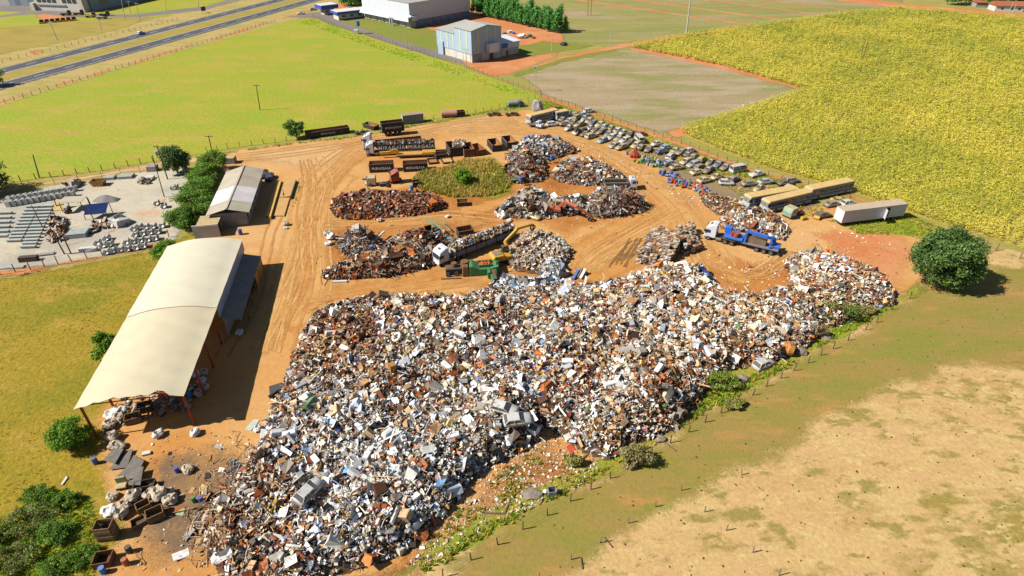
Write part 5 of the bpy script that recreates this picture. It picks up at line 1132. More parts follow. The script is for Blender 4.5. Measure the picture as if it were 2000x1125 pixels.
def load(n, x0, x1, hw_, z0, z1, pal, size, seed, label, M, kinds=dict(box=50, lump=20, sheet=20, ell=10), core=True, crown=.5):
    """a heaped load resting in a vehicle body"""
    rng = np.random.default_rng(seed); q = np.c_[rng.uniform(x0, x1, n), rng.uniform(-hw_, hw_, n)]
    z = z1+crown*(1-(q[:, 1]/hw_)**2)*.8-.25+rng.uniform(-.1, .15, n)
    w = np.array([tuple(M @ Vector((a, b, c))) for (a, b), c in zip(q, z)])
    flat = []; idx = np.zeros(n, int); ks = list(kinds); p = np.array([kinds[k] for k in ks], float); p /= p.sum(); kk = rng.choice(len(ks), n, p=p); base = 0
    for i, k in enumerate(ks): m_ = kk == i; idx[m_] = base+rng.integers(0, len(PR[k]), m_.sum()); flat += PR[k]; base += len(PR[k])
    s = size*rng.uniform(.6, 1.4, n)
    o = joined('scrap_load', flat, idx, w, rotmats(n, .4, rng=rng), s, pick(pal, n, rng)*rng.uniform(.75, 1.15, n)[:, None], m_scrap); tag(o, label, 'scrap load', kind='stuff')
    mb = MB(); mb.box(x0, x1, -hw_, hw_, z0, z1-.1+crown*.3, .1, hw_*.35); mb.v = [tuple(M @ Vector(v)) for v in mb.v]
    # core of the load joins the same object's mound
    c = mb.build('load_core', m_core, None); c.parent = o; return o
load(700, .1, TL-.2, 1.1, 1.26, 2.7, 'pale', .62, 61, 'crushed pale bales heaped on the long lorry trailer', M4)
load(220, .4, TL-.6, .7, 2.5, 3.1, 'mixed', .6, 62, 'upper tier of crushed bales along the lorry trailer', M4)

# --- white tipper lorry
near_l, near_r2 = P(1182, 373), P(1243, 372.5); d = (near_r2-near_l).normalized(); L = (near_r2-near_l).length
t = thing('tipper_lorry', 'small white tipper lorry with grey open body by the long mixed heap', 'lorry', near_l+Vector((0, 1.2, 0)), math.atan2(d.y, d.x))
coe_cab(t, L-1.7, m_wtruck, 2.9, False, 1.1, 1.7); MB().box(0, L-.2, -.4, .4, .6, .9).build('chassis', m_chassis, t)
m_tip = mat('tipper_grey', alb((84, 82, 82)), .7, dust=.4)
for s in (-1, 1): MB().box(-.2, L-2.0, s*1.15-.05, s*1.15+.05, .95, 1.95).build('body_side', m_tip, t)
MB().box(-.2, L-2.0, -1.1, 1.1, .92, 1.05).build('body_floor', m_skip_in, t); MB().box(L-2.1, L-2.0, -1.1, 1.1, 1.05, 2.3).build('headboard', m_tip, t); MB().box(-.2, -.1, -1.1, 1.1, 1.05, 1.9).build('tailboard', m_tip, t)
MB().bar((-.2, -1.15, 2.0), (L-2, -1.15, 2.0), .12).build('top_rail', mat('worn_rail', alb((190, 180, 150)), .8), t); MB().bar((-.2, 1.15, 2.0), (L-2, 1.15, 2.0), .12).build('top_rail', MATS['worn_rail'], t)
axle(t, L-.8, .95, .46, .3); axle(t, 1.6, .95, .46, .4); axle(t, .4, .95, .46, .4)

# --- open steel skips and containers
m_letter = m_sign
LT = {}
def skip_bin(name, label, cat, q, rz, L, Wd, Hh, m=None, inside_m=None, taper=0.0, z0=0.0, text=None, ts=.9, ribs=True, group=None, wheels=False, open_end=False):
    th = thing(name, label, cat, q, rz, group); m = m or m_skip; im = inside_m or m_skip_in; t_ = .07
    for s in (-1, 1):
        MB().add([(-L/2, s*Wd/2, z0), (L/2, s*Wd/2, z0), (L/2+taper, s*Wd/2, z0+Hh), (-L/2-taper, s*Wd/2, z0+Hh), (-L/2, s*(Wd/2-t_), z0), (L/2, s*(Wd/2-t_), z0), (L/2+taper, s*(Wd/2-t_), z0+Hh), (-L/2-taper, s*(Wd/2-t_), z0+Hh)], [(0, 1, 2, 3), (7, 6, 5, 4), (0, 4, 5, 1), (1, 5, 6, 2), (2, 6, 7, 3), (3, 7, 4, 0)]).build('side_wall', m, th)
        MB().quad((-L/2, s*(Wd/2-t_-.01), z0+.1), (L/2, s*(Wd/2-t_-.01), z0+.1), (L/2+taper, s*(Wd/2-t_-.01), z0+Hh-.1), (-L/2-taper, s*(Wd/2-t_-.01), z0+Hh-.1)).build('lining', im, th)
        if not (open_end and s > 0): MB().add([(s*L/2, -Wd/2+t_, z0), (s*L/2, Wd/2-t_, z0), (s*(L/2+taper), Wd/2-t_, z0+Hh), (s*(L/2+taper), -Wd/2+t_, z0+Hh), (s*(L/2-t_), -Wd/2+t_, z0), (s*(L/2-t_), Wd/2-t_, z0), (s*(L/2+taper-t_), Wd/2-t_, z0+Hh), (s*(L/2+taper-t_), -Wd/2+t_, z0+Hh)], [(0, 1, 2, 3), (7, 6, 5, 4), (0, 4, 5, 1), (1, 5, 6, 2), (2, 6, 7, 3), (3, 7, 4, 0)]).build('end_wall', m, th)
    MB().box(-L/2+t_, L/2-t_, -Wd/2+t_, Wd/2-t_, z0+.06, z0+.12).build('floor', im, th)
    if ribs:
        n = max(3, int(L/.75)); mb = MB()
        for k in range(n):
            x = -L/2+L*(k+.5)/n
            for s in (-1, 1): mb.box(x-.04, x+.04, s*(Wd/2+.035)-.03, s*(Wd/2+.035)+.03, z0+.05, z0+Hh-.1)
        mb.build('ribs', m, th)
    mb = MB()
    for s in (-1, 1): mb.bar((-L/2-taper, s*Wd/2, z0+Hh+.04), (L/2+taper, s*Wd/2, z0+Hh+.04), .12, .1)
    mb.build('rim_bar', mat('worn_edge', alb((140, 122, 92)), .8), th)
    if text:
        k = (text, ts)
        if k not in LT: LT[k] = text_mesh(text, ts, m_letter)
        o = link('lettering', LT[k], th); o.location = (0, -Wd/2-.09, z0+Hh*.38); o.rotation_euler = (R(90), 0, 0)
    if wheels:
        for x in (-L/2+1.2, -L/2+2.4, L/2-1.2, L/2-2.4):
            for s in (-1, 1): wheel(th, x, s*.95, .5, .36)
        MB().box(-L/2, L/2, -.5, .5, z0-.35, z0-.02).build('chassis', m_chassis, th)
    return th
def place(px, py, z=0): return P(px, py, z)
def skip_px(name, label, cat, near_left, near_right, depth, Hh, **kw):
    a, b = P(*near_left), P(*near_right); d = b-a; u = d.normalized(); n_ = Vector((-u.y, u.x, 0)); z0 = kw.get('z0', 0)
    return skip_bin(name, label, cat, (a+b)/2+n_*depth/2, math.atan2(d.y, d.x), d.length, depth, Hh, **kw)
NM = 'MIRAGAIA'
skip_px('long_container', 'very long low black container against the pasture fence', 'container', (599, 272), (684, 260), 2.4, 1.7, text=NM, ts=.75)
skip_px('skip_trailer', 'high black skip on wheels standing before the grey box container', 'trailer', (748, 268), (791, 263), 2.5, 2.6, z0=1.25, text=NM, ts=.85, wheels=True)
skip_px('long_container', 'empty black container behind the loaded black lorry', 'container', (735, 290), (825, 281), 2.3, 1.5)
skip_px('black_skip', 'black lettered skip with brown inside beside the red cab', 'skip', (722, 338), (769, 336), 2.4, 2.2, text=NM, ts=.85)
skip_px('black_skip', 'black lettered skip half buried in the tall grass edge', 'skip', (788, 336.5), (836, 334), 2.4, 2.1, text=NM, ts=.85)
skip_px('black_skip', 'brimming black skip with white sheet hanging over its side', 'skip', (880, 307), (905, 304), 5.2, 2.4)
skip_px('rusty_skip', 'rusty empty skip next to the brimming black skip', 'skip', (907, 308), (928, 306), 5.4, 2.1, m=m_rustp)
skip_px('rusty_skip', 'low rusty skip at the edge of the tall grass', 'skip', (929, 306), (950, 302), 5.2, 1.5, m=m_rustp)
for (a, b, lab) in (((971, 296), (988, 292.5), 'black skip with rusty inside standing angled near the wire heap'), ((1000, 290), (1016, 286.5), 'black ribbed skip with rusty inside touching the wire heap')):
    q0, q1 = P(*a), P(*b); u = (q1-q0).normalized(); n_ = Vector((-u.y, u.x, 0))
    skip_bin('black_skip', lab, 'skip', (q0+q1)/2+n_*2.6+u*-.8, R(-72), 5.6, 2.6, 1.8, text=None)
skip_px('black_skip', 'dark flat skip beside the rusty flat bed', 'skip', (852, 312), (876, 309), 2.2, 1.2)
skip_px('flat_bed', 'rusty flat load bed lying at the grass edge', 'load bed', (866, 321), (886, 318.5), 3.6, .45, m=m_chassis, inside_m=mat('dusty_bed', alb((222, 170, 100)), .9))
skip_px('flat_bed', 'dark low frame bed beside the half buried skip', 'load bed', (838, 322), (856, 320), 3.2, .5, m=m_chassis)
skip_px('black_skip', 'small black lettered skip behind the bale trailer', 'skip', (897, 468), (926, 463), 2.2, 1.7, text=NM, ts=.45)
skip_px('black_skip', 'tiny black skip lying by the tall grass', 'skip', (807, 367), (822, 365.5), 1.6, 1.3); skip_px('black_skip', 'small black lettered skip at the end of the rusty castings heap', 'skip', (893, 404), (914, 403), 1.8, 1.0)
skip_bin('black_skip', 'tilted black skip dumped beside the pasture fence', 'skip', P(725, 250, 0), R(-35), 4.2, 2.2, 1.2, taper=.4)
a, b = P(788, 244), P(828, 239); d = b-a
t = thing('box_container', 'closed grey box container at the pasture fence', 'container', a, math.atan2(d.y, d.x)); m_cont = corrug('grey_container', alb((150, 150, 148)), 0, .5, .6, depth=.05)
MB().box(0, d.length, 0, 2.4, .1, 2.7).build('body', m_cont, t); MB().box(-.03, 0, .1, 2.3, .2, 2.6).build('doors', mat('container_doors', alb((190, 192, 194)), .6), t); MB().box(-.05, d.length+.05, -.05, 2.45, 2.7, 2.76).build('roof', mat('dusty_container_roof', alb((176, 154, 130)), .8), t)
t = thing('pink_tank', 'faded pink cylindrical tank lying by the pasture fence', 'tank', P(864, 231), R(8)); MB().cyl((0, 1, 1.1), (4.6, 1, 1.1), 1.05, 16).build('shell', mat('faded_pink', alb((206, 140, 124)), .7, var=.2), t)
for x in (.8, 3.8): MB().box(x-.15, x+.15, .2, 1.8, 0, .4).build('saddle', m_darkwood, t)
skip_px('black_skip', 'small dark box skip next to the pink tank', 'skip', (890, 229.5), (909, 227.5), 1.8, 1.6)

# --- loaded black lorry with lettered sides
near_f, near_r = P(712, 306.5), P(850, 300); d = (near_f-near_r).normalized(); L = (near_f-near_r).length; rz = math.atan2(d.y, d.x); side = Vector((0, 1, 0))
t = thing('scrap_lorry', 'white cab lorry with two black lettered bodies heaped with scrap', 'lorry', near_r+side*1.3, rz)
tractor(t, L-2.4, m_wtruck, 2)
MB().box(0, L-3.2, -.5, .5, .85, 1.15).build('trailer_frame', m_chassis, t)
m_bodyb = mat('black_body', alb((56, 50, 54)), .65, dust=.2)
lt = text_mesh('MIRAGAÍA', 1.25, m_letter)
for x0, x1 in ((.1, (L-3.4)/2-.25), ((L-3.4)/2+.25, L-3.6)):
    for s in (-1, 1):
        MB().box(x0, x1, s*1.26-.04, s*1.26+.04, 1.15, 3.1).build('body_side', m_bodyb, t)
    for x in (x0, x1-.08): MB().box(x, x+.08, -1.22, 1.22, 1.15, 3.1).build('body_end', m_bodyb, t)
    MB().box(x0+.08, x1-.08, -1.2, 1.2, 1.16, 1.3).build('body_floor', m_skip_in, t)
    o = link('lettering', lt, t); o.location = ((x0+x1)/2, 1.31, 1.75); o.rotation_euler = (R(90), 0, R(180))
    M4 = Matrix.Translation(near_r+side*1.3) @ Matrix.Rotation(rz, 4, 'Z')
    load(260, x0+.3, x1-.3, 1.0, 1.35, 3.15, 'steel', .6, 63+int(x0), 'rusty wire and steel heaped in the %s black lorry body' % ('rear' if x0 < 2 else 'front'), M4, dict(wire=30, curl=20, sheet=20, bar=15, lump=10))
for x in (1.2, 2.5, 3.8): axle(t, x)
# second white cab parked behind it
q = P(708, 288); t = thing('truck_cab', 'second white truck cab parked behind the loaded black lorry', 'truck', q+Vector((2.6, 1.2, 0)), math.pi)
coe_cab(t, .2, m_wtruck); MB().box(-3, 2.2, -.45, .45, .62, .95).build('chassis', m_chassis, t); axle(t, 1.5); axle(t, -2.0)
M4 = Matrix.Translation(P(892, 301)+Vector((.5, 2.4, 0)))
load(180, -1.5, 1.6, 2.2, 1.2, 2.4, 'mixed', .6, 66, 'mixed scrap and white bags heaped in the brimming skip', M4)
# --- yellow low loader with crane arm
a, b = P(742, 312), P(852, 307); d = b-a; t = thing('low_loader', 'yellow low loader trailer with folded crane in front of the black lorry', 'trailer', a, math.atan2(d.y, d.x)); L = d.length
MB().box(4.5, L, .1, 2.5, .75, 1.0).build('deck', mat('dusty_deck', alb((222, 160, 70)), .9, dust=.4), t); MB().box(L-3.6, L-.1, .2, 2.4, 1.0, 1.35).build('rear_ramp', m_yel, t)
mb = MB(); mb.bar((0, 1.2, 1.3), (5, 1.2, 1.5), .6, .7); mb.bar((2.6, 1.2, 1.8), (4.4, 1.1, 2.3), .4); mb.bar((4.6, .6, .6), (4.6, .6, 2.4), .4); mb.build('crane_arm', m_yel, t)
for x in (L-3.2, L-2.1, L-1.0):
    for y in (.3, 2.3): wheel(t, x, y, .42, .36)
MB().box(4.4, L-.2, 0, .12, .45, .78).build('side_rail', m_chassis, t)
# --- red cab and broken truck parts
t = thing('red_truck_cab', 'dismounted red truck cab standing by the rusty castings heap', 'truck cab', P(772, 356), R(200))
coe_cab(t, -1.0, mat('faded_red', alb((184, 60, 56)), .5, dust=.5), 3.1, True, 1.15, 2.0); MB().box(-1.6, 1.4, -.7, .7, .25, .75).build('frame', m_chassis, t)
t = thing('gutted_truck_cab', 'gutted cream truck cab with torn front beside the red cab', 'truck cab', P(727, 361), R(186)); m_crm = mat('old_cream', alb((214, 196, 150)), .7, rust=.2, dust=.4)
MB().prism([(-1, .4), (1.1, .4), (1.15, 1.3), (.8, 2.2), (-1, 2.2)], -1.1, 1.1).build('cab', m_crm, t, bevel=.06); MB().box(.92, 1.2, -.9, .9, 1.25, 1.95).build('windscreen_gap', m_chassis, t); MB().box(1.0, 1.5, -1, 1, .3, .8).build('bumper', m_plaster_w, t); wheel(t, .2, -1.1, .45, .3); wheel(t, .2, 1.1, .45, .3)
t = thing('engine_block', 'tangle of engine and axle parts between the two old cabs', 'engine', P(755, 363), R(10))
MB().box(-1.6, .2, -.5, .5, .1, .9).build('block', m_chassis, t, bevel=.1); MB().cyl((.4, -1, .45), (.4, 1, .45), .16, 8).build('axle', m_rustp, t); wheel(t, .4, -1.0, .42, .3); wheel(t, .4, 1.0, .42, .3); MB().box(-.9, -.2, -.3, .3, .9, 1.3).build('intake', m_plaster, t)
t = thing('steel_pipe', 'short grey steel pipe lying on the dirt by the cream cab', 'pipe', P(708, 351), R(6)); MB().cyl((0, 0, .3), (2.2, 0, .3), .3, 12).build('tube', m_plaster, t); MB().cyl((-.02, 0, .3), (.1, 0, .3), .36, 12).build('flange', m_conc, t)

# --- excavators
def digger(label, foot, heading, m, boom, cabpos, grapple_r, wheels=True, m2=None):
    f = P(*foot); th = thing('excavator', label, 'excavator', f, 0); M = Matrix.Rotation(heading, 4, 'Z')
    def rot(mb): mb.v = [tuple(M @ Vector(v)) for v in mb.v]; return mb
    rot(MB().box(-1.6, 1.6, -.9, .9, .5, 1.0)).build('undercarriage', m_chassis, th)
    for x in (-1.25, 1.25):
        for y in (-1.0, 1.0):
            p = M @ Vector((x, y, 0)); o = wheel(th, p.x, p.y, .52, .45); o.rotation_euler = (0, 0, heading)
    rot(MB().prism([(-2.4, 1.1), (1.5, 1.1), (1.5, 1.75), (.2, 1.9), (-.3, 2.25), (-2.1, 2.25), (-2.5, 1.9)], -1.25, 1.25)).build('house', m, th, bevel=.1)
    rot(MB().box(-1.9, -.5, -.75, .75, 2.26, 2.34)).build('engine_cover', mat('grimy_cover', alb((150, 134, 104)), .8), th)
    rot(MB().box(.1, 1.5, cabpos-.5, cabpos+.5, 1.75, 3.1, .12, .06)).build('cab', m2 or m_chassis, th, bevel=.05)
    for s in (-.52, .52): rot(MB().box(.35, 1.2, cabpos+s-.02, cabpos+s+.02, 2.1, 2.85)).build('cab_window', m_gl, th)
    rot(MB().quad((1.52, cabpos-.4, 2.0), (1.52, cabpos+.4, 2.0), (1.42, cabpos+.4, 2.9), (1.42, cabpos-.4, 2.9))).build('windscreen', m_gl, th)
    w = [Vector(p)-f for p in boom]
    mb = MB(); mb.bar(w[0], w[1], .5, .62); mb.bar(w[1]-(w[1]-w[0]).normalized()*.2, w[2], .46, .6); mb.build('boom', m, th, bevel=.06)
    MB().bar(w[2]+(w[2]-w[3]).normalized()*.5, w[3], .36, .46).build('stick', m, th, bevel=.05)
    MB().cyl(w[0]+Vector((0, 0, -.2)), w[1].lerp(w[0], .35)+Vector((0, 0, -.3)), .1, 8).build('hydraulic_ram', m_trough, th)
    mb = MB(); c = w[3]
    for k in range(5):
        a = 6.283*k/5; p1 = c+Vector((math.cos(a)*grapple_r, math.sin(a)*grapple_r, -.5)); p2 = c+Vector((math.cos(a)*grapple_r*.35, math.sin(a)*grapple_r*.35, -1.3)); mb.bar(c, p1, .2); mb.bar(p1, p2, .18)
    mb.build('grapple', m_chassis, th)
    return th
digger('yellow excavator reaching its arm over the baled scrap heap', (982, 512), R(25), m_yel, [P(992, 489, 2.1), P(986, 470, 3.6), P(1012, 446, 5.4), P(1040, 438, 4.9)], .75, .6)
digger('faded orange excavator with its arm lowered beside the bundled wire', (1082, 418), R(-6), m_org, [P(1092, 404, 2.0), P(1105, 392.5, 3.8), P(1128, 405, 3.2), P(1153, 421, 1.3)], .75, .7, m2=m_crm)
# --- green baling press with dirt-covered rig
a = P(918, 541); t = thing('baling_press', 'green baling press with orange hopper and output chute', 'machine', a, R(9))
MB().prism([(0, .1), (5.2, .1), (5.4, 1.9), (3.9, 1.5), (1.8, 1.5), (.6, 2.2), (0, 2.2)], 0, 2.6).build('hull', m_grn, t, bevel=.08)
MB().box(2.0, 4.0, .5, 2.2, 1.52, 1.75).build('hopper_floor', mat('hopper_orange', alb((224, 96, 30)), .6), t)
mb = MB()
for y in (.55, 2.15): mb.box(1.8, 4.4, y-.08, y+.08, 1.5, 2.1)
mb.build('hopper_wall', m_grn, t)
for x in (2.3, 2.9, 3.5): MB().bar((x, .6, 1.8), (x+.2, 2.0, 2.4), .16).build('ram', MATS['hopper_orange'], t)
mb = MB(); mb.add([(3.7, -3.6, .1), (4.9, -3.6, .1), (4.9, 0, .1), (3.7, 0, .1), (3.7, -3.6, .9), (4.9, -3.6, .9), (4.9, 0, 1.3), (3.7, 0, 1.3)], [(0, 3, 2, 1), (4, 5, 6, 7), (0, 1, 5, 4), (1, 2, 6, 5), (2, 3, 7, 6), (3, 0, 4, 7)]); mb.build('output_chute', m_grn, t, bevel=.05)
MB().box(4.0, 4.6, -3.4, -.2, .95, 1.35).build('chute_slot', m_chassis, t); MB().box(3.2, 3.7, -1.4, -.05, .2, 1.5).build('bracket', m_grn, t)
for y in (.6, 2.0): MB().box(5.0, 5.5, y-.1, y+.1, 1.8, 2.6).build('post', m_grn, t)
t2 = thing('machine_rig', 'brown mud-caked engine rig with sheeted tank beside the green press', 'machine', P(868, 541), R(8)); m_mud = mat('mud_caked', alb((132, 92, 54)), .95, var=.4, scale=2, bump=.5)
MB().box(.3, 3.4, .3, 1.9, .2, 1.5).build('engine', m_chassis, t2, bevel=.15); MB().cyl((1.9, 1.0, 1.4), (1.9, 1.0, 2.3), .55, 10).build('drum', m_mud, t2); MB().cyl((3.9, 1.2, .2), (3.9, 1.2, 2.4), 1.0, 10, .75).build('sheeted_tank', m_mud, t2); MB().box(3.3, 4.6, -.6, .6, .05, 2.2, .1, .1).build('tarp_side', m_mud, t2, bevel=.12)
MB().cyl((4.4, 2.3, 1.0), (6.6, 2.6, 1.3), .28, 10).build('orange_cylinder', MATS['hopper_orange'], t2); wheel(t2, .8, -.1, .5, .3); wheel(t2, 2.4, -.1, .5, .3); MB().bar((-.6, -.8, .15), (3, -1.0, .15), .2).build('skid', m_wood, t2)

# --- buses, trailer box, old trucks
m_busroof = mat('dusty_bus_roof', alb((226, 190, 122)), .8, var=.15, scale=.7)
m_buswhite = mat('bus_white', alb((206, 208, 212)), .5, dust=.3, rust=.05); m_busblue = mat('bus_blue', alb((70, 92, 160)), .5, dust=.2)
def bus(label, near_f, near_r, stripe=m_busblue, wins=8, win=None, Hb=3.0, gap=False):
    f, r = P(*near_f), P(*near_r); d = f-r; L = d.length; u = d.normalized(); sd_ = Vector((-u.y, u.x, 0)); sd_ = sd_ if sd_.y > 0 else -sd_
    t = thing('bus', label, 'bus', r+sd_*1.25, math.atan2(u.y, u.x)); win = win or m_gl
    MB().box(0, L, -1.22, 1.22, .4, 1.55).build('lower_body', m_buswhite, t, bevel=.05)
    MB().box(.05, L-.15, -1.16, 1.16, 1.55, 2.45).build('cabin_core', mat('dark_inside', alb((44, 42, 46)), .9), t)
    for s in (-1, 1):
        MB().box(.1, L-.1, s*1.225-.01, s*1.225+.015, .95, 1.35).build('stripe', stripe, t)
        for k in range(wins):
            x0 = .4+(L-1.2)*k/wins; MB().box(x0+.08, x0+(L-1.2)/wins-.08, s*1.185-.015, s*1.185+.015, 1.6, 2.4).build('window', win, t)
        for k in range(wins+1): x0 = .4+(L-1.2)*k/wins; MB().box(x0-.06, x0+.06, s*1.2-.02, s*1.2+.02, 1.55, 2.45).build('pillar', m_buswhite, t)
    MB().box(-.02, L-.02, -1.23, 1.23, 2.45, 2.62).build('cant_rail', m_buswhite, t); MB().prism([(-.05, 2.6), (L, 2.6), (L-.1, Hb-.15), (L-.4, Hb), (.3, Hb), (0, Hb-.15)], -1.2, 1.2).build('roof', m_busroof, t, bevel=.1)
    for y0, y1 in ((-1.05, -.05), (.05, 1.05)): MB().box(L-.14, L+.01, y0, y1, 1.5, 2.5).build('windscreen', glass('pale_glass', (.16, .15, .13, 1)), t)
    MB().box(L-.02, L+.14, -1.15, 1.15, .45, .8).build('bumper', m_buswhite, t)
    for s in (-.85, .85): MB().cyl((L, s, 1.05), (L+.05, s, 1.05), .16, 8).build('headlight', m_plaster_w, t)
    for x in (2.2, L-2.6): axle(t, x, 1.08, .48, .3)
    return t
bus('dusty derelict bus parked behind the blue-striped bus', (1461, 410), (1558, 392))
bus('derelict blue-striped bus with dark open windows by the green truck cab', (1497, 419), (1583, 398), wins=6)
bus('long derelict bus with square windows touching the corn path', (1580, 394), (1664, 376), wins=8)
bus('old white bus with dusty yellow roof at the start of the car rows', (1036, 246), (1092, 232), wins=9)
bus('small white minibus wreck beside the old yellow-roofed bus', (1088, 237), (1111, 233), wins=4, Hb=2.7)
f, r = P(1640, 444), P(1762, 429); d = r-f; u = d.normalized(); n_ = Vector((-u.y, u.x, 0)); L = d.length
t = thing('trailer_box', 'long white semi-trailer box with its side door swung open', 'trailer', f, math.atan2(u.y, u.x))
m_box = mat('white_box', alb((236, 232, 240)), .5, var=.08, dust=.1)
MB().box(0, L, 0, 2.5, .95, 3.7).build('box_body', m_box, t, bevel=.04); MB().box(-.03, L+.03, -.03, 2.53, 3.7, 3.78).build('roof', mat('dusty_box_roof', alb((206, 184, 154)), .8, var=.12), t)
MB().box(.2, L-.2, .4, 2.1, .6, .95).build('frame', m_chassis, t)
MB().box(L*.66, L*.66+1.1, -.02, .0, 1.3, 3.4).build('doorway', m_chassis, t); o = MB().box(0, 1.15, -.05, 0, 1.2, 3.3).build('side_door', m_box, t); o.location = (L*.66, -.04, 0); o.rotation_euler = (0, 0, R(-115))
for x in (L-3.6, L-2.4):
    for y in (.35, 2.15): wheel(t, x, y, .48, .36)
for y in (.4, 2.0): MB().bar((2.4, y, 0), (2.4, y, .9), .15).build('landing_leg', m_chassis, t)
t = thing('truck_wreck', 'old pale green truck cab with white door before the blue-striped bus', 'truck', P(1540, 424), R(215)); m_gcab = mat('pale_green_cab', alb((160, 182, 160)), .6, dust=.85, dustcol=(220, 190, 120))
MB().prism([(-1.2, .5), (1.1, .5), (1.1, 1.6), (.8, 2.4), (-1.2, 2.4)], -1.1, 1.1).build('cab', m_gcab, t, bevel=.08); MB().box(-.2, .6, 1.1, 1.13, .7, 1.5).build('door', m_plaster_w, t); MB().box(-.2, .6, 1.1, 1.12, 1.55, 2.1).build('side_window', m_gl, t); wheel(t, .3, 1.05, .45, .3); wheel(t, .3, -1.05, .45, .3); MB().box(-4.5, -1.2, -.4, .4, .5, .8).build('chassis', m_rustp, t); axle(t, -3.4, 1.0, .45, .3)
def old_truck(label, q, rz, mc, mb_, L=5.4, kind='tank'):
    t = thing('old_truck', label, 'truck', q, rz)
    MB().prism([(L-1.9, .6), (L, .6), (L, 1.3), (L-.8, 1.45), (L-1.0, 2.1), (L-1.9, 2.1)], -.95, .95).build('cab', mc, t, bevel=.06); MB().box(L-.98, L-.86, -.8, .8, 1.5, 2.0).build('windscreen', m_gl, t)
    for s in (-1, 1): MB().box(L-1.7, L-1.15, s*.96-.01, s*.96+.01, 1.4, 1.95).build('side_window', m_gl, t)
    MB().box(0, L-.2, -.4, .4, .5, .75).build('chassis', m_chassis, t)
    if kind == 'tank': MB().cyl((0, 0, 1.35), (L-2.1, 0, 1.35), .75, 14).build('tank', mb_, t)
    else:
        MB().box(-.1, L-2.0, -1.05, 1.05, .8, .92).build('bed', mb_, t)
        for s in (-1, 1): MB().box(-.1, L-2, s*1.05-.04, s*1.05+.04, .92, 1.35).build('bed_side', mb_, t)
    axle(t, .9, .85, .4, .28); axle(t, L-1.1, .85, .4, .26)
old_truck('old blue-green tanker truck parked on the pasture edge', P(992, 210), R(14), mat('teal_cab', alb((84, 130, 150)), .5, dust=.3), mat('pale_teal_tank', alb((150, 176, 180)), .6, dust=.3))
old_truck('white pickup with empty flat bed in front of the old bus', P(1034, 246), R(-32), m_wtruck, m_trough, 4.6, 'bed')
old_truck('red lorry wreck peeking out behind the old yellow-roofed bus', P(1098, 220), R(172), mat('wreck_red', alb((190, 70, 64)), .6, dust=.3), m_chassis, 4.2, 'bed')

# --- cars: one builder per body style, copies take their own paint
def ring(x, zl, zh, hw_): zm = zl*.45+zh*.55; return [(x, -hw_*.94, zl), (x, hw_*.94, zl), (x, hw_, zm), (x, hw_*.9, zh), (x, -hw_*.9, zh), (x, -hw_, zm)]
STY = {
 'sedan': ([(-2.1, .45, .72, .7), (-2.0, .28, .9, .8), (-1.2, .22, .94, .83), (0, .22, .94, .85), (.9, .22, .92, .83), (1.8, .28, .8, .78), (2.08, .42, .66, .68)], (-1.5, .8, -.95, .15), .93, 1.38),
 'hatchback': ([(-1.8, .4, .8, .7), (-1.74, .28, .95, .78), (-1.0, .22, .97, .8), (0, .22, .96, .82), (.9, .22, .92, .8), (1.6, .28, .8, .76), (1.85, .42, .66, .66)], (-1.7, .85, -1.25, .2), .95, 1.42),
 'estate': ([(-2.1, .4, .8, .72), (-2.05, .26, .95, .8), (-1.2, .22, .96, .83), (0, .22, .95, .84), (.9, .22, .92, .83), (1.85, .28, .8, .78), (2.1, .42, .66, .68)], (-2.0, .85, -1.7, .25), .94, 1.42),
 'van': ([(-2.1, .4, 1.05, .78), (-2.08, .28, 1.12, .84), (-1, .24, 1.14, .86), (1, .24, 1.12, .86), (1.9, .3, 1.05, .84), (2.1, .4, .95, .74)], (-2.08, 2.0, -1.98, 1.5), 1.1, 1.95),
 'beetle': ([(-1.95, .4, .55, .5), (-1.6, .28, .9, .66), (-.9, .24, 1.0, .74), (0, .24, .98, .76), (.8, .24, .95, .7), (1.5, .3, .82, .6), (1.95, .4, .5, .42)], (-1.2, .7, -.6, .1), .96, 1.45),
 'pickup': ([(-2.2, .4, .82, .74), (-2.1, .3, .9, .8), (-.6, .28, .92, .82), (.2, .26, .94, .82), (1.0, .26, .92, .8), (1.9, .3, .82, .76), (2.15, .42, .68, .68)], (-.6, .95, -.4, .4), .92, 1.45)}
CARS = {}
m_wreckglass = glass('dusty_glass', (.06, .055, .05, 1))
cwheel = MB().cyl((0, -.09, 0), (0, .09, 0), .3, 10).mesh('wheel', m_black)
for k, (st_, (b0, b1, t0, t1), zb, zt) in STY.items():
    body = MB().loft([ring(*s) for s in st_]).mesh('body', m_wtruck, True, 0)
    hb, ht = (.74, .56) if k != 'van' else (.82, .72)
    if k == 'beetle': hb, ht = .62, .42
    gl = MB().add([(b0, -hb, zb), (b1, -hb, zb), (b1, hb, zb), (b0, hb, zb), (t0, -ht, zt), (t1, -ht, zt), (t1, ht, zt), (t0, ht, zt)], [(4, 5, 6, 7), (0, 1, 5, 4), (1, 2, 6, 5), (2, 3, 7, 6), (3, 0, 4, 7)]).mesh('windows', m_wreckglass)
    mb = MB(); mb.box(t0-.05, t1+.05, -ht-.04, ht+.04, zt-.02, zt+.06, .06, .08)
    for s in (-1, 1):
        for (xb, xt) in ((b0, t0), (b1, t1), ((b0+b1)/2, (t0+t1)/2)): mb.bar((xb, s*(hb+.01), zb), (xt, s*(ht+.01), zt), .07, .09)
    rf = mb.mesh('roof', m_wtruck)
    CARS[k] = (body, gl, rf, min(s[0] for s in st_)+.75, max(s[0] for s in st_)-.75)
def cpaint(n, c, d, r=.0): return mat('car_'+n, alb(c), .45, var=.2, dust=min(.95, d*1.25), dustcol=(208, 182, 134), rust=r)
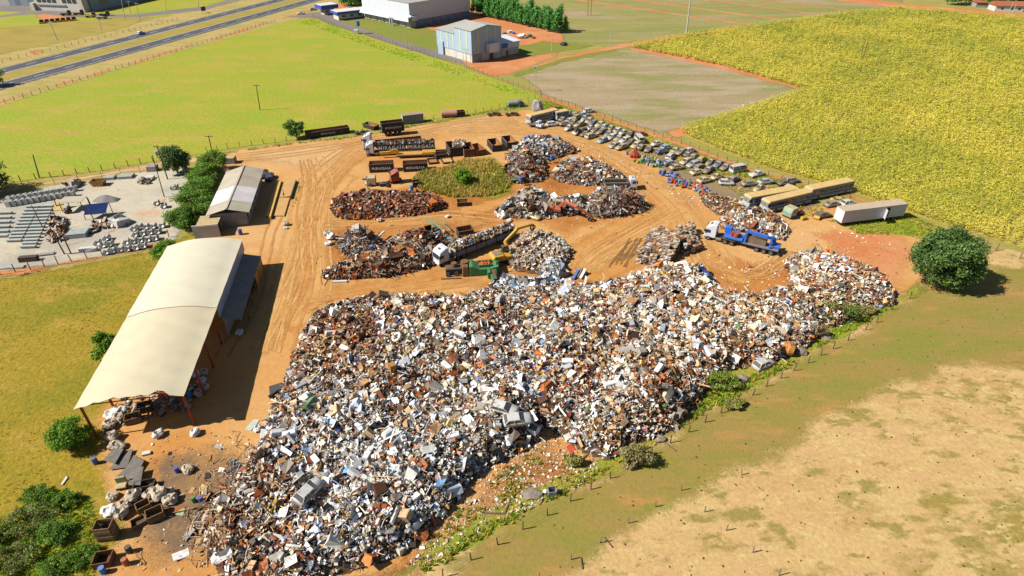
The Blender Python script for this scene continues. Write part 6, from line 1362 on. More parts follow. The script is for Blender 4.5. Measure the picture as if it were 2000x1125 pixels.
CP = {'dusty tan': cpaint('tan', (186, 158, 110), .8), 'dusty brown-grey': cpaint('browngrey', (112, 98, 84), .55), 'dull grey': cpaint('grey', (128, 124, 118), .5), 'white': cpaint('white', (226, 226, 222), .5), 'cream': cpaint('cream', (222, 204, 150), .7), 'burnt dark': cpaint('dark', (66, 58, 54), .35, .3), 'silver': cpaint('silver', (176, 182, 190), .35), 'pale blue': cpaint('pblue', (150, 184, 206), .4), 'faded blue': cpaint('blue', (80, 104, 150), .4), 'red': cpaint('red', (160, 48, 44), .35), 'mustard': cpaint('mustard', (216, 176, 90), .6)}
def car(label, q, rz, style, paint, group=None, nowheel=False, tilt=0.0, name='wrecked_car', cat='car', glassm=None):
    t = thing(name, label, cat, q, rz, group); t.rotation_euler = (tilt, random.uniform(-.03, .03), rz)
    body, gl, rf, xr, xf = CARS[style]
    for nm, me in (('body', body), ('windows', gl), ('roof', rf)):
        o = link(nm, me, t)
        if nm != 'windows': set_mat(o, paint)
        elif glassm: set_mat(o, glassm)
    if nowheel: t.location.z -= .16
    else:
        for x in (xr, xf):
            for s in (-1, 1): w = link('wheel', cwheel, t); w.location = (x, s*.74 if style != 'beetle' else s*.6, .3)
    return t
rc = random.Random(21)
fa_, fb_ = P(1100, 206), P(1600, 372); fd = (fb_-fa_).normalized(); fp = Vector((fd.y, -fd.x, 0)); FLn = (fb_-fa_).length
fp = fp if fp.y < 0 else -fp
FIELD = W([(1104, 224), (1135, 222), (1240, 258), (1340, 292), (1450, 330), (1560, 368), (1545, 382), (1500, 378), (1440, 372), (1385, 362), (1345, 346), (1332, 316), (1225, 296), (1150, 278), (1120, 262), (1092, 246)])
ORD = ['first', 'second', 'third', 'fourth', 'fifth', 'sixth', 'seventh']
styles = ['sedan']*5+['hatchback']*3+['estate']*2+['beetle']*2+['pickup']
paints = ['dusty tan']*5+['dusty brown-grey']*6+['dull grey']*3+['white']*3+['cream']*3+['burnt dark']*3+['silver']*2+['pale blue', 'faded blue', 'mustard']
EXPL = [((1418, 361), -8, 'hatchback', 'white'), ((1376, 356), 25, 'sedan', 'cream'), ((1362, 340), 25, 'sedan', 'cream'), ((1400, 350), 30, 'beetle', 'cream'), ((1440, 336), 20, 'van', 'white'), ((1322, 331), 20, 'sedan', 'dusty tan'), ((1310, 323), 20, 'hatchback', 'silver'), ((1347, 298), 30, 'hatchback', 'white'), ((1248, 277), 100, 'van', 'white'), ((1252, 266), 25, 'hatchback', 'red'), ((1283, 285), 28, 'beetle', 'white'), ((1292, 300), 25, 'hatchback', 'faded blue'), ((1302, 292), 25, 'hatchback', 'pale blue'), ((1080, 246), 18, 'estate', 'white'), ((1105, 246), 12, 'sedan', 'dull grey'), ((1063, 238), 8, 'beetle', 'cream'), ((1463, 363), 12, 'sedan', 'dull grey'), ((1495, 359), 14, 'sedan', 'silver'), ((1478, 344), 25, 'pickup', 'white'), ((1533, 362), 12, 'sedan', 'burnt dark'), ((1545, 357), 15, 'estate', 'dull grey'), ((1140, 228), 22, 'sedan', 'pale blue'), ((1150, 220), 22, 'hatchback', 'white')]
exq = [P(*e[0]) for e in EXPL]
seen = {}
for row in range(8):
    off = 6.0+row*4.75; s = -12.0
    while s < FLn+16:
        s += rc.uniform(2.0, 2.55); q = fa_+fd*s+fp*(off+rc.uniform(-.5, .5))
        if not inside(FIELD, np.array([q.x]), np.array([q.y]))[0]: continue
        if any((q-e).length < 2.7 for e in exq) or rc.random() < .05: continue
        sty = rc.choice(styles); pn = rc.choice(paints)
        lab = '%s %s wreck in the %s row from the red path' % (pn, sty, ORD[min(row, 6)])
        car(lab, q, math.atan2(fp.y, fp.x)+rc.uniform(-.22, .22)+(math.pi if rc.random() < .35 else 0)+.12, sty, CP[pn], 'wrecked cars: '+lab, rc.random() < .35, rc.uniform(-.05, .05))
NOTE = ['in front of the car rows beside the cleared ground', 'leading the row next to the cleared ground', 'between the barrels and the cleared ground', 'nosing out of the front row', 'standing tall among the low wrecks', 'next to the coloured barrels', 'just behind the blue barrels', 'alone near the dry grass verge', 'with two square rear windows facing the road', 'against the little white van', 'above the burnt truck shell', 'beside the pale blue wreck', 'squeezed beside the green-topped barrels', 'by the road in front of the small minibus', 'at the road edge beside the burnt engine', 'behind the white flat-bed pickup', 'with open bonnet near the bus roofs', 'parked side-on near the bus roofs', 'loaded with panels near the red path', 'under the corner of the long bus', 'close to the corn path beyond the bus', 'at the top of the tightly packed block', 'topmost of the tightly packed block']
for (px, a, sty, pn), q, nt in zip(EXPL, exq, NOTE): car('%s %s %s' % (pn, sty, nt), q, R(a), sty, CP[pn])
car('dark blue car parked beside the office', P(527, 350), R(-82), 'sedan', mat('car_navy', alb((44, 62, 96)), .3, dust=.12), name='parked_car')
car('second dark car half hidden behind the office corner', P(517, 345), R(-82), 'hatchback', mat('car_black', alb((38, 42, 52)), .3, dust=.1), name='parked_car')
q = P(276, 67); car('light blue car driving along the highway', q, math.atan2(hu.y, hu.x), 'hatchback', mat('car_lightblue', alb((190, 214, 240)), .3), name='car')
car('white pickup parked before the blue-edged gatehouse', P(588, 28), R(10), 'pickup', CP['white'], name='parked_car'); car('pale car parked at the gatehouse fence', P(612, 20), R(30), 'sedan', CP['silver'], name='parked_car'); car('blue car parked behind the long canteen', P(686, 18), R(10), 'sedan', CP['pale blue'], name='parked_car')
car('rusted white car shell lying at the foot of the main heap', P(1490, 715), R(28), 'hatchback', mat('car_shell', alb((214, 208, 200)), .6, rust=.25), nowheel=True)
car('gutted cream car lying beside the pale sacks of the middle heap', P(1040, 425), R(-38), 'sedan', CP['cream'], nowheel=True)
car('burnt crushed car near the white trailer box', P(1606, 424), R(15), 'sedan', CP['burnt dark'], nowheel=True); car('pale car wreck in the weeds behind the white trailer', P(1655, 400), R(20), 'hatchback', CP['white'], nowheel=True); car('grey car wreck beside the square-windowed bus', P(1625, 402), R(20), 'sedan', CP['dull grey'], nowheel=True); car('rusty car wreck between bus and white trailer', P(1640, 396), R(-20), 'sedan', CP['mustard'], nowheel=True)
car('white van nose wreck at the front of the dusty bus', P(1450, 395), R(60), 'beetle', CP['cream'], nowheel=True)
t = thing('burnt_engine', 'burnt black truck engine heap at the road edge of the car rows', 'engine', P(1136, 262), R(12)); m_burn = mat('burnt', alb((58, 52, 50)), .9, var=.5, rust=.3)
MB().box(-2.4, 2.2, -1, 1, .3, 1.3, .3, .2).build('chassis', m_burn, t, bevel=.2); MB().box(-2.2, -.8, -.9, .9, 1.3, 2.2, .2, .2).build('cab_remains', m_burn, t, bevel=.15); MB().box(.2, 1.6, -.6, .6, 1.3, 1.8).build('engine_block', m_burn, t, bevel=.1); wheel(t, -1.4, -.9, .45, .3); wheel(t, 1.4, -.9, .45, .3); wheel(t, 1.4, .9, .45, .3); wheel(t, -1.4, .9, .45, .3)
# ================================================================ bales, barrels, sacks and small things
def tint_mesh(name, mb, colfn, m, disp=0.0, seed=0, sub=0):
    bm = bmesh.new(); me0 = bpy.data.meshes.new(name); me0.from_pydata(mb.v, [], mb.f); bm.from_mesh(me0); bpy.data.meshes.remove(me0)
    if sub: bmesh.ops.subdivide_edges(bm, edges=bm.edges[:], cuts=sub, use_grid_fill=True)
    r = np.random.default_rng(seed)
    if disp:
        for v in bm.verts: v.co += Vector(r.normal(0, disp, 3))
    bmesh.ops.recalc_face_normals(bm, faces=bm.faces)
    me = bpy.data.meshes.new(name); bm.to_mesh(me); bm.free()
    n = len(me.vertices); t = np.ones((n, 4), np.float32); t[:, :3] = colfn(n, r)
    me.attributes.new('tint', 'FLOAT_COLOR', 'POINT').data.foreach_set('color', t.ravel()); me.materials.append(m); return me
m_bale = tintmat('bale', .6, var=.5, scale=6, spec=.3)
def bale_meshes(pal, n, size, seed, disp=.06):
    return [tint_mesh('scrap_bale', MB().box(-size[0]/2, size[0]/2, -size[1]/2, size[1]/2, 0, size[2]), lambda k, r: np.minimum(pick(pal, k, r)*1.25, .8), m_bale, disp, seed+i, 2) for i in range(n)]
bA = bale_meshes('pale', 6, (1.25, .95, .72), 1); bA2 = bale_meshes('brownish', 3, (1.25, .95, .72), 20); bA3 = bale_meshes('darkmix', 4, (1.25, .95, .72), 28)
def bale_block(corners, layers, label, group, rng, meshes, inset=.0):
    c = [P(*p) for p in corners]; u = (c[1]-c[0]); v = (c[3]-c[0]); nu, nv = max(1, round(u.length/1.32)), max(1, round(v.length/1.05))
    rz = math.atan2(u.y, u.x)
    for k in range(layers):
        for i in range(nu):
            for j in range(nv):
                edge = min(i, nu-1-i, j, nv-1-j)
                if k > 1 and edge < (k-1)*.5 and rng.random() < .6: continue
                if k and edge == 0 and rng.random() < .12*k: continue
                if 0 < i < nu-1 and j > 0 and k < layers-2 or (j > 1 and k == 0): continue          # hidden inside the stack
                q = c[0]+u*((i+.5)/nu)+v*((j+.5)/nv)+Vector((rng.gauss(0, .07), rng.gauss(0, .07), k*.74))
                o = link('scrap_bale', rng.choice(meshes)); o.location = q; o.rotation_euler = (rng.gauss(0, .04), rng.gauss(0, .04), rz+rng.gauss(0, .08)); lay = ('bottom', 'second', 'third', 'top')[k] if layers == 4 else ('bottom', 'middle', 'top')[k]; tag(o, label % lay, 'bale', group+', %s layer' % lay)
rb = random.Random(5)
bale_block([(1238, 514), (1308, 524), (1326, 474), (1270, 464)], 4, 'crushed scrap bale in the %s layer of the taller stack above the main heap', 'bales in the taller stack', rb, bA+bA2*2+bA3)
bale_block([(1334, 500), (1366, 490), (1346, 456), (1320, 458)], 3, 'crushed scrap bale in the %s layer of the lower stack facing the white lorry', 'bales in the lower stack', rb, bA+bA2*2+bA3)
bB = bale_meshes('pale', 6, (.8, .75, .65), 40, .07); bC = bale_meshes('alu', 3, (.8, .75, .65), 60, .07); bD = bale_meshes('darkmix', 4, (.8, .75, .65), 70, .07)
H_i = Heap([(985, 512), (998, 482), (1020, 460), (1060, 458), (1098, 468), (1118, 490), (1112, 512), (1085, 530), (1050, 536), (1010, 530)], 2.0, .8, .3, 31, bumps=(((1040, 470), 4, .8),))
th = thing('bale_mound', 'earthy mound under the loose bales beside the yellow excavator', 'mound', (0, 0, 0)); H_i.core('mound', m_core, th); strew('debris', H_i, 900, ALLK, 'pale', .4, 311, th)
rng = np.random.default_rng(12); q = H_i.pts(190, rng, .5); zz = H_i.h(q[:, 0], q[:, 1])
for (x, y), z in zip(q, zz):
    alu_ = x > P(1088, 490).x and rb.random() < .6
    dk_ = rb.random() < .6; o = link('scrap_bale', rb.choice(bC if alu_ else (bD if dk_ else bB))); s = rb.uniform(.7, 1.15); o.scale = (s, s, s); o.location = (x, y, z-.2); o.rotation_euler = (rb.gauss(0, .4), rb.gauss(0, .4), rb.random()*6)
    tag(o, 'small silvery bale on the bale heap' if alu_ else 'small %s crushed bale on the heap beside the yellow excavator' % ('dark' if dk_ else 'pale'), 'bale', 'silvery bales on the bale heap' if alu_ else 'small %s bales by the yellow excavator' % ('dark' if dk_ else 'pale'))
bE = bale_meshes('darkmix', 4, (1.6, 1.1, .8), 80, .09)
q = H_g.pts(26, rng, 1.0); zz = H_g.h(q[:, 0], q[:, 1])
for (x, y), z in zip(q, zz):
    o = link('dark_bale', rb.choice(bE)); o.location = (x, y, z-.15); o.rotation_euler = (rb.gauss(0, .2), rb.gauss(0, .2), rb.random()*3); tag(o, 'dark crushed bale on the heap by the orange excavator', 'bale', 'dark bales by the orange excavator')
q = H_k.pts(14, rng, .5); zz = H_k.h(q[:, 0], q[:, 1])
for (x, y), z in zip(q, zz):
    o = link('scrap_bale', rb.choice(bC)); o.location = (x, y, z-.1); o.rotation_euler = (rb.gauss(0, .3), rb.gauss(0, .3), rb.random()*3); tag(o, 'shiny aluminium bale on the glittering heap', 'bale', 'shiny bales on the glittering heap')

# --- barrels
BR = {}
def barrel_mesh(c):
    if c not in BR:
        m_ = mat('drum_'+c, alb({'red': (212, 62, 40), 'blue': (66, 100, 190), 'sky': (60, 140, 226), 'green': (70, 150, 96), 'teal': (110, 180, 186), 'white': (210, 214, 216), 'rust': (190, 96, 56), 'pink': (220, 100, 110), 'dark': (60, 60, 70), 'yellow': (226, 180, 40)}[c]), .5, var=.2, dust=.25)
        mb = MB(); n = 12
        rr = [(0, .27), (.03, .29), (.28, .29), (.3, .305), (.33, .29), (.58, .29), (.6, .305), (.63, .29), (.86, .29), (.88, .27)]
        mb.loft([[(r*math.cos(6.283*i/n), r*math.sin(6.283*i/n), z) for i in range(n)] for z, r in rr])
        BR[c] = mb.mesh('drum', m_)
    return BR[c]
def barrel_(q, c, label, group, lying=False, z=0.0, s=1.0):
    o = link('steel_drum', barrel_mesh(c)); o.location = (q.x, q.y, z+(.3*s if lying else 0)); o.scale = (s, s, s)
    o.rotation_euler = (R(90)+rb.gauss(0, .05), 0, rb.random()*6.3) if lying else (rb.gauss(0, .03), rb.gauss(0, .03), 0)
    tag(o, label, 'barrel', group)
NMC = {'sky': 'bright blue', 'dark': 'black', 'rust': 'rusty'}
def cluster(px0, px1, wpx, n, colours, place_, group, seed):
    r = random.Random(seed); a, b = P(*px0), P(*px1); d = b-a; u = d.normalized(); nn = Vector((-u.y, u.x, 0)); used_ = []
    tries = 0
    while len(used_) < n and tries < 4000:
        tries += 1; q = a+d*r.random()+nn*r.uniform(-wpx, wpx)
        if any((q-e).length < .62 for e in used_): continue
        used_.append(q); c = r.choice(colours); ly = r.random() < .3
        barrel_(q, c, '%s drum %s' % (NMC.get(c, c), place_), group+': '+c, ly, 0, r.uniform(.9, 1.25))
cluster((1232, 303), (1246, 310), .8, 7, ['red'], 'in the upright red row at the road edge', 'red drum row', 1)
for px, z in (((1238, 305), .9), ((1242, 307), .9), ((1240, 306), 1.8)): barrel_(P(*px), 'red', 'red drum on top of the upright red row', 'stacked red drums', False, z, 1.0)
cluster((1250, 312), (1290, 326), 2.0, 34, ['green']*4+['red', 'white', 'white', 'teal', 'sky', 'pink', 'yellow'], 'in the mixed drum cluster beside the red row', 'mixed drums', 2)
cluster((1292, 318), (1302, 326), 1.3, 9, ['blue']*3+['dark'], 'standing in the blue block next to the mixed cluster', 'blue drum block', 3)
cluster((1288, 340), (1318, 346), 1.0, 11, ['blue']*3+['sky'], 'in the short blue row past the dusty saloons', 'blue drum row', 4)
cluster((1314, 352), (1378, 376), 1.9, 48, ['red']*4+['blue']*3+['green']*3+['pink', 'teal', 'rust', 'rust', 'dark', 'white'], 'in the long coloured drum line before the rubble', 'coloured drum line', 5)
barrel_(P(1225, 302), 'blue', 'single blue drum left of the upright red row', 'single drum')
for px, z in (((1026, 276), .3), ((1032, 273), .9), ((1041, 272), .9)): barrel_(P(*px, z), 'sky', 'bright blue drum on top of the tangled wire heap', 'blue drums on the wire heap', False, z, 1.5)
for px, c, lab in (((1077, 312), 'sky', 'crumpled bright blue drum beside the tangled wire heap'), ((1018, 355), 'blue', 'blue drum at the foot of the tangled wire heap'), ((1015, 340), 'rust', 'salmon drum on the wire heap slope'), ((1025, 345), 'rust', 'upper salmon drum on the wire heap slope'), ((1035, 348), 'white', 'long white cylinder at the wire heap foot'), ((726, 490), 'sky', 'round blue drum on the rods pile'), ((804, 372), 'sky', 'blue crate drum at the end of the castings heap'), ((470, 458), 'blue', 'blue drum beside the flat store'), ((1180, 340), 'sky', 'bright blue drum on the long mixed heap'), ((1600, 430), 'yellow', 'yellow gas cylinder by the burnt car'), ((1573, 428), 'yellow', 'yellow gas cylinder before the weeds')):
    barrel_(P(*px, 1.0 if 'heap' in lab or 'pile' in lab else 0), c, lab, None, 'cylinder' in lab, 1.0 if 'heap' in lab or 'pile' in lab else 0, 1.4)

# --- bulk bags
m_bag = mat('woven_bag', alb((246, 242, 238)), .85, var=.22, scale=2.5, bump=.5); m_bag2 = mat('dirty_bag', alb((214, 194, 168)), .9, var=.35, scale=2.5, bump=.6)
def bag_mesh(seed, m):
    bm = bmesh.new(); bmesh.ops.create_icosphere(bm, subdivisions=3, radius=.62); r = np.random.default_rng(seed); off = Vector(r.uniform(0, 50, 3))
    for v in bm.verts:
        c = v.co; c.x = math.copysign(abs(c.x)**.8*.95, c.x); c.y = math.copysign(abs(c.y)**.8*.95, c.y)
        n_ = mnoise.noise(c*2.0+off)*.34+abs(mnoise.noise(c*4.2+off))*.3-.1; v.co = c*(1+n_); v.co.z = max(v.co.z*.95+.5, 0)
        if v.co.z > .95 and c.x**2+c.y**2 < .1: v.co.z -= .3
    me = bpy.data.meshes.new('bag'); bm.to_mesh(me); bm.free(); me.materials.append(m); return me
BG = [bag_mesh(i, m_bag) for i in range(3)]+[bag_mesh(10+i, m_bag2) for i in range(3)]
def bag(px, label, k, s=1.0, z=0.0, group=None, flat=1.0):
    t = link('bulk_bag', BG[k]); t.location = P(*px, z); t.scale = (s*rb.uniform(.85, 1.2), s*rb.uniform(.8, 1.05), s*flat*rb.uniform(.6, .9)); t.rotation_euler = (rb.gauss(0, .1), rb.gauss(0, .1), rb.random()*6); tag(t, label, 'bag', group)
for px, lab, k, s in (((310, 852), 'soiled white bulk bag in front of the shed', 0, 1.1), ((384, 848), 'clean white bulk bag at the shed shadow edge', 1, 1.0), ((504, 840), 'white bag with dark mouth beside a pale board', 2, .8), ((469, 652), 'white bag standing in the shade by the lean-to', 1, .85), ((368, 920), 'round dirty bag next to the blue bucket', 3, 1.0), ((432, 1095), 'open white bag at the edge of the wooden laths', 0, 1.3), ((560, 440), 'grey bag with a white sack at the weighbridge end', 5, 1.0), ((558, 447), 'flattened white sack at the weighbridge end', 1, .7), ((648, 466), 'pale sack pile piece by the rods pile', 1, 1.3), ((640, 458), 'open pale sack by the rods pile', 4, 1.2), ((642, 478), 'bluish white sack at the rods pile corner', 0, 1.2), ((652, 400), 'white bag at the left end of the castings heap', 1, 1.1), ((875, 425), 'flat white sack on the brown track', 2, .9), ((980, 425), 'white bag at the foot of the dark bales', 1, 1.4), ((988, 415), 'second white bag leaning on the dark bales', 0, 1.3), ((995, 432), 'small white bundle on the track', 2, .8), ((1125, 390), 'large white bag on top of the middle heap', 0, 1.6), ((1118, 398), 'grey-white bag against the middle heap', 3, 1.5), ((742, 432), 'pale crumpled sack below the castings heap', 4, .9), ((600, 665), 'large white crumpled bag at the left heap edge', 0, 1.7), ((597, 680), 'second white bag sliding off the left heap edge', 2, 1.3), ((412, 1010), 'dirty lumpy bag at the lath pile', 5, 1.1), ((440, 990), 'torn tan sack on the lath pile edge', 4, 1.1)):
    bag(px, lab, k, s, 0 if px[1] != 390 else 1.4)
for i, (px, k, s) in enumerate([((222, 972), 3, 1.1), ((262, 975), 4, 1.4), ((245, 990), 5, 1.0), ((215, 1000), 1, 1.2), ((243, 1005), 4, 1.2), ((315, 972), 5, 1.5), ((335, 980), 3, 1.2), ((295, 968), 4, 1.1), ((330, 965), 5, 1.0)]): bag(px, 'dirty pale sack heaped around the wooden bins', k, s, 0, 'sacks around the wooden bins')
for i, (px, k, s) in enumerate([((220, 812), 0, 1.3), ((232, 820), 4, 1.2), ((215, 835), 3, 1.4), ((224, 858), 5, 1.3), ((228, 875), 3, 1.3), ((240, 803), 1, 1.0)]): bag(px, 'bulging sack stacked at the near left shed corner', k, s, 0, 'sacks at the shed corner')
for i, (px, k) in enumerate([((395, 745), 1), ((402, 760), 4), ((390, 770), 3), ((385, 735), 0), ((400, 730), 5)]): bag(px, 'sack lying in the shade beside the red columns', k, 1.0, 0, 'sacks by the red columns')

# --- bins, boards and odd things at the lower left
def plank_bin(label, px, rz, L, Wd, Hh, m, rows=4, cat='bin'):
    th = thing('wooden_bin', label, cat, P(*px), rz); hgt = Hh/rows
    for k in range(rows):
        z0, z1 = k*hgt+.02, (k+1)*hgt-.02; e = (k % 2)*.03
        for s in (-1, 1):
            MB().box(-L/2, L/2, s*Wd/2-.04+e*s, s*Wd/2+.04+e*s, z0, z1).build('plank', m, th); MB().box(s*L/2-.04+e*s, s*L/2+.04+e*s, -Wd/2+.05, Wd/2-.05, z0, z1).build('plank', m, th)
    MB().box(-L/2+.05, L/2-.05, -Wd/2+.05, Wd/2-.05, .02, .1).build('floor', m_darkwood, th); return th
m_binw = mat('bin_wood', alb((150, 116, 74)), .9, var=.4, scale=3); m_binrust = mat('bin_rust', alb((150, 88, 48)), .9, rust=.4)
plank_bin('tall slatted wooden bin on the grass edge', (215, 1048), R(8), 1.7, 1.3, 2.3, m_binw, 5)
plank_bin('open rusty steel bin beside the blue drums', (206, 1098), R(12), 1.7, 1.5, 1.0, m_binrust, 1)
plank_bin('open wooden bin half filled with white bottles', (306, 1010), R(35), 1.7, 1.3, 1.1, m_binw, 3); plank_bin('empty wooden bin among the pale sacks', (283, 994), R(40), 1.4, 1.1, 1.0, m_binw, 3); plank_bin('low dark wooden bin behind the torn seat', (285, 952), R(14), 2.2, 1.0, .8, m_darkwood, 2)
plank_bin('wooden crate lying open by the tall slatted bin', (272, 1022), R(40), 1.4, 1.1, .55, m_binw, 1, 'crate')
for px, c, lab in (((248, 1102), 'rust', 'drum in the rusty frame beside the steel bin'), ((254, 1078), 'dark', 'squat dark drum beside the tall wooden bin'), ((203, 1118), 'sky', 'blue plastic drum at the rusty bin corner'), ((347, 922), 'blue', 'blue bucket beside the round dirty bag'), ((380, 980), 'green', 'green bucket by the green board'), ((394, 980), 'blue', 'dark blue bucket beside the green bucket'), ((188, 905), 'blue', 'blue drum under the feathery tree'), ((372, 775), 'sky', 'blue tub in the shed shade')): barrel_(P(*px), c, lab, None, False, 0, .95 if 'bucket' in lab else 1.1)
t = thing('torn_seat', 'torn cream vehicle seat leaning by the dark sheets', 'seat', P(240, 952), R(15)); m_seat = mat('cream_vinyl', alb((206, 190, 140)), .7, var=.3)
MB().box(-.6, .6, -.5, .3, .25, .55).build('cushion', m_seat, t, bevel=.08); MB().box(-.6, .6, .25, .5, .5, 1.5).build('backrest', m_seat, t, bevel=.08)
for x in (-.5, .5): MB().box(x-.05, x+.05, -.4, .4, 0, .25).build('foot', m_chassis, t)
def flat_sheet(name, label, pts, m, z=.05, t_=.04, lift=(0, 0, 0, 0), group=None, cat='sheet'):
    w = [P(*p) for p in pts]; o0 = w[0]; n = len(w); b = [p-o0 for p in w]
    o = MB().add([(p.x, p.y, z+lift[i % 4]) for i, p in enumerate(b)]+[(p.x, p.y, z+t_+lift[i % 4]) for i, p in enumerate(b)], [tuple(range(n-1, -1, -1)), tuple(range(n, 2*n))]+[(i, (i+1) % n, n+(i+1) % n, n+i) for i in range(n)]).build(name, m, None)
    o.location = o0; tag(o, label, cat, group); return o
m_mat = mat('black_mat', alb((70, 70, 74)), .9, var=.3, scale=2); m_greysheet = mat('grey_sheet', alb((120, 112, 100)), .8, var=.35, scale=1.5)
flat_sheet('rubber_mat', 'black square mat beside the wooden laths', [(454, 944), (452, 902), (480, 898), (494, 910), (492, 926)], m_mat, .06, .06, (0, .1, .3, .2)); flat_sheet('rubber_mat', 'dark square plate at the upper left heap edge', [(528, 782), (526, 757), (560, 750), (566, 770)], m_mat, .1, .06, (.1, .1, .4, .3))
flat_sheet('board', 'pale green board lying by the coloured buckets', [(340, 1006), (352, 993), (362, 994), (358, 1008)], mat('pale_green_board', alb((170, 190, 150)), .8)); flat_sheet('board', 'pale board lying beside the dark-mouthed bag', [(478, 840), (496, 819), (508, 821), (490, 842)], mat('pale_board', alb((206, 214, 200)), .8))
flat_sheet('cardboard', 'yellow cardboard piece on the oily ground', [(389, 957), (395, 945), (406, 950), (404, 958), (396, 964)], mat('cardboard', alb((226, 190, 120)), .9)); flat_sheet('plank', 'short pale plank near the dark sheets', [(278, 892), (279, 886), (294, 882), (295, 888)], m_plaster_w, .05, .25)
flat_sheet('paper_scrap', 'white scrap on the olive meadow', [(119, 948), (130, 931), (133, 934), (123, 948)], m_plaster_w, .05, .1)
for i, pts in enumerate([[(215, 920), (235, 885), (262, 880), (250, 915)], [(245, 925), (262, 892), (284, 905), (270, 930)], [(225, 940), (250, 915), (275, 925), (255, 945)], [(205, 905), (225, 880), (245, 885), (228, 912)], [(255, 955), (258, 925), (285, 920), (278, 955)]]): flat_sheet('metal_sheet', 'dark corrugated sheet in the pile behind the torn seat', pts, m_greysheet, .1+.12*i, .04, (.1, 0, .25, .1), 'dark sheets behind the torn seat')
plank_bin('slatted pallet crate under the near shed roof', (262, 822), R(25), 1.8, 1.3, 1.0, m_binw, 3, 'crate'); plank_bin('second pallet crate deeper under the shed roof', (285, 800), R(20), 1.8, 1.3, 1.0, m_darkwood, 3, 'crate')

# --- large pieces that stand out on the main heap
m_app = mat('appliance_white', alb((240, 240, 240)), .45, var=.12, rust=.06); m_app2 = mat('appliance_grey', alb((176, 178, 180)), .45, var=.2, rust=.1)
def app_mesh(L, Wd, Hh, m): return MB().box(-L/2, L/2, -Wd/2, Wd/2, 0, Hh).mesh('casing', m, False, .05)
KIND = [('fridge_shell', 'white refrigerator shell lying %s', 'refrigerator', app_mesh(1.7, .75, .65, m_app), 'white fridges', (0, 0)), ('washing_machine', 'white washing machine casing lying %s', 'washing machine', app_mesh(.85, .65, .62, m_app), 'washing machines', (0, 0)),
        ('metal_cabinet', 'grey metal cabinet lying %s', 'cabinet', app_mesh(1.6, .8, .5, m_app2), 'grey cabinets', (0, 0)), ('rusty_sheet', 'rusty steel sheet lying %s', 'sheet', app_mesh(1.7, 1.0, .05, m_rustp), 'rusty panels', (0, 0)),
        ('white_sheet', 'white sheet of metal lying %s', 'sheet', app_mesh(1.6, 1.1, .05, m_app), 'white panels', (0, 0)), ('timber_board', 'pale timber board lying %s', 'board', app_mesh(2.6, .22, .06, mat('pale_timber', alb((216, 184, 134)), .9)), 'timber boards', (0, 0)),
        ('tyre', 'black tyre lying %s', 'tyre', TY[(.5, .36)][0], 'tyres', (R(90), 0)), ('cardboard_box', 'tan box lying %s', 'box', app_mesh(.9, .7, .55, mat('tan_box', alb((206, 160, 104)), .9)), 'tan boxes', (0, 0))]
DOORS = {'fridge_shell': MB().box(-.82, .82, -.34, .34, .655, .72).mesh('door', m_app, False, .03), 'washing_machine': MB().cyl((0, 0, .625), (0, 0, .66), .22, 14).mesh('door', m_chassis)}
ZN = [('on the left part of the main heap', [(480, 930), (570, 740), (620, 630), (800, 610), (820, 760), (700, 1000), (520, 1060)]), ('on the middle of the main heap', [(820, 610), (1100, 590), (1120, 780), (1000, 820), (840, 920), (760, 1000), (800, 780)]), ('on the right part of the main heap', [(1130, 590), (1380, 580), (1600, 600), (1540, 660), (1380, 720), (1280, 800), (1150, 800)])]
for zi, (zn, poly) in enumerate(ZN):
    HH = Heap(poly, 1, 1, 0, 60+zi); r = np.random.default_rng(70+zi)
    for k, (nm, lab, cat, me, grp, rt) in enumerate(KIND):
        nn = (9, 7, 6, 9, 10, 9, 3, 7)[k]; q = HH.pts(nn, r); z = hb_.h(q[:, 0], q[:, 1])
        for (x, y), z_ in zip(q, z):
            if nm in ('fridge_shell', 'washing_machine'):
                o = thing(nm, lab % zn, cat, (x, y, z_+.12), 0, grp+' '+zn); link('casing', me, o); link('door', DOORS[nm], o)
            else: o = link(nm, me); o.location = (x, y, z_+.15); tag(o, lab % zn, cat, grp+' '+zn)
            o.rotation_euler = (rt[0]+r.normal(0, .3), r.normal(0, .3), r.uniform(0, 6.28))
m_carw = mat('crumpled_white', alb((222, 220, 214)), .5, var=.2, rust=.15)
for px, z, rz, lab in (((603, 962), 2.6, 60, 'crumpled pale car body on the front of the main heap'), ((985, 800), 4.2, -20, 'crumpled white car shell on the steep heap face'), ((1010, 822), 3.8, 10, 'flattened car roof below the crumpled white shell')):
    car(lab, P(*px, z-.4), R(rz), 'hatchback', m_carw, nowheel=True, tilt=.25)
t = thing('mixer_drum', 'orange cement mixer drum lying below the main heap', 'mixer drum', P(1528, 697), R(-32)); m_mix = mat('mixer_orange', alb((216, 140, 60)), .8, rust=.3)
n_ = 16; MB().loft([[(x, 1.05+r*math.cos(6.283*i/n_), 1.05+r*math.sin(6.283*i/n_)) for i in range(n_)] for x, r in ((-1.3, .7), (-1.0, .98), (.6, 1.05), (1.3, .72))]).build('drum', m_mix, t); MB().cyl((1.31, 1.05, 1.05), (1.36, 1.05, 1.05), .52, 14).build('mouth', m_chassis, t)
def rock(label, px, s, m, seed, name='boulder'):
    bm = bmesh.new(); bmesh.ops.create_icosphere(bm, subdivisions=2, radius=1); off = Vector((seed*3.1, 1, 2))
    for v in bm.verts: v.co *= 1+mnoise.noise(v.co*1.3+off)*.45; v.co.z = max(v.co.z, -.3)
    me = bpy.data.meshes.new(name); bm.to_mesh(me); bm.free(); me.materials.append(m); o = link(name, me); o.location = P(*px, s[2]*.25); o.scale = s; tag(o, label, 'rock')
m_rock = mat('grey_rock', alb((160, 146, 128)), .95, var=.35, scale=1.5, bump=.6)
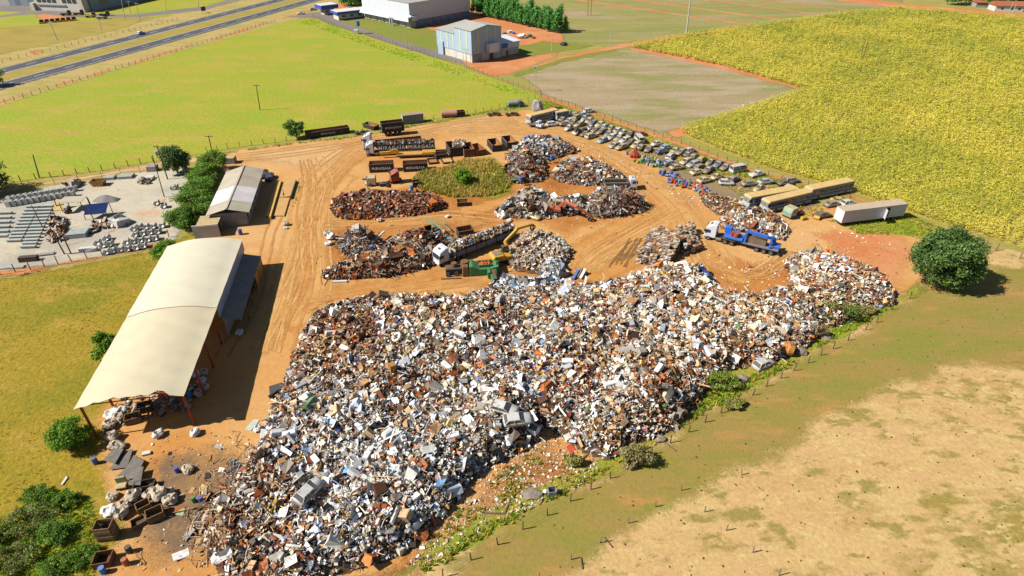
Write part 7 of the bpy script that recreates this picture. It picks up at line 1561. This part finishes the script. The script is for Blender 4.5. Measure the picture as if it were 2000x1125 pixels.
rock('bare grey boulder under the mixer drum weeds', (1452, 740), (.8, .7, .8), m_rock, 1); rock('dark rounded lump beside the mixer drum', (1566, 688), (.9, .8, .7), m_rock, 2); rock('pale flat rock by the grey open box', (1040, 965), (1.2, .9, .4), m_rock, 3); rock('grey earth mound below the olive shrub', (1615, 660), (1.1, .8, .5), m_rock, 4); rock('pale boulder at the fence above the grazed lane', (1290, 858), (.7, .6, .5), m_rock, 5)
plank_bin('grey open box standing in the green weeds', (1078, 965), R(8), .95, .8, .9, mat('grey_plastic', alb((150, 156, 160)), .6), 1, 'box'); plank_bin('small white cabinet standing at the heap break', (1072, 832), R(80), .7, .6, .9, m_app, 1, 'cabinet')
flat_sheet('red_sheet', 'red flat sheet at the foot of the heap break', [(1106, 875), (1114, 866), (1124, 880), (1116, 890)], mat('red_panel', alb((206, 84, 60)), .6), .1, .06)
def log(label, a, b, r, m, z=.1, cat='beam'):
    w0, w1 = P(*a), P(*b); o = MB().bar((0, 0, z), (w1-w0)+Vector((0, 0, z)), r*2, r*2).build('timber_pole', m, None); o.location = w0; tag(o, label, cat)
log('rusty beam leaning out of the heap break', (1136, 898), (1168, 870), .1, m_rustp); log('pale post lying on the rubble slope', (948, 1003), (988, 1004), .1, m_wood); log('crossed lath on the rubble slope', (985, 1004), (993, 985), .06, m_wood); log('thin pole lying on the grazed lane', (1295, 862), (1320, 882), .05, m_wood); log('short stick lying by the leaning post', (1179, 1050), (1196, 1070), .05, m_wood); log('short post lying beside the bare post row', (1134, 1090), (1137, 1112), .06, m_wood)
log('long brown girder lying along the road by the brown pile', (640, 546), (700, 540), .18, m_rustp); log('second brown girder stepping behind the first', (700, 541), (770, 530), .18, m_rustp); log('white boxed beam in front of the brown girders', (650, 552), (678, 551), .25, m_plaster_w); log('long white pipe lying on the rods pile', (728, 484), (752, 462), .16, m_plaster_w, 1.2, 'pipe'); log('pale lath thrown on the bale stack corner', (1332, 528), (1346, 545), .07, MATS['pale_timber'], 1.5)
t = thing('steel_cylinder', 'upright rusty steel cylinder in the brown pile', 'cylinder', P(743, 533)); MB().cyl((0, 0, 0), (0, 0, 2.2), .7, 14).build('shell', m_rustp, t); MB().cyl((0, 0, 2.2), (0, 0, 2.26), .62, 14).build('mouth', m_chassis, t)
t = thing('steel_disc', 'large rusty steel disc leaning in the brown pile', 'disc', P(762, 520), R(20)); MB().cyl((0, 0, 1.5), (.12, -.35, 1.65), 1.1, 18).build('disc', m_rustp, t); MB().cyl((.1, -.3, 1.63), (.16, -.48, 1.72), .3, 10).build('hub', m_chassis, t)
for i, (a, b) in enumerate([((826, 440), (858, 456)), ((834, 441), (866, 458)), ((842, 446), (876, 462)), ((850, 440), (880, 455))]):
    w0, w1 = P(*a), P(*b); o = MB().bar((0, 0, 2.0), (w1-w0)+Vector((0, 0, .8)), .3, .08).build('green_strip', mat('pale_green_metal', alb((150, 170, 130)), .7), None); o.location = w0; tag(o, 'pale green metal strip draped over the brown pile', 'metal strip', 'pale green strips')
# blue and white bundles near the aluminium heap
for i, (px, k) in enumerate([((1124, 541), 0), ((1131, 538), 1), ((1138, 540), 2)]):
    w0 = P(*px); o = MB().obox((0, 0, .5), (.5, 2.4, .5), Matrix.Rotation(R(-28), 3, 'Z') @ Matrix.Rotation(R(18), 3, 'X')).build('panel_bundle', (mat('bundle_blue', alb((90, 130, 190)), .5), m_binw, m_app)[k], None); o.location = w0; tag(o, ('blue', 'brown', 'white')[k]+' bundle of long panels beside the aluminium heap', 'bundle')

# --- precast concrete yard
m_pc = mat('precast', alb((188, 192, 184)), .85, var=.2, scale=1.5); m_pcw = mat('white_precast', alb((236, 232, 224)), .85, var=.12)
beam_me = MB().prism([(-1.5, 0), (-1.5, .42), (1.5, .42), (1.5, 0)], -.26, .26).mesh('beam', m_pc, False, .03)
def beam(px, rz, label, group, sx=1.0, z=0.0):
    t = thing('concrete_lintel', label, 'beam', P(*px, z), rz, group); t.scale = (sx, 1, 1)
    link('web', beam_me, t); fl = link('flange', BEAMF, t)
BEAMF = MB().box(-1.5, 1.5, -.36, .36, .421, .56).mesh('flange', m_pc)
for k in range(11): beam((66-k*3.6, 406+k*6.6), R(4), 'concrete beam in the broad row beside the slim pole', 'beams beside the slim pole', .95)
for k in range(13): beam((93-k*3.0, 405+k*6.6), R(4), 'concrete beam in the row next to the sandy workplace', 'beams next to the workplace', .95)
for k in range(6): beam((12-k*1.6, 418+k*9), R(4), 'concrete beam in the row by the wheel-marked aisle', 'beams by the aisle', .95)
tr_me = MB().prism([(-.75, 0), (.75, 0), (.85, .95), (.7, .95), (.6, .16), (-.6, .16), (-.7, .95), (-.85, .95)], -.9, .9)
TRm = tr_me.mesh('trough', m_pcw); ENDm = MB().box(-.6, .6, .75, .88, .161, .6).mesh('end_plate', m_pc)
def trough(px, rz, label, group, tilt=R(-22)):
    t = thing('concrete_trough', label, 'trough', P(*px, .15), rz, group); t.rotation_euler = (0, tilt, rz); t.scale = (.72, .8, .78); link('shell', TRm, t); link('end_plate', ENDm, t)
def z5(x, y): return (160+x/7.69, 400+y/7.69)
for grp, lst in (('nearest the hedge trees', [(800, 370), (880, 345), (980, 345), (1090, 340), (1220, 325)]), ('in the second rank from the hedge trees', [(825, 460), (940, 440), (1050, 425), (1160, 415)]), ('in the third rank before the fence', [(690, 575), (795, 560), (905, 545), (1010, 535), (1120, 515)]), ('along the wooden fence', [(390, 725), (490, 700), (600, 685), (710, 675), (840, 655), (945, 630)]), ('in the loose foursome by the red track', [(255, 585), (340, 620), (440, 600), (390, 515)])):
    for p in lst: trough(z5(*p), R(14+rb.uniform(-6, 6)), 'white concrete trough '+grp, 'troughs '+grp)
for px in ((308, 398), (322, 404), (340, 368), (345, 367)): trough(px, R(20), 'single concrete trough near the bare poles', 'single troughs')
ch_me = MB().box(-.45, .45, -.5, -.38, 0, 1.3).box(-.45, -.33, -.379, .5, 0, 1.3).box(.33, .45, -.379, .5, 0, 1.3).mesh('shell', m_pcw); chb = MB().box(-.32, .32, -.37, .45, .02, .1).mesh('base', m_pc)
def z4(x, y): return (x/7.69, 320+y/7.69)
for row, ys in (('front', 60), ('back', 0)):
    for k in range(12):
        x = 145+k*87; y = 640-k*14.5 - (75 if row == 'back' else 0)
        t = thing('concrete_channel', 'white concrete channel standing in the %s rank by the shaded lane' % row, 'channel', P(*z4(x+(25 if row == 'back' else 0), y)), R(8+rb.uniform(-8, 8)), 'channels, %s rank' % row); link('shell', ch_me, t); link('base', chb, t)
t = thing('gravel_pile', 'grey gravel cone in the precast yard', 'gravel pile', P(206, 388)); rngp = np.random.default_rng(3); HG = Heap([(178, 394), (190, 388), (215, 383), (238, 388), (228, 395), (200, 398)], 2.0, .75, .2, 91)
t.location = (0, 0, 0); HG.core('cone', mat('gravel', alb((146, 140, 136)), .95, var=.25, scale=6, obj=False, bump=.5), t, .4)
skip_px('yellow_skip', 'yellow builders skip full of rubble in the precast yard', 'skip', (181, 365), (199, 364.5), 2.0, 1.2, m=mat('skip_yellow', alb((206, 150, 40)), .7, rust=.1), taper=.6)
def stack(label, px, rz, n, L, m, gap=.34, lay=2, cat='beam stack', name='beam_stack'):
    t = thing(name, label, cat, P(*px), rz)
    for k in range(lay):
        for i in range(n): MB().box(-L/2, L/2, i*gap+.02+k*.05, (i+1)*gap-.03+k*.05, k*.33, k*.33+.3).build('beam', m, t)
stack('stack of concrete posts beside the yellow skip', (212, 352), R(8), 6, 2.4, m_pc); stack('long stack of concrete posts next to the lane', (244, 350), R(10), 7, 3.2, m_pc); stack('grey post stack by the transformer pole', (296, 336), R(6), 6, 2.2, m_plaster, lay=4); stack('low stack of pale lintels in the precast yard', (292, 352), R(15), 5, 1.8, m_pcw); stack('stack of grey slabs at the workplace', (150, 466), R(12), 8, 3.6, m_pc, lay=3); stack('dark timber stack at the lower fence', (55, 512), R(10), 3, 3.2, m_darkwood, lay=3); stack('grey post bundle lying by the lower fence', (88, 500), R(16), 3, 3.0, m_plaster, lay=1); stack('white channel bundle by the lower fence', (171, 492), R(6), 3, 3.2, m_pcw, lay=2); stack('long grey rails lying at the far fence end', (20, 526), R(8), 3, 4.5, m_pc, lay=1)
t = thing('tarpaulin_shelter', 'dark blue tarpaulin slung between posts in the precast yard', 'tarpaulin', P(190, 424), R(8)); m_tarp = mat('blue_tarp', alb((30, 52, 104)), .95, var=.3, bump=.4, spec=.1)
MB().add([(-1.8, -1.2, 1.2), (2.6, -1.0, 1.3), (2.6, 1.6, 2.6), (-2.0, 1.4, 2.5), (.4, .2, 1.75)], [(0, 1, 4), (1, 2, 4), (2, 3, 4), (3, 0, 4)]).build('sheet', m_tarp, t)
for x, y, h in ((-1.8, -1.2, 1.2), (2.6, -1.0, 1.3), (2.6, 1.6, 2.6), (-2.0, 1.4, 2.5)): MB().cyl((x, y, 0), (x, y, h), .07, 6).build('prop', m_darkwood, t)
t = thing('sheet_shelter', 'grey sheet roof on posts beside the ochre board stand', 'shelter', P(150, 408), R(6))
MB().box(-2.4, 2.4, -1.6, 1.6, 2.3, 2.38).build('roof_sheet', m_fibro_pale, t)
for x in (-2.2, 2.2):
    for y in (-1.4, 1.4): MB().cyl((x, y, 0), (x, y, 2.3), .08, 6).build('post', m_darkwood, t)
MB().quad((-4.8, -.6, .1), (-2.5, -.6, .1), (-2.5, 1.2, 2.0), (-4.2, 1.2, 2.0)).build('ochre_board', mat('ochre_board', alb((232, 196, 120)), .9), t)
t = thing('cement_mixer', 'dark cement mixer with wheels beside the sheet roof', 'mixer', P(136, 416), R(20)); MB().cyl((0, 0, .8), (.4, 0, 1.6), .6, 12, .35).build('drum', m_chassis, t); MB().box(-.6, .6, -.3, .3, .3, .6).build('frame', m_rustp, t); wheel(t, -.4, -.4, .42, .15); wheel(t, -.4, .4, .42, .15)
t = thing('tyre_ring', 'big black rubber ring lying in the precast yard', 'tyre', P(183, 452)); n_ = 20; MB().loft([[((1.0+.22*math.cos(a))*math.cos(b), (1.0+.22*math.cos(a))*math.sin(b), .22+.22*math.sin(a)) for b in [6.283*i/n_ for i in range(n_)]] for a in [6.283*j/8 for j in range(9)]], cap=False).build('ring', m_black, t)
mid_heap('tangle of black iron moulds in the precast yard', [(178, 446), (190, 440), (222, 432), (242, 434), (238, 442), (205, 448)], .5, 240, 'darkmix', .6, 95, dict(bar=30, tube=20, curl=20, box=10)); mid_heap('small clutter of moulds and tools at the workplace', [(96, 440), (112, 425), (132, 428), (130, 448), (115, 456)], .4, 260, 'darkmix', .45, 96, dict(bar=30, tube=20, curl=20, box=10)); mid_heap('broken planks and frames in front of the beam rows', [(92, 462), (110, 450), (125, 455), (122, 470), (100, 475)], .4, 160, 'brownish', .6, 97, dict(bar=50, panel=20)); mid_heap('white rubble heap beside the stacked lintels', [(270, 356), (280, 350), (296, 352), (292, 360), (276, 361)], .5, 160, 'pale', .45, 98, dict(lump=30, box=20)); mid_heap('scrap pipes dumped at the lane end of the channel ranks', [(128, 364), (140, 357), (156, 360), (150, 368), (134, 370)], .4, 120, 'darkmix', .6, 99, dict(tube=40, curl=30, bar=20))
t = thing('dumped_skip_pile', 'pale rubble pile in an open concrete pen behind the hedge row', 'pen', P(450, 318), R(6)); MB().box(-1.4, 1.4, -1.0, -.9, 0, 1.6).build('wall', m_plaster, t); MB().box(1.3, 1.4, -.89, 1.2, 0, 1.6).build('wall', m_plaster, t); MB().box(-1.4, -1.3, -.89, 1.2, 0, 1.6).build('wall', m_plaster, t); MB().box(-1.29, 1.29, -.88, 1.1, 0, 1.3, .3, .3).build('fill', mat('pale_rubble', alb((206, 186, 150)), .95, var=.4, scale=4), t)

# --- far things
for k in range(7):
    px = (82+k*10.5, 46-k*1.0); t = thing('farm_implement', 'yellow implement with dark bucket in the row across the highway', 'implement', P(*px), R(30), 'yellow implements in a row')
    MB().box(-1.2, 1.2, -.8, .8, .2, .6).build('frame', m_yel, t); MB().box(-.9, 1.1, -.2, 1.2, .6, 1.8, .2, .2).build('bucket', m_chassis, t)
for px, lab, mm in (((130, 30), 'dark tractor unit on the lawn by the roadside factory', m_chassis), ((155, 29), 'rusty trailer frame parked by the factory road', m_rustp), ((178, 34), 'yellow and dark machine beside the factory road', m_yel), ((205, 31), 'dark machine with tall box on the factory lawn', m_chassis), ((200, 37), 'pale box unit standing below the dark machine', m_plaster)):
    t = thing('parked_machine', lab, 'machine', P(*px), R(15)); MB().box(-2.6, 2.6, -1, 1, .5, 1.3).build('body', mm, t, bevel=.1); MB().box(1.0, 2.4, -.9, .9, 1.3, 2.6).build('cab', m_chassis, t, bevel=.1)
    for x in (-1.6, 1.6): axle(t, x, .95, .5, .3)
t = thing('road_sign', 'dark green road sign board on the highway verge', 'sign', P(399, 25), R(70)); MB().box(-1.6, 1.6, -.05, .05, 1.0, 3.2).build('board', mat('sign_green', alb((50, 76, 60)), .6), t)
for x in (-1.2, 1.2): MB().cyl((x, .1, 0), (x, .1, 3.1), .07, 6).build('leg', m_trough, t)
for i, (px, s, c) in enumerate([((985, 66), 1.6, 'grey'), ((996, 64), 2.0, 'white'), ((1003, 66), 1.4, 'blue'), ((1019, 74), 3.0, 'white'), ((1034, 72), 2.2, 'grey'), ((1042, 75), 1.4, 'brown')]):
    o = link('material_pile', BG[i % 3]); o.location = P(*px); o.scale = (s, s, s*.6); set_mat(o, {'white': m_bag, 'grey': m_rock, 'blue': m_blue, 'brown': m_rustp}[c]); tag(o, '%s %s of building material on the red works yard%s' % ('small' if s < 1.8 else 'wide', c+' pile', ' by the sheds' if i < 3 else ' by the gully'), 'pile')
rock('black plastic wrapped lump in the gully behind the works', (1101, 87), (1.6, 1.4, 1.3), m_black, 8, 'wrapped_lump')
rock('tall grey wrapped mound behind the old bus', (1049, 212), (2.0, 1.6, 2.6), m_plaster, 9, 'wrapped_mound')
for px, lab in (((965, 226), 'bare axle set lying by the pasture fence'), ((1000, 226), 'stripped truck chassis beside the old bus'), ((708, 262), 'small junk heap by the tilted skip')):
    t = thing('chassis_scrap', lab, 'scrap', P(*px), R(10)); MB().box(-2.2, 2.2, -.5, .5, .4, .7).build('frame', m_burn, t, bevel=.05); axle(t, -1.4, .8, .42, .28); axle(t, 1.4, .8, .42, .28); MB().box(-.4, .8, -.4, .4, .7, 1.1).build('block', m_burn, t, bevel=.08)

# --- dung and bare tufts dotting the front pasture
rng = np.random.default_rng(88); FP = W([(1790, 590), (2050, 560), (2100, 1200), (900, 1200), (1150, 960), (1370, 830)]); lo, hi = FP.min(0), FP.max(0)
q = rng.uniform(lo, hi, (700, 2)); q = q[inside(FP, q[:, 0], q[:, 1])][:330]; n = len(q)
o = joined('dung_pats', PR['lump'], rng.integers(0, 6, n), np.c_[q, np.zeros(n)], rotmats(n, .1, rng=rng), np.c_[rng.uniform(.2, .5, n), rng.uniform(.15, .35, n), rng.uniform(.1, .25, n)], np.repeat([alb((110, 84, 44))[:3]], n, 0)*rng.uniform(.6, 1.2, n)[:, None], m_scrap); tag(o, 'dark dung pats dotting the dry front pasture', 'dung', kind='stuff')
# --- a person on the weighbridge, standing, one continuous body
def person(px, label):
    t = thing('person', label, 'person', P(*px, .3), R(-70))
    J = {'pel': (0, 0, .92), 'chest': (0, .02, 1.28), 'neck': (0, .02, 1.47), 'head': (0, .05, 1.63), 'top': (0, .05, 1.74), 'shL': (-.19, .02, 1.4), 'elL': (-.27, .02, 1.13), 'haL': (-.27, .1, .88), 'shR': (.19, .02, 1.4), 'elR': (.27, 0, 1.13), 'haR': (.24, .14, .92), 'hiL': (-.1, 0, .88), 'knL': (-.11, .03, .48), 'anL': (-.11, 0, .08), 'toL': (-.12, .16, .04), 'hiR': (.1, 0, .88), 'knR': (.12, .03, .48), 'anR': (.13, -.03, .08), 'toR': (.15, .13, .04)}
    def skin(name, chain, rad, m):
        names = []; [names.append(n) for e in chain for n in e if n not in names]
        me = bpy.data.meshes.new(name); me.from_pydata([J[n] for n in names], [(names.index(a), names.index(b)) for a, b in chain], []); me.materials.append(m)
        o = link(name, me, t); md = o.modifiers.new('skin', 'SKIN'); 
        for i, n in enumerate(names): me.skin_vertices[0].data[i].radius = (rad[n], rad[n]); me.skin_vertices[0].data[i].use_root = (i == 0)
        o.modifiers.new('sub', 'SUBSURF').levels = 1; o.modifiers['sub'].render_levels = 1
        return o
    sk = mat('skin', alb((150, 104, 80)), .7, var=.1)
    rad = dict(pel=.14, chest=.16, neck=.06, head=.1, top=.06, shL=.07, elL=.05, haL=.045, shR=.07, elR=.05, haR=.045, hiL=.095, knL=.065, anL=.045, toL=.04, hiR=.095, knR=.065, anR=.045, toR=.04)
    body = [('pel', 'chest'), ('chest', 'neck'), ('neck', 'head'), ('head', 'top'), ('chest', 'shL'), ('shL', 'elL'), ('elL', 'haL'), ('chest', 'shR'), ('shR', 'elR'), ('elR', 'haR'), ('pel', 'hiL'), ('hiL', 'knL'), ('knL', 'anL'), ('anL', 'toL'), ('pel', 'hiR'), ('hiR', 'knR'), ('knR', 'anR'), ('anR', 'toR')]
    skin('body', body, rad, sk)
    r2 = {k: v*1.16 for k, v in rad.items()}
    skin('shirt', [('pel', 'chest'), ('chest', 'shL'), ('shL', 'elL'), ('chest', 'shR'), ('shR', 'elR')], r2, mat('white_shirt', alb((236, 236, 240)), .9)); skin('trousers', [('pel', 'hiL'), ('hiL', 'knL'), ('knL', 'anL'), ('pel', 'hiR'), ('hiR', 'knR'), ('knR', 'anR')], r2, mat('dark_trousers', alb((56, 60, 84)), .9))
    MB().cyl((0, .04, 1.69), (0, .04, 1.77), .105, 10, .07).build('hair', mat('dark_hair', alb((40, 32, 28)), .9), t)
person((555, 385), 'person in white shirt and dark trousers standing on the weighbridge')

# --- recentre: the empties of heaps and the weighbridge sit at the middle of what they carry
for o in list(bpy.data.objects):
    if o.type == 'EMPTY' and o.parent is None and o.location.length < .01:
        ch = [c for c in bpy.data.objects if c.parent == o]
        if not ch: continue
        co = np.concatenate([np.array([v[:] for v in c.bound_box]) for c in ch]); c0_ = Vector(((co[:, 0].min()+co[:, 0].max())/2, (co[:, 1].min()+co[:, 1].max())/2, 0))
        o.location = c0_
        for c in ch: c.location = c.location-c0_
